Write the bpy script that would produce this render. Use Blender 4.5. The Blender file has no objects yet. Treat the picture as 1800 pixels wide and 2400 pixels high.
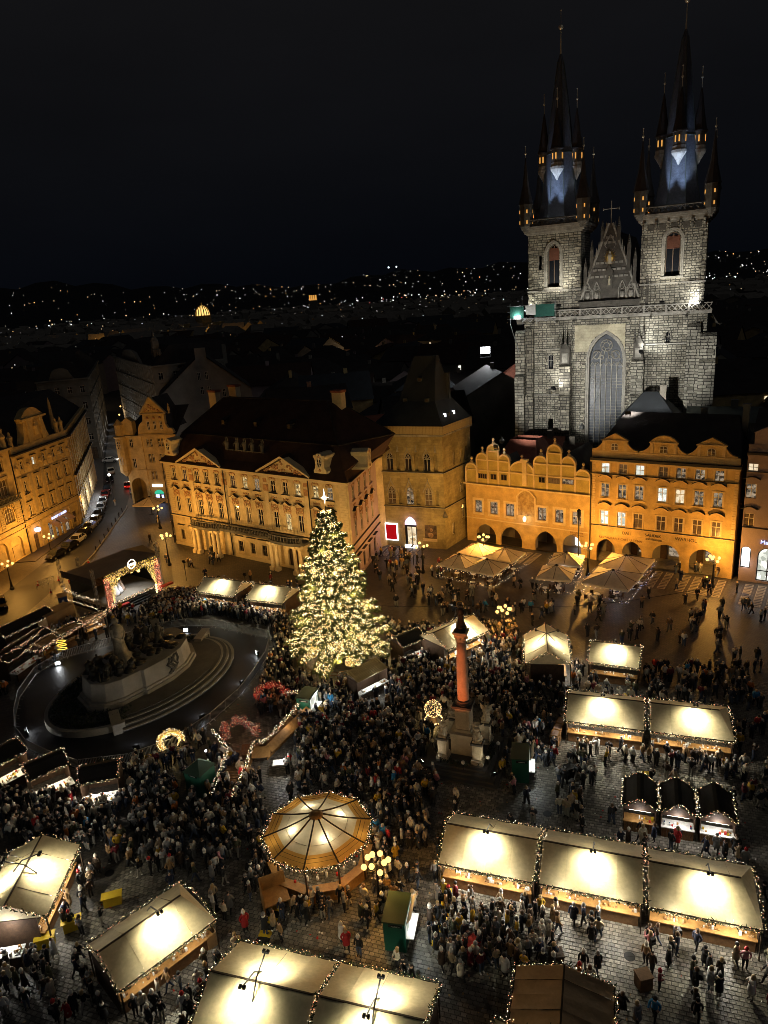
import bpy,math,random
import numpy as np
from mathutils import Vector,Matrix
R=math.radians
PI=math.pi
sin,cos=math.sin,math.cos
rnd=random.Random(7)
scene=bpy.context.scene
COL=scene.collection
# ------------------------------------------------------------------ camera
cam_data=bpy.data.cameras.new('camera')
cam=bpy.data.objects.new('camera',cam_data)
COL.objects.link(cam)
PITCH,ROLL=R(17.0),R(4.0)
fw=Vector((0,cos(PITCH),-sin(PITCH)))
rt0=Vector((1,0,0))
up0=Vector((0,sin(PITCH),cos(PITCH)))
rt=rt0*cos(ROLL)-up0*sin(ROLL)
up=rt0*sin(ROLL)+up0*cos(ROLL)
m=Matrix((rt,up,-fw)).transposed().to_4x4()
m.translation=(0,0,40)
cam.matrix_world=m
cam_data.sensor_fit='VERTICAL'
cam_data.sensor_height=36
cam_data.lens=24.975
cam_data.clip_start=0.5
cam_data.clip_end=14000
scene.camera=cam
# ------------------------------------------------------------------ night sky, faint added fill light
world=bpy.data.worlds.new('World')
scene.world=world
world.use_nodes=True
nt=world.node_tree
nt.nodes.clear()
wo=nt.nodes.new('ShaderNodeOutputWorld')
bg=nt.nodes.new('ShaderNodeBackground')
tc=nt.nodes.new('ShaderNodeTexCoord')
sep=nt.nodes.new('ShaderNodeSeparateXYZ')
rmp=nt.nodes.new('ShaderNodeValToRGB')
rmp.color_ramp.elements[0].position=0.0
rmp.color_ramp.elements[0].color=(0.0013,0.0019,0.0034,1)
rmp.color_ramp.elements[1].position=0.42
rmp.color_ramp.elements[1].color=(0.0074,0.0072,0.0078,1)
nz=nt.nodes.new('ShaderNodeTexNoise')
nz.inputs['Scale'].default_value=2.2
nz.inputs['Detail'].default_value=5
mp=nt.nodes.new('ShaderNodeMapping')
mp.inputs['Scale'].default_value=(1,1,3.5)
mr=nt.nodes.new('ShaderNodeMapRange')
mr.inputs['To Min'].default_value=0.62
mr.inputs['To Max'].default_value=1.3
mx=nt.nodes.new('ShaderNodeMix')
mx.data_type='RGBA'
mx.blend_type='MULTIPLY'
mx.inputs[0].default_value=1
L_=nt.links.new
L_(tc.outputs['Generated'],sep.inputs[0])
L_(sep.outputs['Z'],rmp.inputs[0])
L_(tc.outputs['Generated'],mp.inputs[0])
L_(mp.outputs[0],nz.inputs['Vector'])
L_(nz.outputs[0],mr.inputs[0])
L_(rmp.outputs[0],mx.inputs[6])
L_(mr.outputs[0],mx.inputs[7])
L_(mx.outputs[2],bg.inputs[0])
bg.inputs[1].default_value=1.0
L_(bg.outputs[0],wo.inputs[0])
fill_data=bpy.data.lights.new('night_fill','SUN')  # weak sun lamp added as fill so the dark roofs show
fill_data.energy=0.045
fill_data.angle=R(8)
fill_data.color=(0.85,0.9,1.0)
fill_sun=bpy.data.objects.new('night_fill',fill_data)
fill_sun.rotation_euler=(R(38),R(8),R(25))
COL.objects.link(fill_sun)
scene.view_settings.view_transform='Standard'
scene.view_settings.look='None'
scene.view_settings.exposure=0.0
scene.view_settings.gamma=1.0
scene.view_settings.use_curve_mapping=False
scene.render.engine='CYCLES'
cy=scene.cycles
cy.use_denoising=True
try:
 cy.denoiser='OPENIMAGEDENOISE'
except Exception:
 pass
cy.filter_width=0.85
cy.max_bounces=5
cy.diffuse_bounces=2
cy.glossy_bounces=2
cy.transmission_bounces=3
cy.transparent_max_bounces=6
cy.caustics_reflective=False
cy.caustics_refractive=False
cy.sample_clamp_indirect=3.0
cy.use_light_tree=True
# ------------------------------------------------------------------ materials
def sock(n,name,v):
 n.inputs[name].default_value=v
def pm(name,col,rough=0.8,metal=0.0,var=0.22,vs=0.8,bump=0.0,bs=12.0,col2=None,spec=0.4,fine=0.1):
 """principled material with two scales of colour noise and a noise bump"""
 ma=bpy.data.materials.new(name)
 ma.use_nodes=True
 t=ma.node_tree
 b=t.nodes['Principled BSDF']
 sock(b,'Roughness',rough)
 sock(b,'Metallic',metal)
 sock(b,'Specular IOR Level',spec)
 if var <= 0 and bump <= 0:
  sock(b,'Base Color',(*col,1))
  return ma
 tcn=t.nodes.new('ShaderNodeTexCoord')
 n1=t.nodes.new('ShaderNodeTexNoise')
 sock(n1,'Scale',vs)
 sock(n1,'Detail',6.0)
 sock(n1,'Roughness',0.62)
 t.links.new(tcn.outputs['Object'],n1.inputs['Vector'])
 rp=t.nodes.new('ShaderNodeValToRGB')
 rp.color_ramp.elements[0].position=0.3
 rp.color_ramp.elements[1].position=0.7
 c2=col2 or tuple(min(1,c*(1+var)) for c in col)
 rp.color_ramp.elements[0].color=(*[c*(1-var) for c in col],1)
 rp.color_ramp.elements[1].color=(*c2,1)
 t.links.new(n1.outputs[0],rp.inputs[0])
 n2=t.nodes.new('ShaderNodeTexNoise')
 sock(n2,'Scale',bs)
 sock(n2,'Detail',4.0)
 t.links.new(tcn.outputs['Object'],n2.inputs['Vector'])
 mr2=t.nodes.new('ShaderNodeMapRange')
 sock(mr2,'To Min',1-fine*2)
 sock(mr2,'To Max',1+fine*2)
 t.links.new(n2.outputs[0],mr2.inputs[0])
 mm=t.nodes.new('ShaderNodeMix')
 mm.data_type='RGBA'
 mm.blend_type='MULTIPLY'
 mm.inputs[0].default_value=1
 t.links.new(rp.outputs[0],mm.inputs[6])
 t.links.new(mr2.outputs[0],mm.inputs[7])
 t.links.new(mm.outputs[2],b.inputs['Base Color'])
 if bump > 0:
  bp=t.nodes.new('ShaderNodeBump')
  sock(bp,'Strength',bump)
  sock(bp,'Distance',0.05)
  t.links.new(n2.outputs[0],bp.inputs['Height'])
  t.links.new(bp.outputs[0],b.inputs['Normal'])
 return ma
def em(name,col,strength,sample=False):
 ma=bpy.data.materials.new(name)
 ma.use_nodes=True
 t=ma.node_tree
 t.nodes.clear()
 o=t.nodes.new('ShaderNodeOutputMaterial')
 e=t.nodes.new('ShaderNodeEmission')
 e.inputs[0].default_value=(*col,1)
 e.inputs[1].default_value=strength
 t.links.new(e.outputs[0],o.inputs[0])
 ma.cycles.emission_sampling='AUTO' if sample else 'NONE'
 return ma
def emroom(name,a,b_,strength,sc=1.2):
 """what shows through a lit window: a room with brighter and darker things in it"""
 ma=bpy.data.materials.new(name)
 ma.use_nodes=True
 t=ma.node_tree
 t.nodes.clear()
 o=t.nodes.new('ShaderNodeOutputMaterial')
 e=t.nodes.new('ShaderNodeEmission')
 tcn=t.nodes.new('ShaderNodeTexCoord')
 oi=t.nodes.new('ShaderNodeObjectInfo')
 v=t.nodes.new('ShaderNodeVectorMath')
 v.operation='ADD'
 n=t.nodes.new('ShaderNodeTexVoronoi')
 n.inputs['Scale'].default_value=sc
 rp=t.nodes.new('ShaderNodeValToRGB')
 rp.color_ramp.elements[0].color=(*a,1)
 rp.color_ramp.elements[1].color=(*b_,1)
 t.links.new(tcn.outputs['Object'],v.inputs[0])
 t.links.new(oi.outputs['Location'],v.inputs[1])
 t.links.new(v.outputs[0],n.inputs['Vector'])
 sp=t.nodes.new('ShaderNodeSeparateColor')
 t.links.new(n.outputs['Color'],sp.inputs[0])
 t.links.new(sp.outputs[0],rp.inputs[0])
 t.links.new(rp.outputs[0],e.inputs[0])
 e.inputs[1].default_value=strength
 t.links.new(e.outputs[0],o.inputs[0])
 ma.cycles.emission_sampling='NONE'
 return ma
def stone_mat(name,c1,c2,mortar,bw=0.9,bh=0.38,bias=-0.1,bump=0.6,msize=0.035):
 """coursed masonry: block-to-block tone, stained patches, mortar relief"""
 ma=bpy.data.materials.new(name)
 ma.use_nodes=True
 t=ma.node_tree
 b=t.nodes['Principled BSDF']
 sock(b,'Roughness',0.9)
 sock(b,'Specular IOR Level',0.2)
 tcn=t.nodes.new('ShaderNodeTexCoord')
 se=t.nodes.new('ShaderNodeSeparateXYZ')
 ad=t.nodes.new('ShaderNodeMath')
 cb=t.nodes.new('ShaderNodeCombineXYZ')
 t.links.new(tcn.outputs['Object'],se.inputs[0])
 t.links.new(se.outputs[0],ad.inputs[0])
 t.links.new(se.outputs[1],ad.inputs[1])
 nw=t.nodes.new('ShaderNodeTexNoise')
 sock(nw,'Scale',1.1)
 t.links.new(tcn.outputs['Object'],nw.inputs['Vector'])
 t.links.new(ad.outputs[0],cb.inputs[0])
 t.links.new(se.outputs[2],cb.inputs[1])
 wv=t.nodes.new('ShaderNodeVectorMath')
 wv.operation='MULTIPLY_ADD'
 wv.inputs[1].default_value=(0.5,0.22,0)
 t.links.new(nw.outputs['Color'],wv.inputs[0])
 t.links.new(cb.outputs[0],wv.inputs[2])
 br=t.nodes.new('ShaderNodeTexBrick')
 sock(br,'Scale',1.0)
 sock(br,'Brick Width',bw)
 sock(br,'Row Height',bh)
 sock(br,'Mortar Size',msize)
 sock(br,'Bias',bias)
 br.offset_frequency=3
 br.offset=0.37
 br.squash=0.62
 br.squash_frequency=3
 sock(br,'Color1',(*c1,1))
 sock(br,'Color2',(*c2,1))
 sock(br,'Mortar',(*mortar,1))
 t.links.new(wv.outputs[0],br.inputs['Vector'])
 n1=t.nodes.new('ShaderNodeTexNoise')
 sock(n1,'Scale',0.22)
 sock(n1,'Detail',7.0)
 sock(n1,'Roughness',0.7)
 t.links.new(tcn.outputs['Object'],n1.inputs['Vector'])
 r1=t.nodes.new('ShaderNodeMapRange')
 sock(r1,'From Min',0.3)
 sock(r1,'From Max',0.7)
 sock(r1,'To Min',0.28)
 sock(r1,'To Max',1.25)
 t.links.new(n1.outputs[0],r1.inputs[0])
 mm=t.nodes.new('ShaderNodeMix')
 mm.data_type='RGBA'
 mm.blend_type='MULTIPLY'
 mm.inputs[0].default_value=1
 t.links.new(br.outputs['Color'],mm.inputs[6])
 t.links.new(r1.outputs[0],mm.inputs[7])
 t.links.new(mm.outputs[2],b.inputs['Base Color'])
 n3=t.nodes.new('ShaderNodeTexNoise')
 sock(n3,'Scale',3.0)
 t.links.new(tcn.outputs['Object'],n3.inputs['Vector'])
 sb=t.nodes.new('ShaderNodeMath')
 sb.operation='SUBTRACT'
 t.links.new(n3.outputs[0],sb.inputs[0])
 t.links.new(br.outputs['Fac'],sb.inputs[1])
 bp=t.nodes.new('ShaderNodeBump')
 sock(bp,'Strength',bump)
 sock(bp,'Distance',0.12)
 t.links.new(sb.outputs[0],bp.inputs['Height'])
 t.links.new(bp.outputs[0],b.inputs['Normal'])
 return ma
def canvas_mat(name,col,trans=0.35):
 ma=pm(name,col,0.75,0,0.16,1.1,0.25,5.0,fine=0.10)
 t=ma.node_tree
 oi=t.nodes.new('ShaderNodeObjectInfo')
 mr=t.nodes.new('ShaderNodeMapRange')
 sock(mr,'To Min',0.86)
 sock(mr,'To Max',1.08)
 t.links.new(oi.outputs['Random'],mr.inputs[0])
 vm=t.nodes.new('ShaderNodeVectorMath')
 vm.operation='SCALE'
 src=t.nodes['Principled BSDF'].inputs['Base Color'].links[0].from_socket
 t.links.new(src,vm.inputs[0])
 t.links.new(mr.outputs[0],vm.inputs['Scale'])
 t.links.new(vm.outputs[0],t.nodes['Principled BSDF'].inputs['Base Color'])
 b=t.nodes['Principled BSDF']
 tr=t.nodes.new('ShaderNodeBsdfTranslucent')
 tr.inputs[0].default_value=(*col,1)
 ms=t.nodes.new('ShaderNodeMixShader')
 ms.inputs[0].default_value=trans
 o=t.nodes['Material Output']
 t.links.new(b.outputs[0],ms.inputs[1])
 t.links.new(tr.outputs[0],ms.inputs[2])
 t.links.new(ms.outputs[0],o.inputs[0])
 return ma
def tinted(name,rough=0.8,attr=False,mul=1.0):
 """cloth whose colour is the object's own colour (or a stored attribute, for the far crowd)"""
 ma=bpy.data.materials.new(name)
 ma.use_nodes=True
 t=ma.node_tree
 b=t.nodes['Principled BSDF']
 sock(b,'Roughness',rough)
 if attr:
  a=t.nodes.new('ShaderNodeAttribute')
  a.attribute_name='tint'
  t.links.new(a.outputs['Color'],b.inputs['Base Color'])
 else:
  a=t.nodes.new('ShaderNodeObjectInfo')
  t.links.new(a.outputs['Color'],b.inputs['Base Color'])
 return ma
M={}
M['plaster_ochre']=pm('plaster_ochre',(0.50,0.33,0.12),0.85,0,0.34,0.6,0.2,9)
M['trim_ochre']=pm('trim_ochre',(0.56,0.40,0.19),0.8,0,0.12,0.8,0.2,9)
M['plaster_school']=pm('plaster_school',(0.50,0.34,0.13),0.9,0,0.3,0.6,0.3,7)
M['plaster_gable']=pm('plaster_gable',(0.42,0.32,0.10),0.9,0,0.25,0.7,0.3,7)
M['trim_school']=pm('trim_school',(0.62,0.48,0.27),0.8,0,0.15,0.9,0.2,9)
M['plaster_kinsky']=pm('plaster_cream_rococo',(0.55,0.43,0.24),0.85,0,0.32,0.6,0.2,9)
M['stucco']=pm('stucco_ornament',(0.42,0.23,0.11),0.85,0,0.35,2.0,0.5,8)
M['trim_kinsky']=pm('trim_cream',(0.62,0.50,0.30),0.8,0,0.12,0.8,0.2,9)
M['plaster_pink']=pm('plaster_pink',(0.46,0.32,0.27),0.85,0,0.15,0.5,0.2,9)
M['plaster_left']=pm('plaster_palace',(0.48,0.34,0.14),0.85,0,0.34,0.6,0.2,9)
M['trim_left']=pm('trim_palace',(0.40,0.30,0.15),0.85,0,0.2,0.8,0.3,9)
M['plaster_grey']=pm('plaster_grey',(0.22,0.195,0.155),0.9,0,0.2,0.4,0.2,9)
M['plaster_street']=pm('plaster_street',(0.13,0.115,0.09),0.9,0,0.25,0.4,0.2,9)
M['plaster_mauve']=pm('plaster_mauve',(0.27,0.20,0.19),0.9,0,0.15,0.4,0.2,9)
M['stone_bell']=stone_mat('bell_house_stone',(0.42,0.34,0.16),(0.33,0.26,0.12),(0.30,0.24,0.12),1.1,0.42,-0.1,0.35,0.015)
M['church_stone']=stone_mat('church_masonry',(0.44,0.41,0.33),(0.07,0.064,0.052),(0.065,0.06,0.052),1.1,0.52,-0.40,0.9,0.05)
M['church_rubble']=stone_mat('church_rubble',(0.46,0.42,0.33),(0.15,0.135,0.10),(0.10,0.095,0.08),0.75,0.40,-0.3,1.0,0.05)
M['church_quoin']=stone_mat('church_quoin',(0.42,0.38,0.29),(0.09,0.08,0.068),(0.06,0.055,0.048),1.0,0.55,-0.1,0.8,0.05)
M['church_ashlar']=stone_mat('church_ashlar',(0.56,0.50,0.35),(0.45,0.39,0.26),(0.38,0.33,0.23),1.2,0.5,-0.5,0.25,0.012)
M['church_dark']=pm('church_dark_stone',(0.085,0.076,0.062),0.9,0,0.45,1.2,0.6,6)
M['church_trim']=pm('church_trim',(0.28,0.26,0.22),0.9,0,0.4,1.0,0.4,6)
M['slate']=pm('slate_spire',(0.085,0.095,0.115),0.55,0,0.3,3.0,0.5,9)
M['roof_dark']=pm('roof_dark',(0.035,0.028,0.024),0.8,0,0.3,0.6,0.5,6)
M['roof_tile']=pm('roof_red_tile',(0.26,0.085,0.05),0.8,0,0.3,0.8,0.5,7)
M['roof_brown']=pm('roof_brown_tile',(0.045,0.022,0.015),0.8,0,0.35,0.7,0.5,7)
M['roof_slate']=pm('roof_slate_grey',(0.03,0.033,0.036),0.7,0,0.2,0.6,0.4,7)
M['roof_metal']=pm('roof_sheet_metal',(0.10,0.12,0.11),0.5,0.4,0.2,0.6,0.1,7)
M['black_line']=pm('dark_flashing',(0.02,0.016,0.013),0.7,0,0.2,1.0)
M['glass']=pm('window_glass',(0.012,0.013,0.016),0.06,0,0.0,1,0,spec=0.7)
M['glass_warm']=pm('window_glass_curtained',(0.10,0.07,0.045),0.25,0,0.5,2.0,0,spec=0.5)
M['win_frame']=pm('window_frame_white',(0.62,0.55,0.42),0.6,0,0.08,1)
M['win_frame_dark']=pm('window_frame_brown',(0.12,0.08,0.05),0.6,0,0.1,1)
M['lit_warm']=emroom('lit_room_warm',(0.5,0.32,0.14),(1.0,0.86,0.60),1.1,2.2)
M['lit_white']=emroom('lit_room_white',(0.34,0.36,0.30),(1.0,1.0,0.88),1.35,1.9)
M['lit_dim']=emroom('lit_room_dim',(0.012,0.01,0.008),(0.55,0.42,0.28),0.8,3.2)
M['lit_tree']=emroom('lit_room_lamps',(0.04,0.028,0.012),(1.0,0.75,0.35),1.0,3.5)
M['lit_brown']=emroom('lit_room_brown',(0.10,0.05,0.025),(0.2,0.1,0.05),0.5,0.8)
M['iron']=pm('black_iron',(0.02,0.02,0.021),0.45,0.6,0.2,2)
M['steel']=pm('galvanised_steel',(0.42,0.43,0.44),0.42,0.8,0.12,2)
M['alu']=pm('aluminium_truss',(0.55,0.55,0.54),0.4,0.8,0.1,2)
M['wood']=pm('oiled_wood',(0.20,0.105,0.045),0.7,0,0.3,3.0,0.3,14)
M['wood_dark']=pm('dark_stained_wood',(0.065,0.036,0.02),0.7,0,0.3,3.0,0.3,14)
M['wood_gold']=pm('varnished_wood',(0.36,0.19,0.06),0.55,0,0.25,3.0,0.2,14)
M['canvas']=canvas_mat('stall_canvas',(0.60,0.51,0.32),0.12)
M['canvas_brown']=canvas_mat('brown_canvas',(0.42,0.27,0.13),0.1)
M['canvas_amber']=canvas_mat('amber_canvas',(0.60,0.33,0.08),0.45)
M['dark_paving']=pm('near_black_paving',(0.011,0.011,0.012),0.5,0,0.4,0.5,0.2,8)  # darker ground sheet inside the barriers
M['canvas_olive']=canvas_mat('olive_canvas',(0.22,0.22,0.12),0.1)
M['canvas_black']=pm('black_roof_felt',(0.013,0.012,0.011),0.9,0,0.2,1.0,0.2,6)
M['canvas_tent']=canvas_mat('tent_canvas',(0.66,0.56,0.36),0.5)
M['canvas_par']=canvas_mat('parasol_canvas',(0.74,0.62,0.46),0.2)
M['rope']=pm('dark_seam',(0.05,0.035,0.02),0.8,0,0.1,1)
M['bulb_warm']=em('bulb_warm',(1.0,0.66,0.32),3.8)
M['bulb_gold']=em('bulb_gold',(1.0,0.62,0.17),3.2)
M['bulb_white']=em('bulb_white',(1.0,0.88,0.66),4.6)
M['bulb_red']=em('bulb_red',(1.0,0.07,0.035),2.2)
M['bulb_pink']=em('bulb_pink',(1.0,0.36,0.22),3.0)
M['bulb_blue']=em('bulb_blue',(0.35,0.5,1.0),4.0)
M['bulb_yellow']=em('bulb_yellow',(1.0,0.66,0.09),2.0)
M['globe']=em('lamp_globe',(1.0,0.60,0.17),2.4)
M['tree_gold']=em('tree_bulb_gold',(1.0,0.70,0.26),4.2)
M['tree_pale']=em('tree_bulb_pale',(1.0,0.86,0.52),5.0)
M['tree_amber']=em('tree_bulb_amber',(1.0,0.42,0.13),2.6)
M['globe_white']=em('lamp_globe_white',(1.0,0.95,0.82),9.0)
M['flood_glow']=em('flood_glass',(0.95,0.98,1.0),30.0)
M['flood_warm']=em('flood_glass_warm',(1.0,0.97,0.80),14.0)
M['strip']=em('light_strip',(1.0,0.93,0.76),6.0)
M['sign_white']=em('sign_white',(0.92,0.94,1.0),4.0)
M['sign_blue']=em('sign_blue',(0.50,0.55,1.0),2.2)
M['sign_green']=em('sign_green',(0.05,0.62,0.36),0.9)
M['sign_red']=em('sign_red_screen',(0.42,0.006,0.008),1.0)
M['pink_light']=em('pink_fanlight',(1.0,0.72,1.0),1.6)
M['tail']=em('tail_light',(1.0,0.04,0.02),5.0)
M['headlight']=em('head_light',(1.0,0.96,0.86),10.0)
M['amber_win']=em('turret_window_glow',(1.0,0.47,0.10),0.75)
M['gold']=pm('gilding',(0.75,0.48,0.12),0.35,0.8,0.25,3.0)
M['gold_ball']=pm('gilded_ball',(0.85,0.75,0.55),0.3,0.6,0.1,3.0)
M['bronze']=pm('dark_bronze',(0.05,0.047,0.038),0.5,0.5,0.45,1.5,0.5,8)
M['granite']=pm('granite_pale',(0.27,0.24,0.19),0.85,0,0.22,0.7,0.3,9)
M['granite_dark']=pm('granite_dark',(0.085,0.078,0.066),0.85,0,0.25,0.7,0.3,9)
M['sandstone']=pm('sandstone_cream',(0.50,0.43,0.31),0.85,0,0.16,1.5,0.3,9)
M['marble_red']=pm('sandstone_shaft',(0.50,0.38,0.27),0.7,0,0.15,1.5,0.1,9)
M['needles']=pm('spruce_needles',(0.11,0.13,0.04),0.75,0,0.4,2.0)
M['garland_green']=pm('garland_green',(0.03,0.05,0.02),0.8,0,0.3,3.0)
M['shrub']=pm('shrub_leaves',(0.03,0.04,0.022),0.8,0,0.35,2.0)
M['bark']=pm('bark',(0.09,0.06,0.04),0.9,0,0.3,3,0.5,10)
M['green_kiosk']=pm('green_kiosk_paint',(0.012,0.10,0.065),0.45,0,0.1,1.0)
M['green_kiosk_roof']=pm('green_kiosk_roof',(0.035,0.075,0.045),0.6,0,0.15,1.0)
M['white_paint']=pm('white_paint',(0.75,0.74,0.70),0.6,0,0.06,1)
M['dark_ink']=pm('dark_lettering',(0.03,0.025,0.02),0.7,0,0.0)
M['brown_ink']=pm('brown_lettering',(0.13,0.055,0.02),0.8,0,0.0)
M['yellow']=pm('yellow_cable_ramp',(0.62,0.42,0.02),0.55,0,0.12,2)
M['rubber']=pm('black_rubber',(0.018,0.018,0.018),0.7,0,0.1,2)
M['red_cloth']=pm('red_cloth',(0.45,0.03,0.02),0.8,0,0.15,2)
M['blue_plastic']=pm('blue_plastic',(0.03,0.06,0.17),0.5,0,0.1,2)
M['asphalt']=pm('asphalt_road',(0.032,0.030,0.028),0.6,0,0.35,0.3,0.3,18)
M['far_ground']=pm('far_ground',(0.02,0.02,0.02),0.95,0,0.3,0.02)
M['hill']=pm('hill_dark',(0.012,0.014,0.016),0.95,0,0.3,0.002)
M['sett']=pm('basalt_sett',(0.185,0.168,0.138),0.42,0,0.4,1.3,0.5,9,spec=0.5)
M['panel_light']=pm('mosaic_light',(0.30,0.26,0.20),0.6,0,0.3,2.5,0.3,14)
M['panel_dark']=pm('mosaic_dark',(0.055,0.045,0.04),0.6,0,0.3,2.0,0.3,14)
M['skin']=pm('skin',(0.52,0.34,0.25),0.6,0,0.0)
M['shoe']=pm('shoe',(0.03,0.026,0.023),0.6,0,0.0)
M['shoe_white']=pm('shoe_white',(0.6,0.58,0.55),0.6,0,0.0)
M['coat']=tinted('coat_cloth')
M['crowd']=tinted('crowd_cloth',attr=True)
M['trouser_a']=pm('trouser_black',(0.018,0.018,0.02),0.8,0,0.0)
M['trouser_b']=pm('trouser_denim',(0.06,0.08,0.13),0.8,0,0.0)
M['trouser_c']=pm('trouser_pale',(0.36,0.33,0.28),0.8,0,0.0)
M['hair_d']=pm('hair_dark',(0.025,0.017,0.012),0.5,0,0.0)
M['hair_b']=pm('hair_brown',(0.12,0.07,0.035),0.5,0,0.0)
M['hair_f']=pm('hair_fair',(0.38,0.26,0.12),0.5,0,0.0)
M['knit_w']=pm('knit_white',(0.70,0.66,0.58),0.9,0,0.0)
M['knit_k']=pm('knit_black',(0.02,0.02,0.02),0.9,0,0.0)
M['knit_g']=pm('knit_grey',(0.24,0.23,0.22),0.9,0,0.0)
M['knit_r']=pm('knit_red',(0.42,0.03,0.03),0.9,0,0.0)
M['car_silver']=pm('car_silver',(0.45,0.45,0.44),0.25,0.6,0.03,1)
M['car_white']=pm('car_white',(0.68,0.66,0.62),0.25,0.0,0.03,1)
M['car_black']=pm('car_black',(0.012,0.012,0.013),0.18,0.2,0.03,1)
M['car_red']=pm('car_dark_red',(0.22,0.02,0.015),0.25,0.1,0.03,1)
M['red_tube']=em('red_glow_tube',(1.0,0.05,0.03),0.07)
M['car_glass']=pm('car_glass',(0.01,0.011,0.012),0.05,0,0.0)
def cobble_mat():
 ma=bpy.data.materials.new('cobbled_paving')
 ma.use_nodes=True
 t=ma.node_tree
 b=t.nodes['Principled BSDF']
 sock(b,'Roughness',0.5)
 tcn=t.nodes.new('ShaderNodeTexCoord')
 mpn=t.nodes.new('ShaderNodeMapping')
 sock(mpn,'Rotation',(0,0,R(20)))
 t.links.new(tcn.outputs['Object'],mpn.inputs[0])
 br=t.nodes.new('ShaderNodeTexBrick')
 sock(br,'Scale',1.0)
 sock(br,'Brick Width',0.34)
 sock(br,'Row Height',0.27)
 sock(br,'Mortar Size',0.02)
 sock(br,'Color1',(0.105,0.092,0.075,1))
 sock(br,'Color2',(0.06,0.053,0.045,1))
 sock(br,'Mortar',(0.022,0.02,0.017,1))
 t.links.new(mpn.outputs[0],br.inputs['Vector'])
 # broad darker bands laid across the square, and stained patches
 wv=t.nodes.new('ShaderNodeTexWave')
 sock(wv,'Scale',0.033)
 sock(wv,'Distortion',0.6)
 mp2=t.nodes.new('ShaderNodeMapping')
 sock(mp2,'Rotation',(0,0,R(28)))
 t.links.new(tcn.outputs['Object'],mp2.inputs[0])
 t.links.new(mp2.outputs[0],wv.inputs['Vector'])
 n1=t.nodes.new('ShaderNodeTexNoise')
 sock(n1,'Scale',0.18)
 sock(n1,'Detail',7.0)
 t.links.new(tcn.outputs['Object'],n1.inputs['Vector'])
 a=t.nodes.new('ShaderNodeMath')
 a.operation='MULTIPLY_ADD'
 a.inputs[1].default_value=0.35
 t.links.new(wv.outputs['Fac'],a.inputs[0])
 t.links.new(n1.outputs[0],a.inputs[2])
 r1=t.nodes.new('ShaderNodeMapRange')
 sock(r1,'From Min',0.35)
 sock(r1,'From Max',1.0)
 sock(r1,'To Min',0.55)
 sock(r1,'To Max',1.35)
 t.links.new(a.outputs[0],r1.inputs[0])
 mm=t.nodes.new('ShaderNodeMix')
 mm.data_type='RGBA'
 mm.blend_type='MULTIPLY'
 mm.inputs[0].default_value=1
 t.links.new(br.outputs['Color'],mm.inputs[6])
 t.links.new(r1.outputs[0],mm.inputs[7])
 t.links.new(mm.outputs[2],b.inputs['Base Color'])
 bp=t.nodes.new('ShaderNodeBump')
 sock(bp,'Strength',0.6)
 sock(bp,'Distance',0.03)
 bp.invert=True
 t.links.new(br.outputs['Fac'],bp.inputs['Height'])
 t.links.new(bp.outputs[0],b.inputs['Normal'])
 return ma
M['cobble']=cobble_mat()
def per_block(ma,lo,hi):
 # every separate block in a joined mesh gets its own tone
 t=ma.node_tree
 ge=t.nodes.new('ShaderNodeNewGeometry')
 mr=t.nodes.new('ShaderNodeMapRange')
 sock(mr,'To Min',lo)
 sock(mr,'To Max',hi)
 t.links.new(ge.outputs['Random Per Island'],mr.inputs[0])
 vm=t.nodes.new('ShaderNodeVectorMath')
 vm.operation='SCALE'
 bc=t.nodes['Principled BSDF'].inputs['Base Color']
 t.links.new(bc.links[0].from_socket,vm.inputs[0])
 t.links.new(mr.outputs[0],vm.inputs['Scale'])
 t.links.new(vm.outputs[0],bc)
per_block(M['sett'],0.55,1.35)
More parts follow.
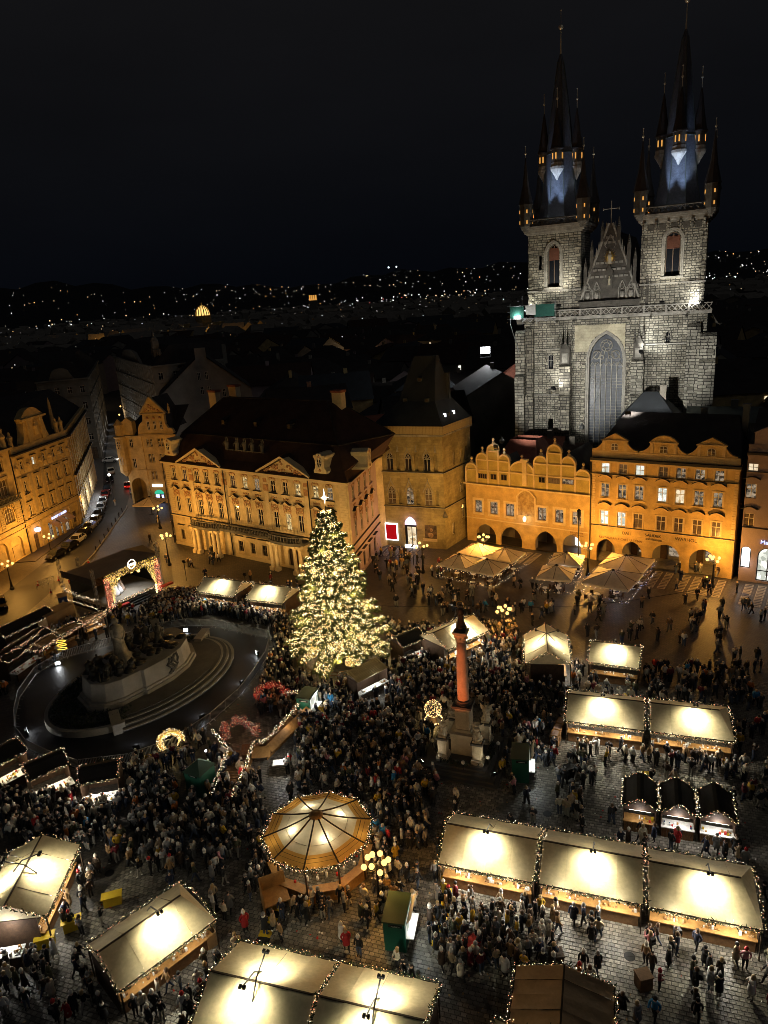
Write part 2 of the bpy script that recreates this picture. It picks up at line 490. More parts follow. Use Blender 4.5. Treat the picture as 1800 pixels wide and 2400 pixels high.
# ------------------------------------------------------------------ mesh helpers
class MB:
 """collects faces with a material slot each; build() links ONE mesh object"""
 def __init__(s):
  s.v=[]; s.f=[]; s.m=[]
 def add(s,vs,fs,m=0):
  o=len(s.v)
  s.v.extend(vs)
  s.f.extend([tuple(i+o for i in f) for f in fs])
  s.m.extend([m]*len(fs))
 def quad(s,a,b,c,d,m=0):
  s.add([a,b,c,d],[(0,1,2,3)],m)
 def box(s,x0,x1,y0,y1,z0,z1,m=0,bottom=True):
  v=[(x0,y0,z0),(x1,y0,z0),(x1,y1,z0),(x0,y1,z0),(x0,y0,z1),(x1,y0,z1),(x1,y1,z1),(x0,y1,z1)]
  f=[(4,5,6,7),(0,1,5,4),(1,2,6,5),(2,3,7,6),(3,0,4,7)]
  if bottom:
   f.append((3,2,1,0))
  s.add(v,f,m)
 def cbox(s,cx,cy,cz,sx,sy,sz,m=0,rz=0.0):
  c,n=cos(rz),sin(rz)
  v=[]
  for dz in (-.5,.5):
   for dx,dy in ((-.5,-.5),(.5,-.5),(.5,.5),(-.5,.5)):
    x,y=dx*sx,dy*sy
    v.append((cx+x*c-y*n,cy+x*n+y*c,cz+dz*sz))
  s.add(v,[(3,2,1,0),(4,5,6,7),(0,1,5,4),(1,2,6,5),(2,3,7,6),(3,0,4,7)],m)
 def prism(s,pts,z0,z1,m=0,cap=True,bot=False):
  """pts: ccw (x, y) outline"""
  n=len(pts)
  v=[(x,y,z0) for x,y in pts]+[(x,y,z1) for x,y in pts]
  f=[(i,(i+1) % n,n+(i+1) % n,n+i) for i in range(n)]
  if cap:
   f.append(tuple(range(n,2*n)))
  if bot:
   f.append(tuple(range(n-1,-1,-1)))
  s.add(v,f,m)
 def xz(s,pts,y0,y1,m=0):
  """outline in x, z (ccw seen from the front, -y) pulled from y0 (front) to y1 (back)"""
  n=len(pts)
  v=[(x,y0,z) for x,z in pts]+[(x,y1,z) for x,z in pts]
  f=[tuple(range(n)),tuple(range(2*n-1,n-1,-1))]
  f += [(i,n+i,n+(i+1) % n,(i+1) % n) for i in range(n)]
  s.add(v,f,m)
 def lathe(s,prof,n=12,cx=0,cy=0,m=0,a0=0.0):
  """prof: (radius, z) from bottom to top"""
  v=[]
  for r,z in prof:
   for k in range(n):
    a=a0+2*PI*k/n
    v.append((cx+r*cos(a),cy+r*sin(a),z))
  f=[]
  for j in range(len(prof)-1):
   for k in range(n):
    f.append((j*n+k,j*n+(k+1) % n,(j+1)*n+(k+1) % n,(j+1)*n+k))
  if prof[-1][0] > 0.001:
   f.append(tuple((len(prof)-1)*n+k for k in range(n)))
  if prof[0][0] > 0.001:
   f.append(tuple(k for k in range(n-1,-1,-1)))
  s.add(v,f,m)
 def tube(s,pts,r,n=6,m=0,r2=None):
  pts=[Vector(p) for p in pts]
  v=[]
  for i,p in enumerate(pts):
   d=(pts[min(i+1,len(pts)-1)]-pts[max(i-1,0)]).normalized()
   a=d.cross(Vector((0,0,1)))
   if a.length < 1e-3:
    a=Vector((1,0,0))
   a.normalize()
   b=d.cross(a)
   rr=r if r2 is None else r+(r2-r)*i/max(1,len(pts)-1)
   for k in range(n):
    t=2*PI*k/n
    v.append(tuple(p+a*(rr*cos(t))+b*(rr*sin(t))))
  f=[]
  for i in range(len(pts)-1):
   for k in range(n):
    f.append((i*n+k,(i+1)*n+k,(i+1)*n+(k+1) % n,i*n+(k+1) % n))
  f.append(tuple(range(n)))
  f.append(tuple(range(len(pts)*n-1,(len(pts)-1)*n-1,-1)))
  s.add(v,f,m)
 def octa(s,x,y,z,r,m=0):
  s.add([(x+r,y,z),(x-r,y,z),(x,y+r,z),(x,y-r,z),(x,y,z+r),(x,y,z-r)],
              [(0,2,4),(2,1,4),(1,3,4),(3,0,4),(2,0,5),(1,2,5),(3,1,5),(0,3,5)],m)
 def ball(s,x,y,z,r,m=0,n=8,k=5,sz=1.0):
  prof=[(max(0.0005,r*sin(PI*i/k)),z-r*sz*cos(PI*i/k)) for i in range(k+1)]
  s.lathe(prof,n,x,y,m)
 def spike(s,x,y,z,dx,dy,dz,w,m=0):
  """a needle-like leaf card bent along its length"""
  d=Vector((dx,dy,dz))
  a=d.cross(Vector((rnd.random()-.5,rnd.random()-.5,rnd.random()-.5)))
  if a.length < 1e-5:
   a=Vector((1,0,0))
  a=a.normalized()*w
  p=Vector((x,y,z))
  s.add([tuple(p-a),tuple(p+a),tuple(p+d*.6+a*.8),tuple(p+d),tuple(p+d*.6-a*.8)],[(0,1,2,3,4)],m)
 def mesh(s,name,mats,smooth=False):
  me=bpy.data.meshes.new(name)
  me.from_pydata(s.v,[],s.f)
  for x in mats:
   me.materials.append(M[x] if isinstance(x,str) else x)
  if len(mats) > 1:
   me.polygons.foreach_set('material_index',s.m)
  if smooth:
   me.polygons.foreach_set('use_smooth',[True]*len(s.f))
  me.update()
  return me
 def build(s,name,mats,parent=None,loc=None,rz=0.0,smooth=False):
  if not isinstance(mats,(list,tuple)):
   mats=[mats]
  o=bpy.data.objects.new(name,s.mesh(name,mats,smooth))
  COL.objects.link(o)
  if parent is not None:
   o.parent=parent
  if loc is not None:
   o.location=loc
  if rz:
   o.rotation_euler=(0,0,rz)
  return o
def tag(o,label=None,cat=None,group=None,kind=None):
 if label:
  o['label']=label
 if cat:
  o['category']=cat
 if group:
  o['group']=group
 if kind:
  o['kind']=kind
 return o
def thing(name,label,cat,loc=(0,0,0),rz=0.0,group=None):
 o=bpy.data.objects.new(name,None)
 o.empty_display_size=0.3
 COL.objects.link(o)
 o.location=loc
 o.rotation_euler=(0,0,rz)
 return tag(o,label,cat,group)
def inst(me,name,parent=None,loc=(0,0,0),rz=0.0,sc=None):
 o=bpy.data.objects.new(name,me)
 COL.objects.link(o)
 if parent is not None:
  o.parent=parent
 o.location=loc
 o.rotation_euler=(0,0,rz)
 if sc:
  o.scale=sc if isinstance(sc,tuple) else (sc,sc,sc)
 return o
KIDS={}
def copy_tree(o,parent=None,kids=None):
 """a thing with its parts and sub-parts"""
 c=o.copy()
 COL.objects.link(c)
 if parent is not None:
  c.parent=parent
 for ch in list(o.children):
  copy_tree(ch,c)
 return c
def setmat(o,i,name):
 o.material_slots[i].link='OBJECT'
 o.material_slots[i].material=M[name]
def lamp(name,kind,loc,power,col,parent=None,size=0.1,target=None,angle=90,blend=0.4):
 d=bpy.data.lights.new(name,kind)
 d.energy=power
 d.color=col
 if kind in ('POINT','SPOT'):
  d.shadow_soft_size=size
 if kind == 'SPOT':
  d.spot_size=R(angle)
  d.spot_blend=blend
 o=bpy.data.objects.new(name,d)
 COL.objects.link(o)
 if parent is not None:
  o.parent=parent
 o.location=loc
 if target is not None:
  v=Vector(target)-Vector(loc)
  o.rotation_euler=v.to_track_quat('-Z','Y').to_euler()
 return o
SODIUM=(1.0,0.475,0.09)
WARM=(1.0,0.80,0.52)
COOL=(0.93,0.97,1.0)
def arch_pts(x0,x1,zs,z1,kind,n=10):
 """points of an arch from (x0, zs) over the crown to (x1, zs)"""
 w=x1-x0
 h=z1-zs
 out=[]
 for i in range(n+1):
  t=i/n
  if kind == 'a':
   a=PI*(1-t)
   out.append(((x0+x1)/2+w/2*cos(a),zs+h*sin(a)))
  else:
   # pointed: two arcs; x = circle of radius r about the far springing
   u=t if t <= .5 else 1-t
   r=(h*h+w*w/4)/w
   amax=math.asin(min(1,h/r))
   a=amax*u*2
   x=r-r*cos(a)
   z=r*sin(a)
   out.append((x0+x if t <= .5 else x1-x,zs+z))
 return out
def wall(mb,L,H,ops,depth=0.3,m=0,mrev=None,x_off=0.0,z_off=0.0):
 """front wall in the plane y=0 with openings; op = (x0, x1, z0, z1, kind, spring)"""
 mrev=m if mrev is None else mrev
 zs={z_off,z_off+H}
 for o in ops:
  zs.add(o[2]); zs.add(o[3])
  if o[4] != 'r':
   zs.add(o[5])
 zs=sorted(z for z in zs if z_off-1e-6 <= z <= z_off+H+1e-6)
 for za,zb in zip(zs[:-1],zs[1:]):
  if zb-za < 1e-5:
   continue
  cut=sorted([(o[0],o[1]) for o in ops if o[2] < zb-1e-6 and o[3] > za+1e-6])
  x=x_off
  for a,b in cut:
   if a > x+1e-6:
    mb.quad((x,0,za),(a,0,za),(a,0,zb),(x,0,zb),m)
   x=max(x,b)
  if x < x_off+L-1e-6:
   mb.quad((x,0,za),(x_off+L,0,za),(x_off+L,0,zb),(x,0,zb),m)
 for o in ops:
  x0,x1,z0,z1,k=o[:5]
  d=depth
  if k == 'r':
   mb.quad((x0,0,z1),(x1,0,z1),(x1,d,z1),(x0,d,z1),mrev)
   zt=z1
  else:
   zt=o[5]
   pts=arch_pts(x0,x1,zt,z1,k)
   n=len(pts)
   h=n // 2
   for i in range(n-1):
    c=(x0,0,z1) if i < h else (x1,0,z1)
    a,b=pts[i],pts[i+1]
    mb.add([(a[0],0,a[1]),(b[0],0,b[1]),c],[(0,1,2)] ,m)
    mb.quad((a[0],0,a[1]),(a[0],d,a[1]),(b[0],d,b[1]),(b[0],0,b[1]),mrev)
  mb.quad((x0,0,z0),(x0,d,z0),(x0,d,zt),(x0,0,zt),mrev)
  mb.quad((x1,d,z0),(x1,0,z0),(x1,0,zt),(x1,d,zt),mrev)
  mb.quad((x0,d,z0),(x0,0,z0),(x1,0,z0),(x1,d,z0),mrev)
WCACHE={}
def window(root,x0,x1,z0,z1,pane='glass',y=0.14,cols=2,rows=(0.64,),frame='win_frame',bar=0.07,label=None,arch=None,name='window'):
 """casement frame with mullions (part) and its glazing (sub-part)"""
 w,h=round(x1-x0,2),round(z1-z0,2)
 key=(w,h,cols,rows,bar,arch,frame)
 if key not in WCACHE:
  b=MB()
  t=bar
  hs=h
  if arch:
   hs=h-arch[1]
   pts=arch_pts(0,w,hs,h,arch[0])
   pin=arch_pts(t,w-t,hs,h-t,arch[0])
   for i in range(len(pts)-1):
    b.quad((pts[i][0],0,pts[i][1]),(pin[i][0],0,pin[i][1]),(pin[i+1][0],0,pin[i+1][1]),(pts[i+1][0],0,pts[i+1][1]))
  else:
   b.box(0,w,0,.07,h-t,h)
  b.box(0,t,0,.07,0,hs)
  b.box(w-t,w,0,.07,0,hs)
  b.box(t,w-t,0,.07,0,t)
  for c in range(1,cols):
   b.box(w*c/cols-t*.55,w*c/cols+t*.55,-.01,.06,t,h-t-(0.0 if not arch else arch[1]*.1))
  for r in rows:
   b.box(t,w-t,-.015,.055,h*r-t*.5,h*r+t*.5)
  me=b.mesh('window',[frame])
  p=MB()
  if arch:
   pts=arch_pts(.02,w-.02,hs,h-.02,arch[0])
   vs=[(.02,.04,.02),(w-.02,.04,.02)]+[(q[0],.04,q[1]) for q in reversed(pts)]
   p.add(vs,[tuple(range(len(vs)))])
  else:
   p.quad((.02,.04,.02),(w-.02,.04,.02),(w-.02,.04,h-.02),(.02,.04,h-.02))
  WCACHE[key]=(me,p.mesh('pane',['glass']))
 me,pme=WCACHE[key]
 o=inst(me,name,root,(x0,y,z0))
 g=inst(pme,'pane',o)
 if pane != 'glass':
  setmat(g,0,pane)
 if label:
  o['label']=label
 return o
HCACHE={}
def cached(key,fn):
 if key not in HCACHE:
  HCACHE[key]=fn()
 return HCACHE[key]
def text(root,s,x,z,size,matname,name='lettering',y=-0.03,ext=0.012,align='CENTER',spacing=1.0,label=None,rot=(PI/2,0,0)):
 c=bpy.data.curves.new(name,'FONT')
 c.body=s
 c.size=size
 c.extrude=ext
 c.align_x=align
 c.space_character=spacing
 tmp=bpy.data.objects.new(name,c)
 me=bpy.data.meshes.new_from_object(tmp)
 bpy.data.objects.remove(tmp)
 me.materials.clear()
 me.materials.append(M[matname])
 o=bpy.data.objects.new(name,me)
 COL.objects.link(o)
 o.parent=root
 o.location=(x,y,z)
 o.rotation_euler=rot
 if label:
  o['label']=label
 return o
def bulbs(mb,path,step,r,jit,mi=0,picks=None,green=None,closed=False):
 """string of bulbs (and greenery) along a polyline"""
 pts=[Vector(p) for p in path]
 if closed:
  pts.append(pts[0])
 for a,b in zip(pts[:-1],pts[1:]):
  n=max(1,int((b-a).length/step))
  for i in range(n):
   p=a.lerp(b,(i+rnd.random())/n)
   mi_=mi if picks is None else rnd.choice(picks)
   mb.octa(p.x+rnd.uniform(-jit,jit),p.y+rnd.uniform(-jit,jit),p.z+rnd.uniform(-jit,jit),r*rnd.uniform(.75,1.2),mi_)
   if green is not None:
    for _ in range(2):
     mb.spike(p.x+rnd.uniform(-jit,jit)*.6,p.y+rnd.uniform(-jit,jit)*.6,p.z+rnd.uniform(-jit,jit)*.6,
                             rnd.uniform(-.22,.22),rnd.uniform(-.22,.22),rnd.uniform(-.2,.16),.035,green)
def facing(p0,p1):
 return math.atan2(p1[1]-p0[1],p1[0]-p0[0])
# ------------------------------------------------------------------ ground, road, hills
def sheet(name,pts,z,mat):
 b=MB()
 b.add([(x,y,z) for x,y in pts],[tuple(range(len(pts)))])
 return tag(b.build(name,mat),kind='structure')
sheet('ground',[(-9000,-600),(9000,-600),(9000,9000),(-9000,9000)],-0.02,'far_ground')
square=sheet('square_paving',[(-95,5),(85,5),(85,118),(20,128),(-30,135),(-60,160),(-95,160)],0.0,'cobble')
ROAD=[(-60.5,60),(-53,60),(-51,118),(-54.8,146),(-61.5,172),(-73,206),(-92,262),(-98,260),(-80.5,206),(-68,172),(-63.2,160),(-59.4,140),(-58.5,122)]
sheet('road',ROAD,0.006,'asphalt')
b=MB()
for pl_ in ([(-64.3,116),(-60.6,116),(-60.3,124),(-60.2,137.6),(-63.6,159),(-68.6,171),(-81,206),(-98,258),(-104,258),(-84,206),(-71.6,174.5),(-61.2,138)],):
 b.prism(pl_,0.0,0.13)
tag(b.build('pavement',['panel_dark']),kind='structure')
b=MB()
kerb=[(-51,112),(-51.2,118),(-54.8,146.5),(-55.5,149)]
for a,c in zip(kerb[:-1],kerb[1:]):
 for i in range(9):
  p=Vector(a).lerp(Vector(c),i/9); q=Vector(a).lerp(Vector(c),(i+.94)/9)
  b.cbox((p.x+q.x)/2,(p.y+q.y)/2,.06,(q-p).length,.25,.13,rz=facing(p,q))
tag(b.build('kerb','granite'),kind='structure')
# hills round the far side of the town, and the dark plain of roofs in front of them
def far_height(az):
 # the skyline stands a little higher to the north (left) than to the east (right)
 return 150+55*max(0,-az/30)+26*sin(az*.21)+14*sin(az*.53+1)
hv,hf=[],[]
nA=120
for i in range(nA+1):
 az=-75+150*i/nA
 for j,(d,k) in enumerate(((2600,0.0),(3300,.22),(4000,.55),(4700,1.0),(5600,1.02),(6400,0))):
  h=-1+far_height(az)*k*(1+.08*sin(az*1.7+j))
  hv.append((d*sin(R(az)),d*cos(R(az)),h))
for i in range(nA):
 for j in range(5):
  a=i*6+j
  hf.append((a,a+6,a+7,a+1))
b=MB()
b.add(hv,hf)
tag(b.build('hills','hill',smooth=True),kind='structure')
def hill_z(x,y):
 d=math.hypot(x,y)
 az=math.degrees(math.atan2(x,y))
 k=np.interp(d,[2600,3300,4000,4700],[0,.22,.55,1.0])
 return float(far_height(az)*k)
# strips of mosaic paving panels laid in front of the houses
def mosaic(P,d,cols,y0,n,pw,ph,gap=0.22):
 u=Vector((d[0],d[1])).normalized()
 v=Vector((-u.y,u.x))
 ang=math.atan2(u.y,u.x)
 strip=MB()
 def pmesh():
  q=MB()
  q.box(-pw/2,pw/2,-ph/2,ph/2,0.0,.014,0,False)
  q.box(-pw*.33,pw*.33,-ph*.16,ph*.16,.014,.018,1,False)
  q.box(-pw*.45,pw*.45,-ph*.45,-ph*.39,.014,.018,1,False)
  q.box(-pw*.45,pw*.45,ph*.39,ph*.45,.014,.018,1,False)
  return q.mesh('mosaic_panel',['panel_light','panel_dark'])
 me=cached(('mosaic',pw,ph),pmesh)
 out=[]
 for s in cols:
  a=Vector(P)+u*(s-pw/2-gap)-v*(y0-.2)
  w=pw+2*gap
  ln=n*(ph+.12)+.3
  c=[a,a+u*w,a+u*w-v*ln,a-v*ln]
  strip.add([(q.x,q.y,.004) for q in c],[(3,2,1,0)])
  for k in range(n):
   p=Vector(P)+u*s-v*(y0+ph/2+k*(ph+.12))
   out.append((p.x,p.y,.004))
 so=tag(strip.build('pavement_strip','panel_dark'),kind='structure')
 for p in out:
  inst(me,'mosaic_panel',so,p,ang)
# ------------------------------------------------------------------ houses round the square
def front(name,label,P0,P1,cat='building',group=None):
 return thing(name,label,cat,(P0[0],P0[1],0),facing(P0,P1),group)
def eyebrow(mb,x0,x1,z,rise,y0=-.28,kind='seg',th=.13,m=0):
 """curved hood over a window"""
 pts=[]
 n=8
 for i in range(n+1):
  t=i/n
  x=x0+(x1-x0)*t
  if kind == 'tri':
   h=rise*(1-abs(2*t-1))
  elif kind == 'ogee':
   h=rise*(.5-.5*cos(2*PI*t)) ** .8
  else:
   h=rise*sin(PI*t)
  pts.append((x,z+h))
 for i in range(n):
  (xa,za),(xb,zb)=pts[i],pts[i+1]
  v=[(xa,y0,za),(xb,y0,zb),(xb,y0,zb+th),(xa,y0,za+th),(xa,0,za),(xb,0,zb),(xb,0,zb+th),(xa,0,za+th)]
  mb.add(v,[(0,1,2,3),(3,2,6,7),(1,0,4,5),(0,3,7,4),(2,1,5,6)],m)
def balusters(parent,x0,x1,y,z,h=.75,mat='granite_dark',step=.34):
 b=MB()
 n=max(1,int((x1-x0)/step))
 for i in range(n):
  b.lathe([(.06,z),(.1,z+h*.3),(.05,z+h*.65),(.07,z+h)],6,x0+(i+.5)*(x1-x0)/n,y)
 b.box(x0,x1,y-.12,y+.12,z+h,z+h+.12)
 b.box(x0,x1,y-.12,y+.12,z-.1,z)
 return b.build('balustrade',mat,parent)
# ---- house with the seven-bay ochre front and the exhibition lettering
P0,P1=(30.4,99.3),(46.4,88.5)
ut=front('ochre_house','ochre four storey town house with three dormer gables and exhibition lettering over its arches',P0,P1)
L=19.25
XS=[(1.35,2.5),(3.8,4.95),(6.1,7.3),(9.2,10.4),(11.5,12.7),(13.9,15.1),(16.3,17.45)]
ops=[(a,b_,13.5,14.95,'r') for a,b_ in XS]+[(a,b_,9.95,11.95,'r') for a,b_ in XS]+[(a,b_,5.75,7.85,'r') for a,b_ in XS]
arches=[(0.9,3.6,0,3.55,'p',1.8),(4.6,7.4,0,3.6,'p',1.8),(8.8,12.5,0,3.75,'a',1.9),(13.75,17.2,0,3.75,'p',1.8)]
w=MB()
wall(w,L,15.4,ops+arches,.28)
w.quad((L,0,0),(L,14,0),(L,14,15.4),(L,0,15.4))
w.quad((0,14,0),(0,0,0),(0,0,15.4),(0,14,15.4))
w.build('wall','plaster_ochre',ut)
# arcade behind the arches
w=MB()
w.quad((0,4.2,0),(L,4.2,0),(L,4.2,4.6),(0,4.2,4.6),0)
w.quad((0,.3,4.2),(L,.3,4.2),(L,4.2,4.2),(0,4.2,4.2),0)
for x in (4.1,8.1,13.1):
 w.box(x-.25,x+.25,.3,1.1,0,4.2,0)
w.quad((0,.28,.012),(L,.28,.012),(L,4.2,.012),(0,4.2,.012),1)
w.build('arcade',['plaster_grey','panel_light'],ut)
for k in range(4):
 w=MB(); w.box(arches[k][0]+.3,arches[k][0]+1.2,4.02,4.12,.1,2.3); w.build('shop_door','wood_dark',ut)
 w=MB(); w.box(arches[k][0]+1.5,arches[k][1]-.3,4.02,4.12,.7,2.4); w.build('shop_window','lit_dim',ut)
t=MB()
t.box(-.15,L+.15,-.42,0,15.15,15.38)
t.box(0,L,-.08,0,15.75,16.75)
t.box(-.05,L+.05,-.14,0,13.22,13.34)
t.box(0,L,-.05,0,5.42,5.52)
for x in (0.05,18.75):
 for k in range(26):
  t.box(x,x+.42+(.12 if k % 2 else 0)*(1 if x < 1 else 0),-.05,0,5.7+k*.36,5.98+k*.36)
for a,b_ in XS:
 for z0,z1 in ((13.5,14.95),(9.95,11.95),(5.75,7.85)):
  t.box(a-.2,a,-.06,0,z0-.15,z1+.2)
  t.box(b_,b_+.2,-.06,0,z0-.15,z1+.2)
  t.box(a,b_,-.06,0,z1,z1+.2)
 t.box(a-.25,b_+.25,-.12,0,9.7,9.82)
for a,b_ in ((1.0,3.0),(3.6,7.9),(8.3,10.9),(11.2,14.9),(15.6,18.2)):
 t.box(a,b_,-.035,0,5.22,5.27)
 t.box(a,b_,-.035,0,4.32,4.37)
 t.box(a,a+.05,-.035,0,4.37,5.22)
 t.box(b_-.05,b_,-.035,0,4.37,5.22)
t.build('trim','trim_ochre',ut)
t=MB()
t.box(-.2,L+.2,-.5,.02,15.385,15.74)
t.box(-.05,L+.05,-.18,0,13.345,13.42)
t.box(0,L+.05,-.14,0,5.53,5.66)
t.build('flashing','black_line',ut)
hood=MB(); eyebrow(hood,-.95,.95,0,.42,-.3); hme=hood.mesh('hood',['trim_ochre'])
hood=MB(); eyebrow(hood,-.97,.97,.13,.42,-.34,th=.05); hme2=hood.mesh('hood_flashing',['black_line'])
lit={0:{0:'lit_white',2:'lit_white',4:'lit_dim',5:'lit_dim',6:'lit_dim'},1:{0:'lit_dim',1:'lit_dim',2:'lit_dim',3:'lit_white',4:'lit_warm',5:'lit_dim',6:'lit_dim'},2:{0:'lit_white',1:'lit_white'}}
for r_,(z0,z1) in enumerate(((13.5,14.95),(9.95,11.95),(5.75,7.85))):
 for k,(a,b_) in enumerate(XS):
  p=lit[r_].get(k,'glass_warm')
  wo_=window(ut,a,b_,z0,z1,p,.13,rows=(.64,) if r_ else (.5,),label='lit window' if p in ('lit_white','lit_warm') else None)
  if r_:
   h=inst(hme,'hood',wo_,((b_-a)/2,-.13,z1-z0+.78))
   h2=inst(hme2,'hood_flashing',wo_,((b_-a)/2,-.13,z1-z0+.79))
text(ut,'DALÍ',5.2,4.55,.62,'dark_ink',spacing=1.0)
text(ut,'SAUDEK',8.85,4.66,.60,'dark_ink')
text(ut,'exhibition',8.95,4.16,.50,'dark_ink',spacing=1.1)
text(ut,'WARHOL',13.2,4.62,.66,'dark_ink')
text(ut,'RESTAURANT CAFÉ U TÝNA',4.3,3.62,.46,'brown_ink',spacing=1.06)
# dormer gables on the parapet
def gable_outline(c,w_,z0,z1,zp,kind):
 pts=[(c-w_/2,z0),(c+w_/2,z0),(c+w_/2,z1)]
 if kind == 'tri':
  pts += [(c+w_/2+.15,z1),(c,zp),(c-w_/2-.15,z1)]
 else:
  for i in range(9):
   a=PI*i/8
   pts.append((c+(w_/2+.12)*cos(a),z1+(zp-z1)*(.5-.5*cos(2*a)) ** .9))
 pts.append((c-w_/2,z1))
 return pts
for c,kind in ((3.15,'tri'),(9.7,'seg'),(15.7,'tri')):
 g=MB()
 g.xz(gable_outline(c,3.5,16.76,18.3,19.3,kind),-.06,.5,0)
 # scrolls either side
 for sgn in (-1,1):
  pts=[(c+sgn*1.75,16.78),(c+sgn*3.15,16.78)]
  for i in range(7):
   a=i/6
   pts.append((c+sgn*(3.15-1.4*a),16.95+1.0*a ** 2.2))
  if sgn < 0:
   pts=pts[::-1]
  g.xz(pts,-.05,.35,0)
 g.box(c-1.9,c+1.9,-.16,-.06,18.22,18.36,1)
 for x in (-1.7,1.3):
  g.box(c+x,c+x+.38,-.11,-.06,16.8,18.2,1)
 go=g.build('dormer_gable',['plaster_ochre','trim_ochre'],ut)
 wn=window(go,c-.5,c+.5,16.85,17.9,'glass_warm',-.1,rows=(.55,),arch=('a',.25))
r_=MB()
r_.quad((-.1,.3,16.2),(L+.1,.3,16.2),(L-1.5,8,21),(2.5,8,21))
r_.quad((L+.1,15.5,16.2),(-.1,15.5,16.2),(2.5,8,21),(L-1.5,8,21))
r_.add([(L+.1,.3,16.2),(L+.1,15.5,16.2),(L-1.5,8,21)],[(0,1,2)])
r_.add([(-.1,15.5,16.2),(-.1,.3,16.2),(2.5,8,21)],[(0,1,2)])
r_.box(0,L,.31,15.4,15.5,16.15)
ro=r_.build('roof','roof_dark',ut)
c_=MB(); c_.box(18.2,19.0,7,8,18,22.4); c_.box(18.1,19.1,6.9,8.1,22.4,22.6); c_.build('chimney','plaster_grey',ro)
c_=MB(); c_.box(12.6,13.4,9,10,19,21.6); c_.build('chimney','plaster_grey',ro)
g_=MB(); g_.tube([(-.1,-.15,.2),(-.1,-.15,15.2)],.08,6); g_.build('drainpipe','black_line',ut)
mosaic(P0,(P1[0]-P0[0],P1[1]-P0[1]),[8.7,10.15,11.6,13.9,15.35,16.8,18.3],0.9,6,1.0,.92)
# ---- low house with two stepped renaissance gables
P0,P1=(13.6,111.8),(30.4,99.5)
sc_=front('gabled_house','orange house with two stepped rounded gables and pointed arcade arches beside the ochre house',P0,P1)
L=20.7
WL=[(1.6,2.85),(4.3,5.65),(7.1,8.5),(12.5,13.85),(15.3,16.6),(18.0,19.4)]
ops=[(a,b_,5.05,7.1,'r') for a,b_ in WL]
arches=[(1.6,5.3,0,3.2,'p',1.0),(6.1,9.8,0,3.3,'p',1.0),(12.0,15.6,0,3.4,'p',1.0),(16.5,19.4,0,3.4,'p',1.6)]
w=MB()
wall(w,L,9.75,ops+arches,.4)
w.quad((0,12,0),(0,0,0),(0,0,9.75),(0,12,9.75))
w.quad((L,0,0),(L,12,0),(L,12,9.75),(L,0,9.75))
w.build('wall','plaster_school',sc_)
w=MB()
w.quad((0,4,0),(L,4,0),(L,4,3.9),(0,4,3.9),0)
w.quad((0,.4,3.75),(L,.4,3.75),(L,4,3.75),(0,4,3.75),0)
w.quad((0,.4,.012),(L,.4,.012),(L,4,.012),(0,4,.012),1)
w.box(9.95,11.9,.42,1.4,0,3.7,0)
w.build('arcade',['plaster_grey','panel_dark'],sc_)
for x in (12.4,6.8,2.2):
 w=MB(); w.box(x,x+1,3.8,3.95,.1,2.4); w.build('shop_door','wood_dark',sc_)
w=MB()
pts=arch_pts(17.2,18.2,1.9,2.6,'a',8)
w.xz([(17.2,.4),(18.2,.4)]+pts[::-1],3.7,3.9)
w.build('lit_doorway','sign_white',sc_)
t=MB()
t.box(-.2,L+.1,-.34,0,9.75,9.98)
t.box(-.05,L,-.1,0,3.98,4.14)
for a,b_ in WL:
 t.box(a-.38,a-.02,-.05,0,4.7,7.5)
 t.box(b_+.02,b_+.38,-.05,0,4.7,7.5)
 t.box(a-.02,b_+.02,-.05,0,7.12,7.5)
 t.box(a-.02,b_+.02,-.07,0,4.7,5.03)
t.build('trim','trim_school',sc_)
for k,(a,b_) in enumerate(WL):
 window(sc_,a,b_,5.05,7.1,'lit_dim',.2,rows=(.6,) if k % 2 else (),frame='win_frame' if k == 5 else 'win_frame_dark')
t=MB()
pts=[(9.25,5.5),(12.0,5.5),(12.0,8.3)]+[(10.62+1.38*cos(PI*i/8),8.3+1.1*sin(PI*i/8)) for i in range(1,8)]+[(9.25,8.3)]
t.xz(pts,-.08,0,0)
t2=MB()
eyebrow(t2,9.0,12.25,8.35,1.25,-.3,th=.25)
t2.box(9.02,9.22,-.2,0,5.5,8.4)
t2.box(12.03,12.23,-.2,0,5.5,8.4)
fr=t.build('fresco',pm('faded_fresco',(0.40,0.22,0.07),.9,0,.5,1.6,.2,5,col2=(0.5,0.36,0.16)),sc_)
t2.build('fresco_frame','trim_school',fr)
l_=MB(); l_.lathe([(.05,4.75),(.22,5.0),(.25,5.35),(.05,5.55)],8,10.6,-.7); wl_=l_.build('wall_lamp','globe_white',sc_)
l_=MB(); l_.tube([(10.6,0,5.6),(10.6,-.7,5.6)],.04); l_.build('bracket','iron',wl_)
lamp('lamp_light','POINT',(10.6,-.9,5.1),60,(1,.97,.85),sc_,.2)
text(sc_,'RISTORANTE',18.75,4.35-.66,.34,'brown_ink')
text(sc_,"CAFFE' ITALIA",18.75,4.35-1.05,.34,'brown_ink')
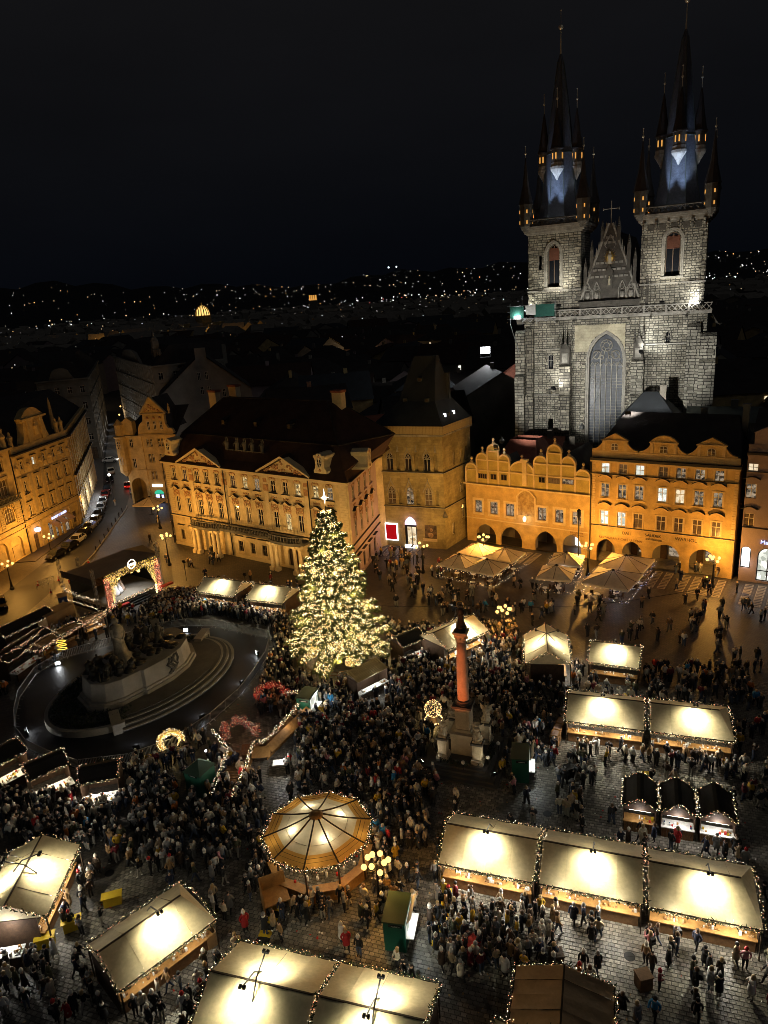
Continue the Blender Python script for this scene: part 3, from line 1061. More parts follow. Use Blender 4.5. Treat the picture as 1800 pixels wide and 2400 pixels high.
# gables: steps with a half-round cap and a finial each
g=MB(); tr=MB()
PX=[0.15,2.15,4.1,5.95,7.85,11.9,14.05,16.25,18.4,20.65]
g.box(0.1,L,0,.5,9.98,12.3,0)
def cap(x0,x1,zb,zt,z_below):
 g.xz([(x0,z_below),(x1,z_below)]+arch_pts(x0,x1,zb,zt,'a',10)[::-1],0,.5,0)
 # raised rim
 n=10
 o_=arch_pts(x0-.08,x1+.08,zb,zt+.14,'a',n)
 i_=arch_pts(x0+.16,x1-.16,zb,zt-.16,'a',n)
 for q in range(n):
  a,b2,c2,d2=o_[q],o_[q+1],i_[q+1],i_[q]
  tr.add([(a[0],-.14,a[1]),(b2[0],-.14,b2[1]),(c2[0],-.14,c2[1]),(d2[0],-.14,d2[1]),(a[0],.55,a[1]),(b2[0],.55,b2[1]),(c2[0],0,c2[1]),(d2[0],0,d2[1])],
               [(3,2,1,0),(0,1,5,4),(2,3,7,6)])
 tr.box(x0-.1,x1+.1,-.16,0,zb-.2,zb-.01)
 c=(x0+x1)/2
 fin=MB()
 fin.lathe([(.3,zt+.1),(.16,zt+.3),(.3,zt+.38),(.1,zt+.5),(.1,zt+.6),(.24,zt+.78),(.15,zt+1.0),(.02,zt+1.06)],8,c,.2)
 fin.build('finial','trim_school',sc_)
cap(.15,2.15,12.3,13.2,12.2)
cap(2.15,4.1,14.0,14.95,12.2)
cap(4.1,5.95,15.5,16.45,12.2)
cap(5.95,7.85,14.0,14.95,12.2)
cap(7.85,11.9,12.4,14.1,12.2)
cap(11.9,14.05,14.1,15.2,12.2)
cap(14.05,16.25,15.9,17.05,12.2)
cap(16.25,18.4,14.2,15.4,12.2)
cap(18.4,20.65,12.5,13.6,12.2)
for k,x in enumerate(PX):
 tr.box(x-.13,x+.13,-.13,0,9.98,(12.15,13.9,15.3,15.3,13.9,13.9,15.7,15.7,14.0,12.3)[k])
for a,b_,z in ((.1,L,12.12),(2.1,7.9,13.85),(11.85,18.45,13.95)):
 tr.box(a,b_,-.15,0,z,z+.17)
tr.box(10.0,10.75,-.2,0,10.4,14.2)
tr.box(9.8,10.95,-.3,.3,14.2,14.55)
g.build('gable','plaster_gable',sc_)
tr.build('gable_moulding','trim_school',sc_)
for a,b_,z0,z1,pn in ((2.4,3.9,10.85,11.65,'glass'),(4.6,5.6,10.85,11.75,'glass'),(6.4,7.4,10.9,11.8,'glass'),(12.7,13.7,11.1,12.0,'glass'),(14.25,16.0,11.15,12.0,'glass_warm'),(16.45,18.2,11.25,12.05,'lit_dim')):
 window(sc_,a,b_,z0,z1,pn,-.1,rows=(),frame='win_frame_dark',cols=2 if b_-a < 1.2 else 4)
r_=MB()
for a,b_,zr,y1 in ((1.5,8.5,13.6,12),(12.5,19.5,15.2,12)):
 c=(a+b_)/2
 r_.quad((a-1,.5,10.2),(a-1,y1,10.2),(c,y1,zr),(c,.5,zr))
 r_.quad((b_+1,y1,10.2),(b_+1,.5,10.2),(c,.5,zr),(c,y1,zr))
r_.quad((0,.5,10.1),(L,.5,10.1),(L,12,10.3),(0,12,10.3))
r_.build('roof','roof_dark',sc_)
mosaic(P0,(P1[0]-P0[0],P1[1]-P0[1]),[10.4,11.8,13.2],1.2,5,1.0,.92)
# small house behind with the bright red tiled roof
rr=thing('red_roof_house','small house with floodlit red tiled roof showing between the stepped gables','building',(24.4,117.5,0),R(-33))
w=MB(); w.box(-4,4,-5,5,0,10.8); w.build('wall','plaster_grey',rr)
r_=MB()
r_.quad((-4.4,-5.3,10.7),(4.4,-5.3,10.7),(2.2,-.5,15.2),(-2.2,-.5,15.2))
r_.quad((4.4,-5.3,10.7),(4.4,5.3,10.7),(2.2,3,15.2),(2.2,-.5,15.2))
r_.quad((-4.4,5.3,10.7),(-4.4,-5.3,10.7),(-2.2,-.5,15.2),(-2.2,3,15.2))
r_.quad((4.4,5.3,10.7),(-4.4,5.3,10.7),(-2.2,3,15.2),(2.2,3,15.2))
r_.build('roof','roof_tile',rr)
# ---- mauve house at the right edge
P0,P1=(47.0,88.1),(61.9,78.0)
mv=front('mauve_house','dim mauve house with a shaped gable and lit shop windows right of the ochre house',P0,P1)
L=18
MX=[(.1,1.3),(3.3,4.5),(6.5,7.7),(9.7,10.9),(12.9,14.1),(15.8,17.0)]
ops=[(a,b_,z0,z1,'r') for a,b_ in MX for z0,z1 in ((15.2,16.2),(11.6,13.5),(7.7,9.5))]
shops=[(.1,1.3,1.9,4.9,'a',4.5),(2.1,4.6,.3,5.0,'a',3.8),(5.6,8.1,.3,5.0,'a',3.8),(9.2,11.6,.3,5.0,'a',3.8)]
w=MB(); wall(w,L,17.2,ops+shops,.3); w.quad((0,12,0),(0,0,0),(0,0,17.2),(0,12,17.2)); w.build('wall','plaster_mauve',mv)
for k,s in enumerate(shops):
 so=window(mv,s[0],s[1],s[2],s[3],'sign_white' if k == 0 else 'lit_white',.2,cols=1 if k == 0 else 2,rows=() if k == 0 else (.3,),frame='iron',arch=('a',s[3]-s[5]),name='shop_window',bar=.12)
 lamp('shop_light','POINT',((s[0]+s[1])/2,-.5,2.6),45,(1,.97,.9),mv,.5)
t=MB()
t.box(-.05,L,-.35,0,17.2,17.4); t.box(0,L,-.12,0,15.0,15.1); t.box(0,L,-.12,0,7.45,7.55); t.box(0,L,-.08,.3,17.7,18.7)
t.xz(gable_outline(3.2,5.2,18.7,20.2,21.6,'tri'),-.05,.4)
t.build('trim','plaster_mauve',mv)
t=MB(); t.box(-.1,L,-.42,0,17.41,17.69); t.box(0,L,-.16,0,15.11,15.17); t.box(0,L,-.16,0,7.56,7.63)
for a,b_ in MX:
 eyebrow(t,a-.4,b_+.4,14.1,.35,-.25,th=.09)
 eyebrow(t,a-.4,b_+.4,10.1,.35,-.25,'ogee',th=.09)
t.build('flashing','black_line',mv)
for k,(a,b_) in enumerate(MX):
 window(mv,a,b_,15.2,16.2,'lit_warm' if k == 0 else 'glass_warm',.13,rows=(.5,))
 window(mv,a,b_,11.6,13.5,'lit_dim' if k == 0 else 'glass_warm',.13)
 window(mv,a,b_,7.7,9.5,'glass_warm',.13)
text(mv,'Man',2.3,5.55,.75,'sign_blue',align='LEFT',y=-.12,ext=.03)
r_=MB(); r_.quad((-.1,.3,17.5),(L,.3,17.5),(L,8,22),(0,8,22)); r_.build('roof','roof_dark',mv)
mosaic(P0,(P1[0]-P0[0],P1[1]-P0[1]),[1.6,3.1,4.6,6.1],0.9,7,1.0,.92)
# ---- gothic stone tower house
P0,P1=(-0.8,112.3),(9.5,107.8)
sb=front('tower_house','yellow stone gothic tower house with steep dark tent roof beside the rococo palace',P0,P1)
L=11.4
ops=[]
UP=[(1.85,3.05),(5.0,6.2),(8.15,9.35)]
NI=[(.5,1.15),(3.6,4.25),(6.7,7.35),(9.9,10.55)]
ops += [(a,b_,12.85,15.85,'p',14.8) for a,b_ in UP]
ops += [(a,b_,12.9,15.75,'p',15.1) for a,b_ in NI]
MI=[(1.75,3.15),(4.95,6.25),(8.1,9.4)]
ops += [(a,b_,7.25,10.3,'p',9.0) for a,b_ in MI]
ops += [(a,b_,7.3,9.9,'p',9.2) for a,b_ in NI]
ops += [(4.3,6.45,.35,5.25,'p',3.8)]
w=MB(); wall(w,L,18.5,ops,.38)
SD=9.2
w.build('wall','stone_bell',sb)
w=MB()
for a,b_ in NI:
 w.quad((a,.36,12.9),(b_,.36,12.9),(b_,.36,15.8),(a,.36,15.8))
 w.quad((a,.36,7.3),(b_,.36,7.3),(b_,.36,9.95),(a,.36,9.95))
w.build('niche_back','stone_bell',sb)
sd=MB(); wall(sd,SD,18.5,[(3.2,3.9,13.2,15.6,'p',15.0),(5.5,6.2,13.2,15.6,'p',15.0),(7.2,7.8,13.2,15.6,'p',15.0),(5.2,6.2,8.2,9.8,'r'),(2.2,3.0,1.8,3.8,'r'),(5.5,6.6,3.6,5.6,'r')],.35)
sdo=sd.build('side_wall','stone_bell',sb,(L,0,0),R(78))
for a,b_,z0,z1 in ((5.2,6.2,8.2,9.8),(2.2,3.0,1.8,3.8),(5.5,6.6,3.6,5.6)):
 window(sdo,a,b_,z0,z1,'glass',.2)
for a,b_,z0,z1 in ((3.2,3.9,13.2,15.6),(5.5,6.2,13.2,15.6),(7.2,7.8,13.2,15.6)):
 window(sdo,a,b_,z0,z1,'glass',.2,rows=(),arch=('p',.6))
sx,sy=L+SD*cos(R(78)),SD*sin(R(78))
w=MB(); w.quad((-.0,sy,0),(0,0,0),(0,0,18.5),(0,sy,18.5)); w.quad((sx,sy,0),(0,sy,0),(0,sy,18.5),(sx,sy,18.5)); w.build('rear_wall','stone_bell',sb)
def offset_box(mb,o_,z0,z1,m=0):
 pts=[(-o_,-o_),(L+o_,-o_),(sx+o_,sy+o_),(-o_,sy+o_)]
 mb.prism(pts,z0,z1,m,True,True)
t=MB()
offset_box(t,.3,18.5,18.8); offset_box(t,.14,12.6,12.72); offset_box(t,.14,6.85,6.97)
t.build('cornice','church_trim',sb)
t=MB(); offset_box(t,.2,12.725,12.79); offset_box(t,.2,6.975,7.04); offset_box(t,.34,18.81,18.9)
t.build('flashing','black_line',sb)
# board-clad attic: each board a part
pl=MB(); pl.box(-.3,L+.3,.02-.3,sy,18.9,20.1); 
bd=MB(); bd.box(.02,.53,-.06,0,0,1.25); bme=bd.mesh('board',[pm('larch_board',(.40,.31,.15),.8,0,.25,1.5,.3,8)])
core=MB(); offset_box(core,.3,18.9,20.1); core.build('attic','wood',sb)
for i in range(22):
 inst(bme,'board',sb,(-.33+i*.548,-.31,18.88),0)
for i in range(17):
 q=i*.548
 inst(bme,'board',sb,(L+.34+q*cos(R(78)),-.3+q*sin(R(78)),18.88),R(78))
for k,(a,b_) in enumerate(UP):
 wn=window(sb,a,b_,12.85,15.85,'glass',.22,cols=2,rows=(.66,),arch=('p',1.05),frame='church_trim',bar=.11)
 q=MB(); w_=b_-a
 for sgn in (-1,1):
  q.tube([(w_/2,.02,1.95),(w_/2+sgn*.28,.02,2.25),(w_/2,.02,2.6)],.05,5)
  q.tube([(w_/2+sgn*.02,.02,1.95),(w_/2+sgn*.45,.02,2.3)],.05,5)
 q.build('tracery','church_trim',wn)
for k,(a,b_) in enumerate(MI):
 wn=window(sb,a,b_,7.25,10.3,'lit_dim' if k == 1 else 'glass_warm',.22,cols=2,rows=(.28,.58),arch=('p',1.3),frame='church_trim',bar=.09)
 q=MB(); w_=b_-a
 for dx,dz in ((-.3,2.0),(.3,2.0),(0,2.45)):
  q.tube([(w_/2+dx+.22*cos(2*PI*i/8),.02,dz+.22*sin(2*PI*i/8)) for i in range(9)],.045,4)
 q.build('tracery','church_trim',wn)
# gablets over the middle and upper windows
for a,b_ in MI:
 c=(a+b_)/2
 t=MB()
 for sgn in (-1,1):
  t.tube([(c+sgn*.85,-.06,9.4),(c,-.1,11.3)],.07,5)
 t.lathe([(.12,11.2),(.05,11.5),(.14,11.6),(.02,11.8)],6,c,-.1)
 t.build('gablet','church_trim',sb)
for a,b_ in UP:
 c=(a+b_)/2
 t=MB()
 for sgn in (-1,1):
  t.tube([(c+sgn*.7,-.05,14.9),(c+sgn*.4,-.06,15.7),(c,-.08,16.4)],.06,5)
 t.lathe([(.1,16.3),(.04,16.5),(.1,16.6),(.02,16.75)],6,c,-.08)
 t.build('gablet','church_trim',sb)
for a,b_ in NI:
 c=(a+b_)/2
 t=MB()
 t.lathe([(.22,16.0),(.1,16.5),(.03,17.1)],6,c,-.04)
 t.build('finial','church_trim',sb)
# doorway with a lit fanlight, posters
d=MB(); d.xz([(4.35,3.75),(6.4,3.75)]+arch_pts(4.35,6.4,3.8,5.2,'p',10)[::-1],.2,.25); dr=d.build('fanlight','pink_light',sb)
lamp('fanlight_lamp','POINT',(5.4,-.6,4.4),60,(1,.6,1),sb,.3)
d=MB()
d.box(4.4,4.75,.15,.3,.35,3.7); d.box(4.75,6.4,.15,.3,3.45,3.7); d.box(6.28,6.4,.15,.3,.35,3.45); d.box(5.5,5.58,.15,.28,.35,3.45)
dr=d.build('door','iron',sb)
d=MB(); d.quad((4.75,.26,.35),(6.28,.26,.35),(6.28,.26,3.45),(4.75,.26,3.45)); d.build('pane','lit_warm',dr)
d=MB(); d.box(4.3,6.5,-.5,.2,0,.2); d.box(4.3,6.5,-.2,.2,.2,.35); d.build('doorstep','sign_white',sb)  # emissive step stands in for bright light falling on it
d=MB(); d.box(.95,3.15,-.2,0,1.0,3.95); ps=d.build('lightbox','sign_white',sb)
d=MB(); d.box(1.12,2.98,-.23,-.2,1.2,3.75); d.build('poster','sign_red',ps)
d=MB(); d.box(7.9,9.9,-.1,0,1.75,4.0); ps=d.build('poster',pm('portrait_print',(0.05,0.035,0.02),.6,0,.9,1.4,0,5,col2=(.16,.10,.06)),sb)
d=MB(); d.ball(9.0,-.08,3.2,.26,0,8,5,1.25); d.ball(8.85,-.05,2.3,.5,0,8,5,.9)
for v in d.v:pass
d.v=[(x,-.1-(abs(y+.08)*.1),z) for x,y,z in d.v]
d.build('portrait',pm('portrait_flesh',(.30,.19,.11),.7,0,.5,3),ps)
d=MB(); d.box(7.5,9.9,-.06,0,1.2,1.65); d.build('caption_board','trim_kinsky',sb)
bl=MB(); bl.lathe([(.45,5.6),(.42,5.75),(.25,6.1),(.2,6.4),(.08,6.55)],10,L+.15,-.35); bl.tube([(L,0,6.5),(L+.15,-.35,6.6)],.07); bl.build('stone_bell','church_dark',sb)
# tent roof
t=MB()
zt,za=20.1,30.4
A_=[(-.25,-.25),(L+.25,-.25),(sx+.2,sy+.2),(-.25,sy+.2)]
B_=[(6.0,4.3),(9.6,4.3),(9.8,5.0),(6.0,5.0)]
K_=[(3.6,2.6),(9.9,2.0),(11.0,6.9),(3.6,7.2)]
def ring(mb,a,za_,b2,zb_,m=0):
 for i in range(4):
  j=(i+1) % 4
  mb.quad((*a[i],za_),(*a[j],za_),(*b2[j],zb_),(*b2[i],zb_),m)
ring(t,A_,zt,K_,23.6); ring(t,K_,23.6,B_,za)
t.add([(*p,za) for p in B_],[(0,1,2,3)])
ro=t.build('roof','roof_slate',sb)
for x,z,y in ((4.9,23.8,2.45),(8.6,23.8,2.15),(7.2,26.9,3.2)):
 q=MB(); q.box(x-.35,x+.35,y-.25,y+.5,z-.3,z+.3); so=q.build('skylight','roof_metal',ro)
 q=MB(); q.quad((x-.25,y-.26,z-.2),(x+.25,y-.26,z-.2),(x+.25,y-.26,z+.2),(x-.25,y-.26,z+.2)); q.build('pane','glass_warm',so)
for q_ in (2.2,3.4,5.0):
 x,y=L+.3+q_*cos(R(78))-1.0,q_*sin(R(78))
 q=MB(); q.cbox(x,y,21.3,.5,.6,.6,0,R(78)); so=q.build('skylight','roof_metal',ro)
 q=MB(); q.cbox(x+.12,y,21.45,.4,.45,.5,0,R(78)); q.build('pane','sign_white' if q_ != 3.4 else 'glass_warm',so)
q=MB(); q.box(10.2,11.0,6,6.6,23,27.5); q.build('chimney','roof_slate',ro)
mosaic(P0,(P1[0]-P0[0],P1[1]-P0[1]),[1.0,2.4,3.8,5.2,6.6],0.9,4,1.0,.95)
# ---- rococo palace
P0,P1=(-37.3,120.6),(-4.85,96.77)
kp=front('rococo_palace','long cream rococo palace with two triangular pediments and dark red mansard roof behind the tree',P0,P1)
L=40.3
KX=[(1.7,2.75),(4.5,5.55),(7.55,8.65),(9.95,11.0),(12.5,13.55),(16.2,17.3),(18.95,20.0),(21.55,22.7),(25.0,26.1),(27.55,28.65),(30.1,31.2),(33.6,34.7),(36.3,37.4)]
GX=[KX[0],KX[1],KX[5],KX[6],KX[7],KX[11],KX[12]]
ops=[(a,b_,12.1,14.0,'r') for a,b_ in KX]+[(a,b_,6.35,9.0,'r') for a,b_ in KX]+[(a,b_,1.1,2.9,'r') for a,b_ in GX]
doors=[(9.2,11.2,0,3.5,'a',2.5),(27.2,29.4,0,3.6,'a',2.5)]
w=MB(); wall(w,L,15.0,ops+doors,.3); w.build('wall','plaster_kinsky',kp)
w=MB()
for d_ in doors:
 w.quad((d_[0]-.2,.6,0),(d_[1]+.2,.6,0),(d_[1]+.2,.6,3.8),(d_[0]-.2,.6,3.8))
w.build('gate','wood_dark',kp)
# side front towards the tower house
SDIR=Vector((-0.9+4.85,111.2-96.77)); SL=SDIR.length
srz=math.atan2(SDIR.y,SDIR.x)-facing(P0,P1)
SX=[(1.6,2.7),(4.7,5.8),(7.8,8.9),(10.9,12.0)]
w=MB(); wall(w,SL,15.0,[(a,b_,12.1,14.0,'r') for a,b_ in SX]+[(a,b_,6.35,9.0,'r') for a,b_ in SX]+[(a,b_,.6,2.9,'r') for a,b_ in SX],.3)
ks=w.build('side_wall','plaster_pink',kp,(L,0,0),srz)
sxx,syy=L+SL*cos(srz),SL*sin(srz)
w=MB()
w.quad((0,18,0),(0,0,0),(0,0,15),(0,18,15)); w.quad((sxx,syy,0),(L-3,20,0),(L-3,20,15),(sxx,syy,15)); w.quad((L-3,20,0),(0,18,0),(0,18,15),(L-3,20,15))
w.build('rear_wall','plaster_kinsky',kp)
# ornament: hoods, stucco panels, swags
def stucco_bm():
 b=MB()
 r0=random.Random(3)
 for i in range(26):
  a=r0.uniform(-1,1); z=r0.uniform(0,1)
  b.ball(a*.62,-.03-.05*(1-abs(a)),.25+z*(1.0-.5*abs(a)),r0.uniform(.07,.15),0,6,3)
 for sgn in (-1,1):
  b.tube([(sgn*.75,-.05,1.25),(sgn*.6,-.1,.9),(sgn*.75,-.06,.5),(sgn*.62,-.04,.05),(sgn*.74,-.03,-.5)],.08,5)
 return b.mesh('stucco',['stucco'])
stme=stucco_bm()
sw=MB()
for sgn in (-1,1):
 sw.tube([(sgn*.05,-.05,0),(sgn*.3,-.07,-.14),(sgn*.55,-.05,.04),(sgn*.62,-.04,-.16)],.06,5)
sw.ball(0,-.05,.0,.12,0,6,4)
swme=sw.mesh('swag',['stucco'])
cr=MB()
for sgn in (-1,1):
 cr.tube([(sgn*.62,-.03,.1),(sgn*.62,-.05,.45),(sgn*.4,-.06,.62),(0,-.08,.5)],.07,5)
cr.ball(0,-.08,.55,.13,0,6,4)
crme=cr.mesh('crest',['stucco'])
def hood_me(kind,flash):
 b=MB()
 if kind == 'tri':
  pts=[(-1.0,0),(-.62,.02),(0,.5),(.62,.02),(1.0,0)]
 else:
  pts=[(-1.0+.2*i,.42*(.5-.5*cos(2*PI*i/10)) ** .8) for i in range(11)]
 z=.0 if not flash else .15
 th=.14 if not flash else .07
 for (xa,za),(xb,zb) in zip(pts[:-1],pts[1:]):
  y0=-.38 if not flash else -.44
  v=[(xa,y0,za+z),(xb,y0,zb+z),(xb,y0,zb+z+th),(xa,y0,za+z+th),(xa,0,za+z),(xb,0,zb+z),(xb,0,zb+z+th),(xa,0,za+z+th)]
  b.add(v,[(0,1,2,3),(3,2,6,7),(1,0,4,5),(0,3,7,4),(2,1,5,6)])
 return b.mesh('hood' if not flash else 'hood_flashing',['trim_kinsky' if not flash else 'black_line'])
hoods={k:(hood_me(k,0),hood_me(k,1)) for k in ('tri','ogee')}
def palace_windows(par,XS_,side=False):
 for k,(a,b_) in enumerate(XS_):
  wd=b_-a
  up='glass'
  if not side:
   up={0:'glass',1:'lit_brown',5:'lit_brown',6:'lit_tree',7:'lit_dim',10:'lit_tree',11:'lit_tree',12:'lit_dim'}.get(k,'glass')
  wn=window(par,a,b_,12.1,14.0,up,.12,rows=(.6,),bar=.08)
  inst(crme,'crest',wn,(wd/2,-.12,1.75)); inst(swme,'swag',wn,(wd/2,-.12,-.75))
  lo='glass'
  if not side:
   lo={3:'lit_tree' if False else 'glass_warm',6:'glass_warm',9:'lit_tree'}.get(k,'glass')
  wn=window(par,a,b_,6.35,9.0,lo,.12,rows=(.62,),bar=.08)
  kd_='tri' if k in (5,7,3,9) or (side and k % 2) else 'ogee'
  inst(hoods[kd_][0],'hood',wn,(wd/2,-.12,4.0)); inst(hoods[kd_][1],'hood_flashing',wn,(wd/2,-.12,4.0))
  inst(stme,'stucco',wn,(wd/2,-.1,2.75))
palace_windows(kp,KX)
palace_windows(ks,SX,True)
for a,b_ in GX:
 window(kp,a,b_,1.1,2.9,'glass',.14,rows=(.5,),frame='win_frame_dark',cols=2)
for k,(a,b_) in enumerate(SX):
 window(ks,a,b_,.6,2.9,'glass',.14,rows=(.7,),frame='win_frame_dark',cols=2)
t=MB(); dk=MB(); st=MB()
t.box(-.35,L+.2,-.55,0,14.85,15.15); t.box(-.1,L,-.2,0,14.6,14.84); t.box(-.1,L,-.16,0,5.35,5.6); t.box(0,L,-.1,0,0,.55)
dk.box(-.4,L+.25,-.62,.1,15.16,15.24); dk.box(-.12,L,-.26,0,5.61,5.7)
for a,b_ in KX:
 t.box(a-.25,b_+.25,-.2,0,11.85,12.0); dk.box(a-.28,b_+.28,-.24,0,12.01,12.06)
 t.box(a-.16,a,-.05,0,12.06,14.1); t.box(b_,b_+.16,-.05,0,12.06,14.1)
 t.box(a-.16,a,-.05,0,6.2,9.1); t.box(b_,b_+.16,-.05,0,6.2,9.1)
# giant pilasters with capitals
for x in (6.35,14.4,23.7,32.0):
 t.box(x,x+.75,-.14,0,5.7,14.6)
 st.box(x-.08,x+.83,-.2,0,12.3,13.3); st.box(x,x+.75,-.18,-.14,13.7,14.3)
# rusticated corner strips with grooves
for x in (0,38.6):
 for k in range(24):
  t.box(x,x+1.35,-.08,0,5.75+k*.37,5.75+k*.37+.33)
 for k in range(12):
  t.box(x,x+(1.4 if x else 6.3),-.1,0,.6+k*.39,.6+k*.39+.35) if x else None
for a,b_ in GX:
 t.box(a-.35,b_+.35,-.35,0,3.75,3.88); dk.box(a-.4,b_+.4,-.42,0,3.885,3.95)
 t.box(a-.2,a,-.08,0,.95,3.1); t.box(b_,b_+.2,-.08,0,.95,3.1)
t.build('trim','trim_kinsky',kp); dk.build('flashing','black_line',kp); st.build('capital','stucco',kp)
t=MB(); dk=MB()
t.box(0,SL,-.5,0,14.85,15.15); t.box(0,SL,-.16,0,5.35,5.6); t.box(0,SL,-.1,0,0,.55); dk.box(0,SL,-.57,.1,15.16,15.24)
for z in (5.61,4.3):
 q=MB(); q.box(0,SL,-.24,0,z,z+.07); q.build('string_flashing','black_line',kp,(L,0,0),srz)
for a,b_ in SX:
 t.box(a-.25,b_+.25,-.2,0,11.85,12.0); q=MB(); q.box(a-.35,b_+.35,-.4,0,3.6,3.68); q.build('window_canopy','black_line',kp,(L,0,0),srz)
t.build('side_trim','plaster_pink',kp,(L,0,0),srz); dk.build('side_flashing','black_line',kp,(L,0,0),srz)
# pediments
for c in (9.55,27.3+1.15):
 a,b_=c-5.3,c+4.9
 p=MB()
 p.xz([(a,15.16),(b_,15.16),((a+b_)/2,17.6)],-.2,.6,0)
 pe=p.build('pediment','plaster_kinsky',kp)
 p=MB()
 for (xa,za),(xb,zb) in (((a-.3,15.2),((a+b_)/2,17.85)),(((a+b_)/2,17.85),(b_+.3,15.2))):
  v=[(xa,-.65,za),(xb,-.65,zb),(xb,-.65,zb+.28),(xa,-.65,za+.28),(xa,.7,za),(xb,.7,zb),(xb,.7,zb+.28),(xa,.7,za+.28)]
  p.add(v,[(0,1,2,3),(3,2,6,7),(1,0,4,5),(0,3,7,4),(2,1,5,6)])
 p.build('cornice','trim_kinsky',pe)
 p=MB(); r0=random.Random(5)
 for i in range(60):
  q=r0.uniform(-.85,.85); zz=15.4+r0.random()*1.9*(1-abs(q))
  p.ball((a+b_)/2+q*4.6,-.24,zz,r0.uniform(.1,.24),0,6,3)
 p.build('relief','stucco',pe)
 r_=MB()
 for sgn in (-1,1):
  m_=(a+b_)/2
  x=m_+sgn*5.3
  r_.add([(x,-.6,15.45),(m_,-.6,18.14),(m_,5,18.14),(x,1.2,15.45)],[(0,1,2,3)])
 r_.build('pediment_roof','roof_brown',pe)
# mansard roof
EV=[(-.5,-.6),(L+.5,-.6),(sxx+.4,syy+.3),(L-3,20),(-.5,18.5)]
BR=[(2.6,2.6),(37.0,2.6),(40.2,12.5),(L-5,16.5),(2.6,15.5)]
RG=[(7.6,8.6),(30.6,8.6),(31.4,9.6),(30.6,10.2),(7.6,10.0)]
r_=MB()
def ringn(mb,a,za_,b2,zb_,m=0):
 n=len(a)
 for i in range(n):
  j=(i+1) % n
  mb.quad((*a[i],za_),(*a[j],za_),(*b2[j],zb_),(*b2[i],zb_),m)
MI_=[((e[0]*.62+q[0]*.38),(e[1]*.62+q[1]*.38)) for e,q in zip(EV,BR)]
ringn(r_,EV,15.25,MI_,16.4); ringn(r_,MI_,16.4,BR,19.6); ringn(r_,BR,19.6,RG,24.9)
r_.add([(*p,24.9) for p in RG],[tuple(range(5))])
kr=r_.build('roof','roof_brown',kp)
# ridge and hip tiles, lightning wire
r_=MB()
r_.tube([(7.6,8.6,24.95),(30.6,8.6,24.95)],.12,5)
for i in range(5):
 r_.tube([(*BR[i],19.65),(*RG[i],24.95)],.1,5); r_.tube([(*BR[i],19.65),(*BR[(i+1) % 5],19.65)],.1,5)
r_.build('hip_tiles','roof_dark',kr)
def baroque_dormer(x,z,rz,y,par):
 b=MB()
 pts=[(-1.15,0),(1.15,0),(1.2,.35),(.85,.8),(.8,1.9),(1.05,2.35),(1.05,2.6),(.6,2.62),(.3,2.9),(-.3,2.9),(-.6,2.62),(-1.05,2.6),(-1.05,2.35),(-.8,1.9),(-.85,.8),(-1.2,.35)]
 b.xz(pts,-.25,2.2)
 o=b.build('dormer','trim_kinsky',par,(x,y,z),rz)
 b=MB()
 el=[(.38*cos(2*PI*i/14),1.55+.62*sin(2*PI*i/14)) for i in range(14)]
 b.xz(el,-.3,-.24); b.build('oval_window','glass',o)
 b=MB()
 b.tube([(.44*cos(2*PI*i/14),-.3,1.55+.69*sin(2*PI*i/14)) for i in range(15)],.08,5)
 b.box(-.05,.05,-.34,-.29,.95,2.15); b.box(-.38,.38,-.34,-.29,1.52,1.6)
 b.build('oval_frame','win_frame',o)
 b=MB(); b.ball(0,-.28,.45,.22,0,6,3); b.ball(0,-.28,2.5,.2,0,6,3); b.build('stucco','stucco',o)
baroque_dormer(2.2,16.3,0,-.1,kp)
baroque_dormer(35.7,16.1,0,-.1,kp)
baroque_dormer(40.35,16.1,srz,5.0,kp)
# attic balustrade with statues between the pediments
at_=MB(); at_.box(14.4,23.2,1.2,1.7,16.2,17.0); 
at_.build('attic','granite_dark',kp)
balusters(kp,14.4,23.2,1.45,17.0,.8)
for x in (14.8,17.2,18.9,20.6,22.8):
 b=MB()
 b.lathe([(.34,17.9),(.3,18.5),(.36,19.0),(.22,19.35),(.1,19.45),(.16,19.6),(.13,19.8),(.02,19.88)],8,x,1.45)
 b.tube([(x-.3,1.4,19.2),(x-.55,1.2,18.8),(x-.35,1.05,18.6)],.08,5)
 b.tube([(x+.3,1.4,19.2),(x+.55,1.3,19.6),(x+.5,1.2,20.0)],.07,5)
 b.build('roof_statue','granite_dark',kp)
# balcony along the middle on portal columns
b=MB()
BX0,BX1=6.7,32.0
b.box(BX0,BX1,-1.5,0,4.75,5.05); b.box(BX0-.15,BX1+.15,-1.7,0,5.05,5.2)
for c in (10.2,28.3):
 pts=[(c+3.4*cos(a),-1.5-1.0*sin(a)) for a in [PI*i/10 for i in range(11)]]
 b.prism([(x,y) for x,y in pts][::-1],4.75,5.2,0,True,True)
bo=b.build('balcony','granite_dark',kp)
balusters(bo,BX0,7.0,-1.5,5.3); balusters(bo,13.4,25.1,-1.5,5.3); balusters(bo,31.4,BX1,-1.5,5.3)
b=MB()
for c in (10.2,28.3):
 n=16
 for i in range(n+1):
  a=PI*i/n
  b.lathe([(.06,5.3),(.1,5.55),(.05,5.85),(.07,6.05)],6,c+3.3*cos(a),-1.5-.9*sin(a))
 b.tube([(c+3.3*cos(PI*i/n),-1.5-.9*sin(PI*i/n),6.1) for i in range(n+1)],.12,5)
b.build('balustrade','granite_dark',bo)
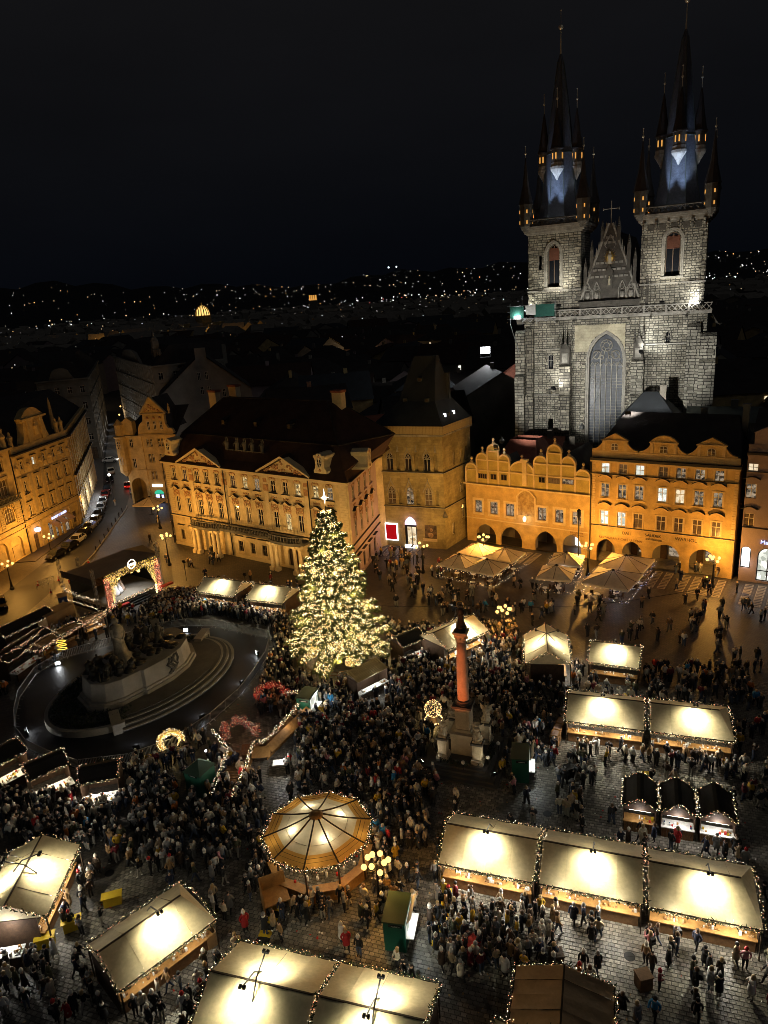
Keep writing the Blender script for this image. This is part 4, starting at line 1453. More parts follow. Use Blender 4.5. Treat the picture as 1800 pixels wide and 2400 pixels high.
for c in (10.2,28.3):
 for x in (-3.0,-1.9,1.9,3.0):
  b=MB()
  b.box(c+x-.38,c+x+.38,-2.1,-1.3,0,.6)
  b.lathe([(.34,.6),(.36,.75),(.3,.8),(.27,4.1),(.34,4.2),(.38,4.35)],12,c+x,-1.7)
  b.box(c+x-.42,c+x+.42,-2.12,-1.28,4.35,4.74)
  b.build('portal_column','trim_kinsky',kp)
for x,y,z0,z1 in ((32.2,9.5,21.5,26.2),(2.5,11,20.5,25.4),(6.2,12.5,22,26.2)):
 q=MB(); q.box(x-.9,x+.9,y-.55,y+.55,z0,z1,0); q.box(x-1.05,x+1.05,y-.7,y+.7,z1,z1+.35,1); q.build('chimney',['trim_kinsky','roof_tile'],kr)
for x in (11.5,19.0,26.2):
 q=MB(); q.box(x-.4,x+.4,4.2,5.5,21.2,22.0); q.add([(x-.5,4.1,22.0),(x+.5,4.1,22.0),(x+.5,6,22.5),(x-.5,6,22.5)],[(0,1,2,3)])
 so=q.build('roof_window','roof_dark',kr)
 q=MB(); q.quad((x-.28,4.19,21.3),(x+.28,4.19,21.3),(x+.28,4.19,21.9),(x-.28,4.19,21.9)); q.build('pane','glass_warm',so)
for x in (-.15,14.9,33.0):
 g_=MB(); g_.tube([(x,-.3,.2),(x,-.3,14.8)],.09,6); g_.build('drainpipe','black_line',kp)
# ---- corner house with an arcade arch and pointed gable beside the road
P0,P1=(-54.6,150.3),(-45.7,148.5)
ch=front('corner_house','ochre corner house with big arcade arch, corner bay and triangular pointed gable beside the road',P0,P1)
L=12.5
W1=[(1.5,2.35),(5.5,6.1),(6.25,6.85),(8.1,8.7),(8.85,9.4)]
ops=[(a,b_,12.4,14.2,'r') for a,b_ in W1]+[(1.6,2.4,7.9,10.0,'r')]+[(a,b_,9.0,10.9,'r') for a,b_ in W1[1:]]+[(a,b_,5.2,7.1,'r') for a,b_ in W1[1:]]
ops += [(.45,3.85,0,5.7,'a',3.9),(5.5,7.7,0,3.0,'a',2.1),(9.2,10.4,0,3.0,'a',2.4)]
w=MB(); wall(w,L,14.7,ops,.6)
w.quad((0,14,0),(0,0,0),(0,0,14.7),(0,14,14.7)); w.quad((0,4.5,0),(4.6,4.5,0),(4.6,4.5,6),(0,4.5,6)); w.quad((0,.6,6),(4.6,.6,6),(4.6,4.5,6),(0,4.5,6))
w.build('wall','plaster_left',ch)
t=MB()
t.box(-1.5,L,-.4,0,14.7,15.0); t.box(0,L,-.12,0,7.4,7.55); t.box(4.4,4.6,-.12,0,0,15)
t.lathe([(.2,6.2),(1.1,7.2),(1.25,7.4),(1.2,7.5),(1.2,14.6),(1.45,14.75),(1.45,14.95),(1.1,15.0),(.9,15.1),(.9,17.3),(1.15,17.4),(.05,18.6)],8,-.2,-.1)
t.xz([(.6,15),(2.9,15),(2.9,17.9),(3.1,17.9),(1.8,18.8),(.5,17.9),(.6,17.9)],-.1,1.5)
t.build('corner_bay','plaster_left',ch)
for k,z in enumerate((12.4,9.0)):
 for xx,yy,rr_ in ((-.65,-1.3,0),(-1.42,-.5,-PI/2*0)):
  if xx ==-.65:
   window(ch,-.6,.15,z,z+1.7,'glass' if k == 0 else 'lit_dim',-1.27,rows=(.6,))
g=MB()
pts=[(4.0,15),(11.6,15),(12.2,15.3),(11.9,16.2),(11.0,16.4),(10.5,17.3),(10.5,19.4),(10.9,19.4),(7.8,22.9),(5.3,19.6),(5.7,19.5),(5.5,18),(4.6,17.3),(4.2,16.4)]
g.xz(pts,-.1,.7); go=g.build('gable','plaster_left',ch)
g=MB(); g.box(5.2,11.0,-.35,-.1,19.35,19.6); g.box(4.1,12,-.3,-.1,15.0,15.25)
for sgn,xa in ((1,5.2),(-1,10.9)):
 g.tube([(xa,-.25,19.6),(7.85,-.25,23.0)],.16,5)
g.build('gable_cornice','trim_left',go)
g=MB(); r0=random.Random(2)
for i in range(26):
 q=r0.uniform(-1,1); g.ball(7.9+q*1.7,-.14,19.9+r0.random()*2.0*(1-abs(q)),r0.uniform(.1,.25),0,6,3)
for x in (6.7,8.1,9.5):
 g.ball(x,-.14,18.6,.35,0,7,4,.8)
g.build('stucco','stucco',go)
for x in (6.4,7.85,9.3):
 window(go,x,x+.6,16.1,17.9,'glass',-.16,rows=(.6,))
for a,b_ in W1:
 window(ch,a,b_,12.4,14.2,'glass',.2,rows=(.62,))
window(ch,1.6,2.4,7.9,10.0,'glass',.2)
for a,b_ in W1[1:]:
 window(ch,a,b_,9.0,10.9,'glass',.2); window(ch,a,b_,5.2,7.1,'glass_warm',.2)
g=MB(); g.xz([(5.55,2.15),(7.65,2.15)]+arch_pts(5.55,7.65,2.2,2.98,'a',8)[::-1],-.12,.1); g.build('awning','sign_green',ch)
g=MB(); g.box(5.3,7.6,-.15,0,3.75,4.2); g.build('sign','sign_white',ch)
g=MB(); g.box(5.6,6.4,.25,.3,.4,1.9); g.box(6.9,7.4,.25,.3,.5,1.8); g.build('shopfront','sign_blue',ch)
r_=MB()
r_.quad((0,.3,14.9),(L,.3,14.9),(L,8,20),(3,8,20)); r_.add([(0,14,14.9),(0,.3,14.9),(3,8,20)],[(0,1,2)])
for sgn,x in ((1,4.3),(-1,11.4)):
 r_.add([(x,.7,16.0),(7.8,.7,22.7),(7.8,8,22.7),(x,8,16)],[(0,1,2,3)])
r_.build('roof','roof_dark',ch)
t=MB(); t.lathe([(.3,19.4),(.15,19.8),(.3,20.1),(.25,20.6),(.1,21.0),(.18,21.2),(.02,21.5)],7,11.6,.3); t.build('finial','trim_left',ch)
# ---- the two palaces at the left edge
P0,P1=(-63.3,120.7),(-60.8,137.7)
lp=front('corner_palace','ochre palace with long dark cornice, pilasters and lit shop sign at the street corner',P0,P1)
L=17.2
BX=[(1.75,2.7),(5.35,6.35),(8.6,9.6),(11.75,12.7),(14.6,15.6)]
ops=[(a,b_,14.9,16.3,'r') for a,b_ in BX]+[(a,b_,10.6,12.7,'r') for a,b_ in BX]+[(a,b_,6.45,8.4,'r') for a,b_ in BX]
ops += [(1.5,2.9,0,3.0,'r'),(6.2,9.2,.2,3.6,'r'),(9.9,12.9,.2,3.6,'r'),(14.2,15.6,1.0,3.2,'r')]
w=MB(); wall(w,L,17.4,ops,.35); w.build('wall','plaster_left',lp)
sdir=Vector((-71.6+60.8,175-137.7)); SL=sdir.length; srz=math.atan2(sdir.y,sdir.x)-facing(P0,P1)
SWX=[(1.4+3.1*k,2.4+3.1*k) for k in range(12)]
w=MB(); wall(w,SL,17.4,[(a,b_,z0,z1,'r') for a,b_ in SWX for z0,z1 in ((14.6,16.2),(10.6,12.7),(6.4,8.4))]+[(a-.6,b_+.6,.4,3.6,'r') for a,b_ in SWX],.35)
ls=w.build('side_wall','plaster_left',lp,(L,0,0),srz)
t=MB(); dk=MB()
t.box(-.2,L+.3,-.7,0,17.4,17.7); t.box(0,L,-.2,.4,17.95,19.0); t.box(0,L,-.2,0,5.7,6.0); t.box(0,L,-.15,0,4.75,4.95); t.box(0,L,-.1,0,13.6,13.8)
dk.box(-.3,L+.4,-.95,.1,17.71,17.94); dk.box(0,L,-.28,0,6.01,6.1)
for x in (.1,3.6,7.2,10.4,13.4,16.3):
 t.box(x,x+.7,-.14,0,6.1,13.6); t.box(x,x+.7,-.2,0,0,4.7); t.box(x-.1,x+.8,-.25,0,4.3,4.75)
 t.ball(x+.35,-.1,15.4,.42,0,7,4)
for a,b_ in BX:
 for z1,hh in ((16.3,.25),(12.7,.55),(8.4,.45)):
  t.box(a-.2,a,-.1,0,z1-2.1,z1+.2); t.box(b_,b_+.2,-.1,0,z1-2.1,z1+.2)
  t.box(a-.3,b_+.3,-.22,0,z1+.2,z1+.2+hh); dk.box(a-.38,b_+.38,-.3,0,z1+.2+hh,z1+.27+hh)
 t.box(a-.3,b_+.3,-.3,0,10.25,10.45); t.box(a-.3,b_+.3,-.3,0,6.15,6.35); t.box(a-.1,b_+.1,-.12,0,9.3,10.2)
t.build('trim','trim_left',lp); dk.build('flashing','black_line',lp)
t=MB(); dk=MB()
t.box(0,SL,-.7,0,17.4,17.7); t.box(0,SL,-.25,.4,17.95,19); t.box(0,SL,-.6,0,9.6,9.9); t.box(0,SL,-.25,0,5.3,5.6)
dk.box(0,SL,-.9,.1,17.71,17.94); q=MB(); q.box(0,SL,-.7,0,9.91,10.0); q.build('string_flashing','black_line',lp,(L,0,0),srz)
for k in range(13):
 t.box(.2+3.1*k,.9+3.1*k,-.18,0,0,17.4)
t.build('side_trim','trim_left',lp,(L,0,0),srz); dk.build('side_flashing','black_line',lp,(L,0,0),srz)
for k,(a,b_) in enumerate(BX):
 window(lp,a,b_,14.9,16.3,'lit_white' if k == 1 else 'glass',.16,rows=(.6,),label='lit window' if k == 1 else None)
 window(lp,a,b_,10.6,12.7,'glass',.16,rows=(.68,)); window(lp,a,b_,6.45,8.4,'glass_warm' if k in (1,) else 'glass',.16,rows=(.68,))
for k,(a,b_) in enumerate(SWX):
 for z0,z1 in ((14.6,16.2),(10.6,12.7),(6.4,8.4)):
  window(ls,a,b_,z0,z1,'glass',.16)
 window(ls,a-.6,b_+.6,.4,3.6,'sign_white' if k in (1,2,4,5) else 'lit_dim',.16,rows=(),name='shop_window',frame='iron')
for k in (1,4,7):
 lamp('shop_light','POINT',(2+3.1*k,-1.2,2.6),420,COOL,ls,.5)
window(lp,1.5,2.9,0,3.0,'glass_warm',.2,name='shop_door',frame='win_frame_dark')
window(lp,6.2,9.2,.2,3.6,'lit_dim',.2,cols=3,name='shop_window',frame='win_frame_dark')
window(lp,9.9,12.9,.2,3.6,'lit_dim',.2,cols=3,name='shop_window',frame='win_frame_dark')
window(lp,14.2,15.6,1.0,3.2,'glass_warm',.2,name='shop_window',frame='win_frame_dark')
text(lp,'BUALIT I / ROUM',9.6,3.95,.62,'sign_blue',y=-.3,ext=.05,spacing=1.05)
q=MB(); q.lathe([(.45,3.4),(.6,3.7),(.5,4.0),(.1,4.15)],6,2.2,-.5); q.build('neon_ring','sign_blue',lp)
q=MB()
for k in range(3):
 q.add([(6.3+k*2.3,-1.6,2.7),(8.2+k*2.3,-1.6,2.7),(8.2+k*2.3,0,3.7),(6.3+k*2.3,0,3.7)],[(0,1,2,3)])
q.build('awning','canvas_brown',lp)
# attic aedicule with statue and roof
q=MB()
q.xz([(4.0,19),(12.0,19),(11.4,20.2),(10.9,22.5),(11.4,23.3)]+[(7.9+2.6*cos(PI*i/8),23.4+1.5*sin(PI*i/8)) for i in range(1,8)]+[(4.6,23.3),(5.1,22.5),(4.6,20.2)],-.1,1.2)
q.box(4.4,11.6,-.5,-.1,22.9,23.25); q.box(5.6,6.3,-.4,-.1,19,22.9); q.box(9.6,10.3,-.4,-.1,19,22.9)
q.lathe([(.5,20.0),(.35,21.0),(.42,21.6),(.15,22.0),(.2,22.2),(.02,22.5)],8,8,-.3)
q.build('attic_gable','plaster_left',lp)
for x in (1.0,15.0,16.6):
 q=MB(); q.lathe([(.4,19),(.35,20),(.5,20.8),(.2,21.2),(.22,21.5),(.02,21.8)],7,x,.2); q.build('attic_statue','trim_left',lp)
q=MB(); q.lathe([(.5,19),(.4,21),(.25,24.5),(.02,25.5)],6,17,2)
q.build('obelisk','trim_left',lp)
r_=MB()
ex,ey=L+SL*cos(srz),SL*sin(srz)
r_.quad((0,.3,18),(L,.3,18),(L-3,7,24),(2,7,24)); r_.quad((L,.3,18),(ex,ey,18),(ex-6,ey+4,24),(L-3,7,24)); r_.add([(2,7,24),(L-3,7,24),(ex-6,ey+4,24),(0,40,24)],[(0,1,2,3)]); r_.quad((0,40,18),(0,.3,18),(2,7,24),(0,40,24))
r_.build('roof','roof_dark',lp)
P0,P1=(-66.2,103.0),(-63.35,120.4)
l2=front('edge_palace','orange rusticated palace cut by the left edge with arched window and dark balcony',P0,P1)
L=17.6
EX=[(1.2,3.6),(5.2,7.6),(9.2,11.6),(13.1,15.6)]
ops=[(a,b_,6.9,9.6,'a',8.6) for a,b_ in EX]+[(a,b_,11.4,14.3,'r') for a,b_ in EX]+[(a,b_,15.7,17.8,'r') for a,b_ in EX]+[(a,b_+.6,.3,4.3,'a',3.0) for a,b_ in EX]
w=MB(); wall(w,L,19.0,ops,.5); w.quad((L,0,0),(L,12,0),(L,12,19),(L,0,19)); w.build('wall','plaster_left',l2)
t=MB(); dk=MB()
t.box(-.2,L+.1,-.7,0,19,19.4); t.box(0,L,-.25,0,5.6,5.9); t.box(0,L,-.25,0,4.8,5.0); dk.box(-.2,L+.2,-.8,.2,19.4,19.5)
for k in range(12):
 for x0,x1 in ((0,1.0),(3.9,5.0),(7.9,9.0),(11.9,12.9),(16.0,L)):
  t.box(x0,x1,-.09,0,6.1+k*.38,6.1+k*.38+.33)
for a,b_ in EX:
 for i in range(9):
  aa=PI*i/8
  t.cbox((a+b_)/2+1.55*cos(aa),-.1,8.5+1.35*sin(aa),.3,.2,.3)
 t.box(a-.3,b_+.3,-.2,0,14.5,14.9); t.box(a-.2,a,-.1,0,11.3,14.5); t.box(b_,b_+.2,-.1,0,11.3,14.5)
 t.box(a-.25,b_+.25,-.2,0,17.95,18.2); t.box(a-.1,a+.2,-.5,0,9.9,10.4); t.box(b_-.2,b_+.1,-.5,0,9.9,10.4)
t.build('trim','trim_left',l2); dk.build('flashing','black_line',l2)
t=MB(); t.box(0,L-.6,-1.1,0,10.4,10.65); bo=t.build('balcony','granite_dark',l2); balusters(bo,0,L-.6,-1.0,10.75,.7)
for k,(a,b_) in enumerate(EX):
 window(l2,a,b_,6.9,9.6,'glass_warm',.25,cols=4,rows=(.62,),arch=('a',1.0),frame='win_frame'); window(l2,a,b_,11.4,14.3,'glass_warm',.25,cols=3,rows=(.6,)); window(l2,a,b_,15.7,17.8,'glass',.25,cols=3)
 q=MB(); q.box(a+.1,b_+.5,.3,.4,.3,4.2,0); q.box(a+.5,b_,.2,.3,.3,2.6,1); q.build('gate',['plaster_left','trim_left'],l2)
r_=MB(); r_.quad((0,.3,19.5),(L,.3,19.5),(L,8,25),(0,8,25)); r_.quad((L,.3,19.5),(L,12,19.5),(L,8,25),(L,8,25)); r_.build('roof','roof_dark',l2)
q=MB(); q.lathe([(.6,19.5),(.5,21),(.7,21.4),(.3,22),(.4,22.6),(.02,23)],8,16.6,0); q.build('attic_statue','trim_left',l2)
# ------------------------------------------------------------------ gothic church with twin towers
CA=(32.2,130.0); CU=(.902,-.432)
CB=(CA[0]+CU[0]*10,CA[1]+CU[1]*10)
gc=thing('gothic_church','floodlit gothic church with twin spired stone towers and dark gable above the square','church',(*CA,0),facing(CA,CB))
TW=[(-4.2,4.8),(14.55,24.4)]
TD=9.6
w=MB()
# lower body: recessed bays between buttresses, tall traceried window
BODY=[(-5.0,25.2)]
wall(w,30.2,33.9,[(6.5,12.15,9.5,30.9,'p',26.4),(-.85,.25,25.0,27.7,'p',27.0),(-.65,.05,20.4,21.8,'p',21.4),(-.7,.2,14.0,16.0,'r'),(18.9,19.7,29.0,31.0,'p',30.3)],.9,0,2,x_off=-5.0)
w.quad((-5.0,26,0),(-5.0,0,0),(-5.0,0,33.9),(-5.0,26,33.9)); w.quad((25.2,0,0),(25.2,26,0),(25.2,26,33.9),(25.2,0,33.9))
w.build('wall',['church_rubble','church_ashlar','church_trim'],gc)
# ashlar field round the great window
w=MB(); wall(w,8.5,4.6,[(6.3,12.35,27.9,31.1,'p',27.91)],.05,x_off=3.95,z_off=27.9)
w.v=[(x,y-.06,z) for x,y,z in w.v]
w.build('ashlar_field','church_ashlar',gc)
def buttress(mb,x0,x1,d,steps,m=0):
 """steps: list of (z_top, depth)"""
 z=0
 for zt,dd in steps:
  mb.box(x0,x1,-dd,.05,z,zt,m)
  z=zt
  mb.add([(x0,-dd,zt),(x1,-dd,zt),(x1,-dd*.45,zt+.5),(x0,-dd*.45,zt+.5)],[(0,1,2,3)],m)
for k,(x0,x1,st) in enumerate(((-6.4,-4.7,[(24,2.2),(31.6,1.4)]),(-4.68,-3.3,[(20.2,1.2),(32,.7)]),(1.55,3.5,[(20.4,2.2),(25.6,1.7)]),(13.75,15.8,[(20.4,2.2),(26.2,1.7)]),(22.3,24.3,[(19.5,1.6),(31.5,1.0)]),(24.32,26.8,[(26,2.4),(30.0,1.5)]))):
 b=MB(); buttress(b,x0,x1,1,st)
 b.build('buttress','church_quoin' if k in (1,2) else 'church_stone',gc)
# pale and dark quoin blocks standing proud on the corners (joined: too many to pick apart)
def quoins(mb,x,y,z0,z1,sx=1,sy=1,h=.62):
 n=int((z1-z0)/h)
 for i in range(n):
  a=.95 if i % 2 else .55
  b2=.55 if i % 2 else .95
  mb.box(min(x,x+sx*a),max(x,x+sx*a),y-.07,y+.02,z0+i*h+.03,z0+(i+1)*h-.03)
  mb.box(x-.07 if sx > 0 else x-.02,x+.02 if sx > 0 else x+.07,y,y+b2,z0+i*h+.03,z0+(i+1)*h-.03)
q=MB()
for x0,x1 in TW:
 quoins(q,x0,0,34.5,46.8,1); quoins(q,x1,0,34.5,46.8,-1)
quoins(q,6.2,-.08,12,26.4,-1,1,.5); quoins(q,12.45,-.08,12,26.4,1,1,.5)
tag(q.build('quoins','church_quoin',gc),kind='stuff')
# upper tower shafts
lw=[(-.85,1.2,39.2,46.4,'p',44.8),(18.25,20.55,39.7,46.6,'a',45.4)]
for k,(x0,x1) in enumerate(TW):
 w=MB()
 o_=[lw[k]] if k == 0 else [lw[k]]
 if k == 0:
  o_.append((-2.45,-1.85,42.2,44.6,'r'))
 wall(w,x1-x0,15.2,o_,1.0,0,1,x_off=x0,z_off=33.9)
 w.quad((x0,TD,33.9),(x0,0,33.9),(x0,0,49.1),(x0,TD,49.1)); w.quad((x1,0,33.9),(x1,TD,33.9),(x1,TD,49.1),(x1,0,49.1)); w.quad((x1,TD,33.9),(x0,TD,33.9),(x0,TD,49.1),(x1,TD,49.1))
 to=w.build('tower',['church_rubble','church_trim'],gc)
 t=MB()
 def rim(z0,z1,o):
  t.box(x0-o,x1+o,-o,TD+o,z0,z1)
 rim(38.5,38.75,.14); rim(48.0,48.3,.25); rim(48.3,48.75,.55); rim(49.0,49.4,.95); rim(48.75,49.0,.75)
 a,b_,z0,z1,kd_,zs_=lw[k]
 for o,yy in ((.55,-.12),(.3,-.05)):
  pts_o=arch_pts(a-o,b_+o,zs_,z1+o,kd_); pts_i=arch_pts(a-o+.22,b_+o-.22,zs_,z1+o-.22,kd_)
  for i in range(len(pts_o)-1):
   p0,p1,p2,p3=pts_o[i],pts_o[i+1],pts_i[i+1],pts_i[i]
   t.add([(p0[0],yy,p0[1]),(p1[0],yy,p1[1]),(p2[0],yy,p2[1]),(p3[0],yy,p3[1]),(p0[0],.02,p0[1]),(p1[0],.02,p1[1]),(p2[0],.02,p2[1]),(p3[0],.02,p3[1])],[(3,2,1,0),(0,1,5,4),(2,3,7,6)])
  t.box(a-o,a-o+.22,yy,.02,z0,zs_); t.box(b_+o-.22,b_+o,yy,.02,z0,zs_)
 t.box(a-.6,b_+.6,-.25,.02,z0-.35,z0)
 t.build('cornice','church_trim',to)
 # corbels under the gallery; shade between them painted as dark panels
 c_=MB()
 n=6
 for i in range(n):
  x=x0+.5+(x1-x0-1)*i/(n-1)
  c_.box(x-.18,x+.18,-.7,0,47.3,48.3)
  c_.box(x-.14,x+.14,-.35,0,46.8,47.3)
 if k == 1:
  c_.build('corbel','church_stone',to)
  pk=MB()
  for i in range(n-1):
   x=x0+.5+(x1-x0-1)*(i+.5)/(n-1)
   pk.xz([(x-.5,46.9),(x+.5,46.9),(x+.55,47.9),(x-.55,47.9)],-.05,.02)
  pk.build('corbel_shade','church_dark',to)
 # louvred window
 wn=window(to,a+.05,b_-.05,z0+.1,z1-.1,'glass',.7,cols=2,rows=(.66,) if k else (.75,),frame='win_frame_dark',arch=(kd_,z1-zs_),bar=.12)
 l_=MB()
 for i in range(5):
  l_.box(a+.2,b_-.2,.66,.7,z0+(z1-z0)*.62+i*.02,z0+(z1-z0)*.9)
 l_.build('shutter',pm('red_brown_shutter_%d' % k,(.22,.085,.05),.7,0,.2,3),to)
 # parapet gallery with pierced panels
 g=MB()
 zp=49.4
 for (xa,ya),(xb,yb) in (((x0-.8,-.8),(x1+.8,-.8)),((x0-.8,-.8),(x0-.8,TD+.8)),((x1+.8,-.8),(x1+.8,TD+.8))):
  ln=math.hypot(xb-xa,yb-ya); n=int(ln/.9)
  for i in range(n):
   p=Vector((xa,ya,0)).lerp(Vector((xb,yb,0)),i/n); q2=Vector((xa,ya,0)).lerp(Vector((xb,yb,0)),(i+1)/n)
   g.tube([(p.x,p.y,zp),(q2.x,q2.y,zp+1.0)],.07,4); g.tube([(p.x,p.y,zp+1.0),(q2.x,q2.y,zp)],.07,4)
  g.tube([(xa,ya,zp+1.05),(xb,yb,zp+1.05)],.13,4); g.tube([(xa,ya,zp+.02),(xb,yb,zp+.02)],.12,4)
 g.build('gallery_parapet','church_dark',to)
 # corner turrets of the gallery
 for cx,cy in ((x0-.3,-.3),(x1+.3,-.3),(x1+.3,TD+.3),(x0-.3,TD+.3)):
  t=MB()
  t.lathe([(.5,48.6),(1.05,49.5),(1.1,51.0),(1.1,53.0)],8,cx,cy,0)
  t.lathe([(1.3,53.0),(1.2,53.3),(.55,56.0),(.16,59.4),(.05,60.4)],8,cx,cy,1)
  tu=t.build('turret',['church_dark','roof_dark'],to)
  t=MB()
  for i in range(8):
   a_=2*PI*(i+.5)/8
   for zz in (49.9,51.6):
    if (i+int(zz)) % 2 != 0:
     t.cbox(cx+1.06*cos(a_),cy+1.06*sin(a_),zz+.3,.08,.2,.55,0,a_)
  t.build('turret_windows','amber_win',tu)
  t=MB(); t.tube([(cx,cy,59.2),(cx,cy,62.0)],.06,5); t.ball(cx,cy,61.0,.2,0,8,5); t.octa(cx,cy,62.1,.14); t.build('finial','gold_ball',tu)
 # main spire: octagon flaring at the foot
 cx,cy=(x0+x1)/2,TD/2
 t=MB()
 t.lathe([(4.1,49.6),(3.7,51.2),(3.05,54.0),(2.65,57.5),(2.2,61.5),(1.7,66.0),(1.05,71.0),(.5,75.0),(.18,76.0)],8,cx,cy,0,R(22.5))
 sp=t.build('spire','slate',gc)
 t=MB()
 for i in range(8):
  a_=R(22.5)+2*PI*i/8
  pr=[(4.12,49.6),(3.72,51.2),(3.07,54.0),(2.67,57.5),(2.22,61.5),(1.72,66.0),(1.07,71.0),(.5,75.0)]
  t.tube([(cx+r*cos(a_),cy+r*sin(a_),z) for r,z in pr],.07,4)
 t.lathe([(2.3,60.9),(2.36,60.95),(2.25,61.2)],8,cx,cy,0,R(22.5))
 t.build('hip_rib','roof_metal',sp)
 t=MB(); t.tube([(cx,cy,75.5),(cx,cy,79.6)],.17,6,0,.06); t.ball(cx,cy,79.9,.42,0,10,6); t.tube([(cx,cy,80.2),(cx,cy,82.2)],.05,4); t.octa(cx,cy,82.3,.2)
 t.build('finial','gold_ball',sp)
 # four oriel turrets half way up the spire
 for i in range(4):
  a_=R(90*i)
  ox,oy=cx+2.75*cos(a_),cy+2.75*sin(a_)
  t=MB()
  t.lathe([(.1,56.6),(.45,57.3),(1.1,58.3),(1.15,58.7),(1.05,58.8),(1.05,59.3)],10,ox,oy,1)
  t.lathe([(1.0,59.3),(1.0,61.3)],10,ox,oy,0)
  t.lathe([(1.2,61.3),(1.22,61.5),(1.05,61.7),(.62,64.0),(.22,66.8),(.06,67.6)],10,ox,oy,2)
  tu=t.build('oriel_turret',['church_dark','church_trim','roof_dark'],sp)
  t=MB()
  for j in range(10):
   b2=2*PI*(j+.5)/10
   if j % 3 != 2:
    t.cbox(ox+.97*cos(b2),oy+.97*sin(b2),60.3,.07,.2,.95,0,b2)
  t.build('turret_windows','amber_win',tu)
  t=MB(); t.tube([(ox,oy,67.0),(ox,oy,70.4)],.06,5); t.ball(ox,oy,69.0,.2,0,8,5); t.octa(ox,oy,70.5,.14); t.build('finial','gold_ball',tu)
# great window: mullions and flowing tracery
g=MB()
pts=arch_pts(6.55,12.1,26.4,30.8,'p')
vs=[(6.55,.6,9.6),(12.1,.6,9.6)]+[(p[0],.6,p[1]) for p in reversed(pts)]
g.add(vs,[tuple(range(len(vs)))])
gw=g.build('great_window',pm('leaded_glass',(.065,.072,.084),.25,0,.35,.8,.25,5,spec=.8),gc)
g=MB()
for i in range(1,6):
 x=6.55+5.55*i/6
 g.box(x-.07,x+.07,.38,.6,9.6,26.2+(.5 if i in (2,3,4) else -.2))
for z in np.arange(10.5,25.5,.55):
 g.box(6.55,12.1,.53,.59,z-.02,z+.02)
def circ(c,z,r,t=.09):
 g.tube([(c+r*cos(2*PI*i/12),.45,z+r*sin(2*PI*i/12)) for i in range(13)],t,4)
circ(9.33,28.9,1.0); circ(9.33,28.9,.5,.07); circ(7.75,27.3,.7); circ(10.9,27.3,.7); circ(8.6,26.9,.35,.07); circ(10.05,26.9,.35,.07)
for i in range(6):
 x=6.55+5.55*(i+.5)/6
 g.tube([(x-.42,.45,25.4),(x,.45,26.1),(x+.42,.45,25.4)],.08,4)
 a_=2*PI*i/6
 g.tube([(9.33+.5*cos(a_),.45,28.9+.5*sin(a_)),(9.33+1.0*cos(a_+.5),.45,28.9+1.0*sin(a_+.5))],.07,4)
 x2=6.9+i*.97
 g.tube([(x2,.45,26.5),(9.33+(x2-9.33)*.55,.45,27.9)],.07,4)
g.build('tracery','church_trim',gw)
g=MB()
for o,yy in ((.55,-.2),(.28,-.08)):
 po=arch_pts(6.5-o,12.15+o,26.4,30.9+o,'p'); pi_=arch_pts(6.5-o+.24,12.15+o-.24,26.4,30.9+o-.24,'p')
 for i in range(len(po)-1):
  p0,p1,p2,p3=po[i],po[i+1],pi_[i+1],pi_[i]
  g.add([(p0[0],yy,p0[1]),(p1[0],yy,p1[1]),(p2[0],yy,p2[1]),(p3[0],yy,p3[1]),(p0[0],.0,p0[1]),(p1[0],.0,p1[1]),(p2[0],0,p2[1]),(p3[0],0,p3[1])],[(3,2,1,0),(0,1,5,4),(2,3,7,6)])
 g.box(6.5-o,6.5-o+.24,yy,0,9.5,26.4); g.box(12.15+o-.24,12.15+o,yy,0,9.5,26.4)
g.build('window_arch','church_trim',gc)
for a,b_,z0,z1,ar in ((-.85,.25,25.0,27.7,.7),(-.65,.05,20.4,21.8,.4),(18.9,19.7,29.0,31.0,.7)):
 window(gc,a+.05,b_-.05,z0,z1,'glass',.4,rows=(.55,),frame='church_trim',arch=('p',ar))
 f_=MB()
 for x in (a-.35,b_+.05):
  for i in range(5):
   f_.box(x-(.15 if i % 2 else 0),x+.3+(.15 if i % 2 else 0),-.06,0,z0-.2+i*(z1-z0)/4.5,z0-.24+(i+1)*(z1-z0)/4.5)
 f_.build('window_surround','church_quoin',gc)
# string courses
t=MB()
for x0,x1,z in ((-3.3,1.5,28.5),(-3.3,1.5,20.3),(15.9,22.2,28.8),(24.3,26.7,28.6)):
 t.box(x0,x1,-.22,0,z,z+.2)
t.box(-5.6,25.8,-.5,0,33.6,34.0); t.box(-6.3,-5.0,-.5,3,33.2,34.0)
t.build('string_course','church_trim',gc)
# lattice gallery across the front
def lattice(par,xa,xb,y,z,h,step,mat,name):
 g2=MB(); n=max(1,int((xb-xa)/step))
 for i in range(n):
  a_,b3=xa+(xb-xa)*i/n,xa+(xb-xa)*(i+1)/n
  g2.tube([(a_,y,z),(b3,y,z+h)],.07,4); g2.tube([(a_,y,z+h),(b3,y,z)],.07,4)
  if i % 4 == 0:
   g2.box(a_-.14,a_+.14,y-.14,y+.14,z-.1,z+h+.2)
 g2.box(xa,xb,y-.12,y+.12,z+h,z+h+.18); g2.box(xa,xb,y-.12,y+.12,z-.15,z)
 return g2.build(name,mat,par)
lattice(gc,-5.6,25.8,-.35,34.15,1.0,.85,'church_trim','gallery')
lattice(gc,4.9,14.5,.6,35.2,.7,.5,'church_dark','gallery')
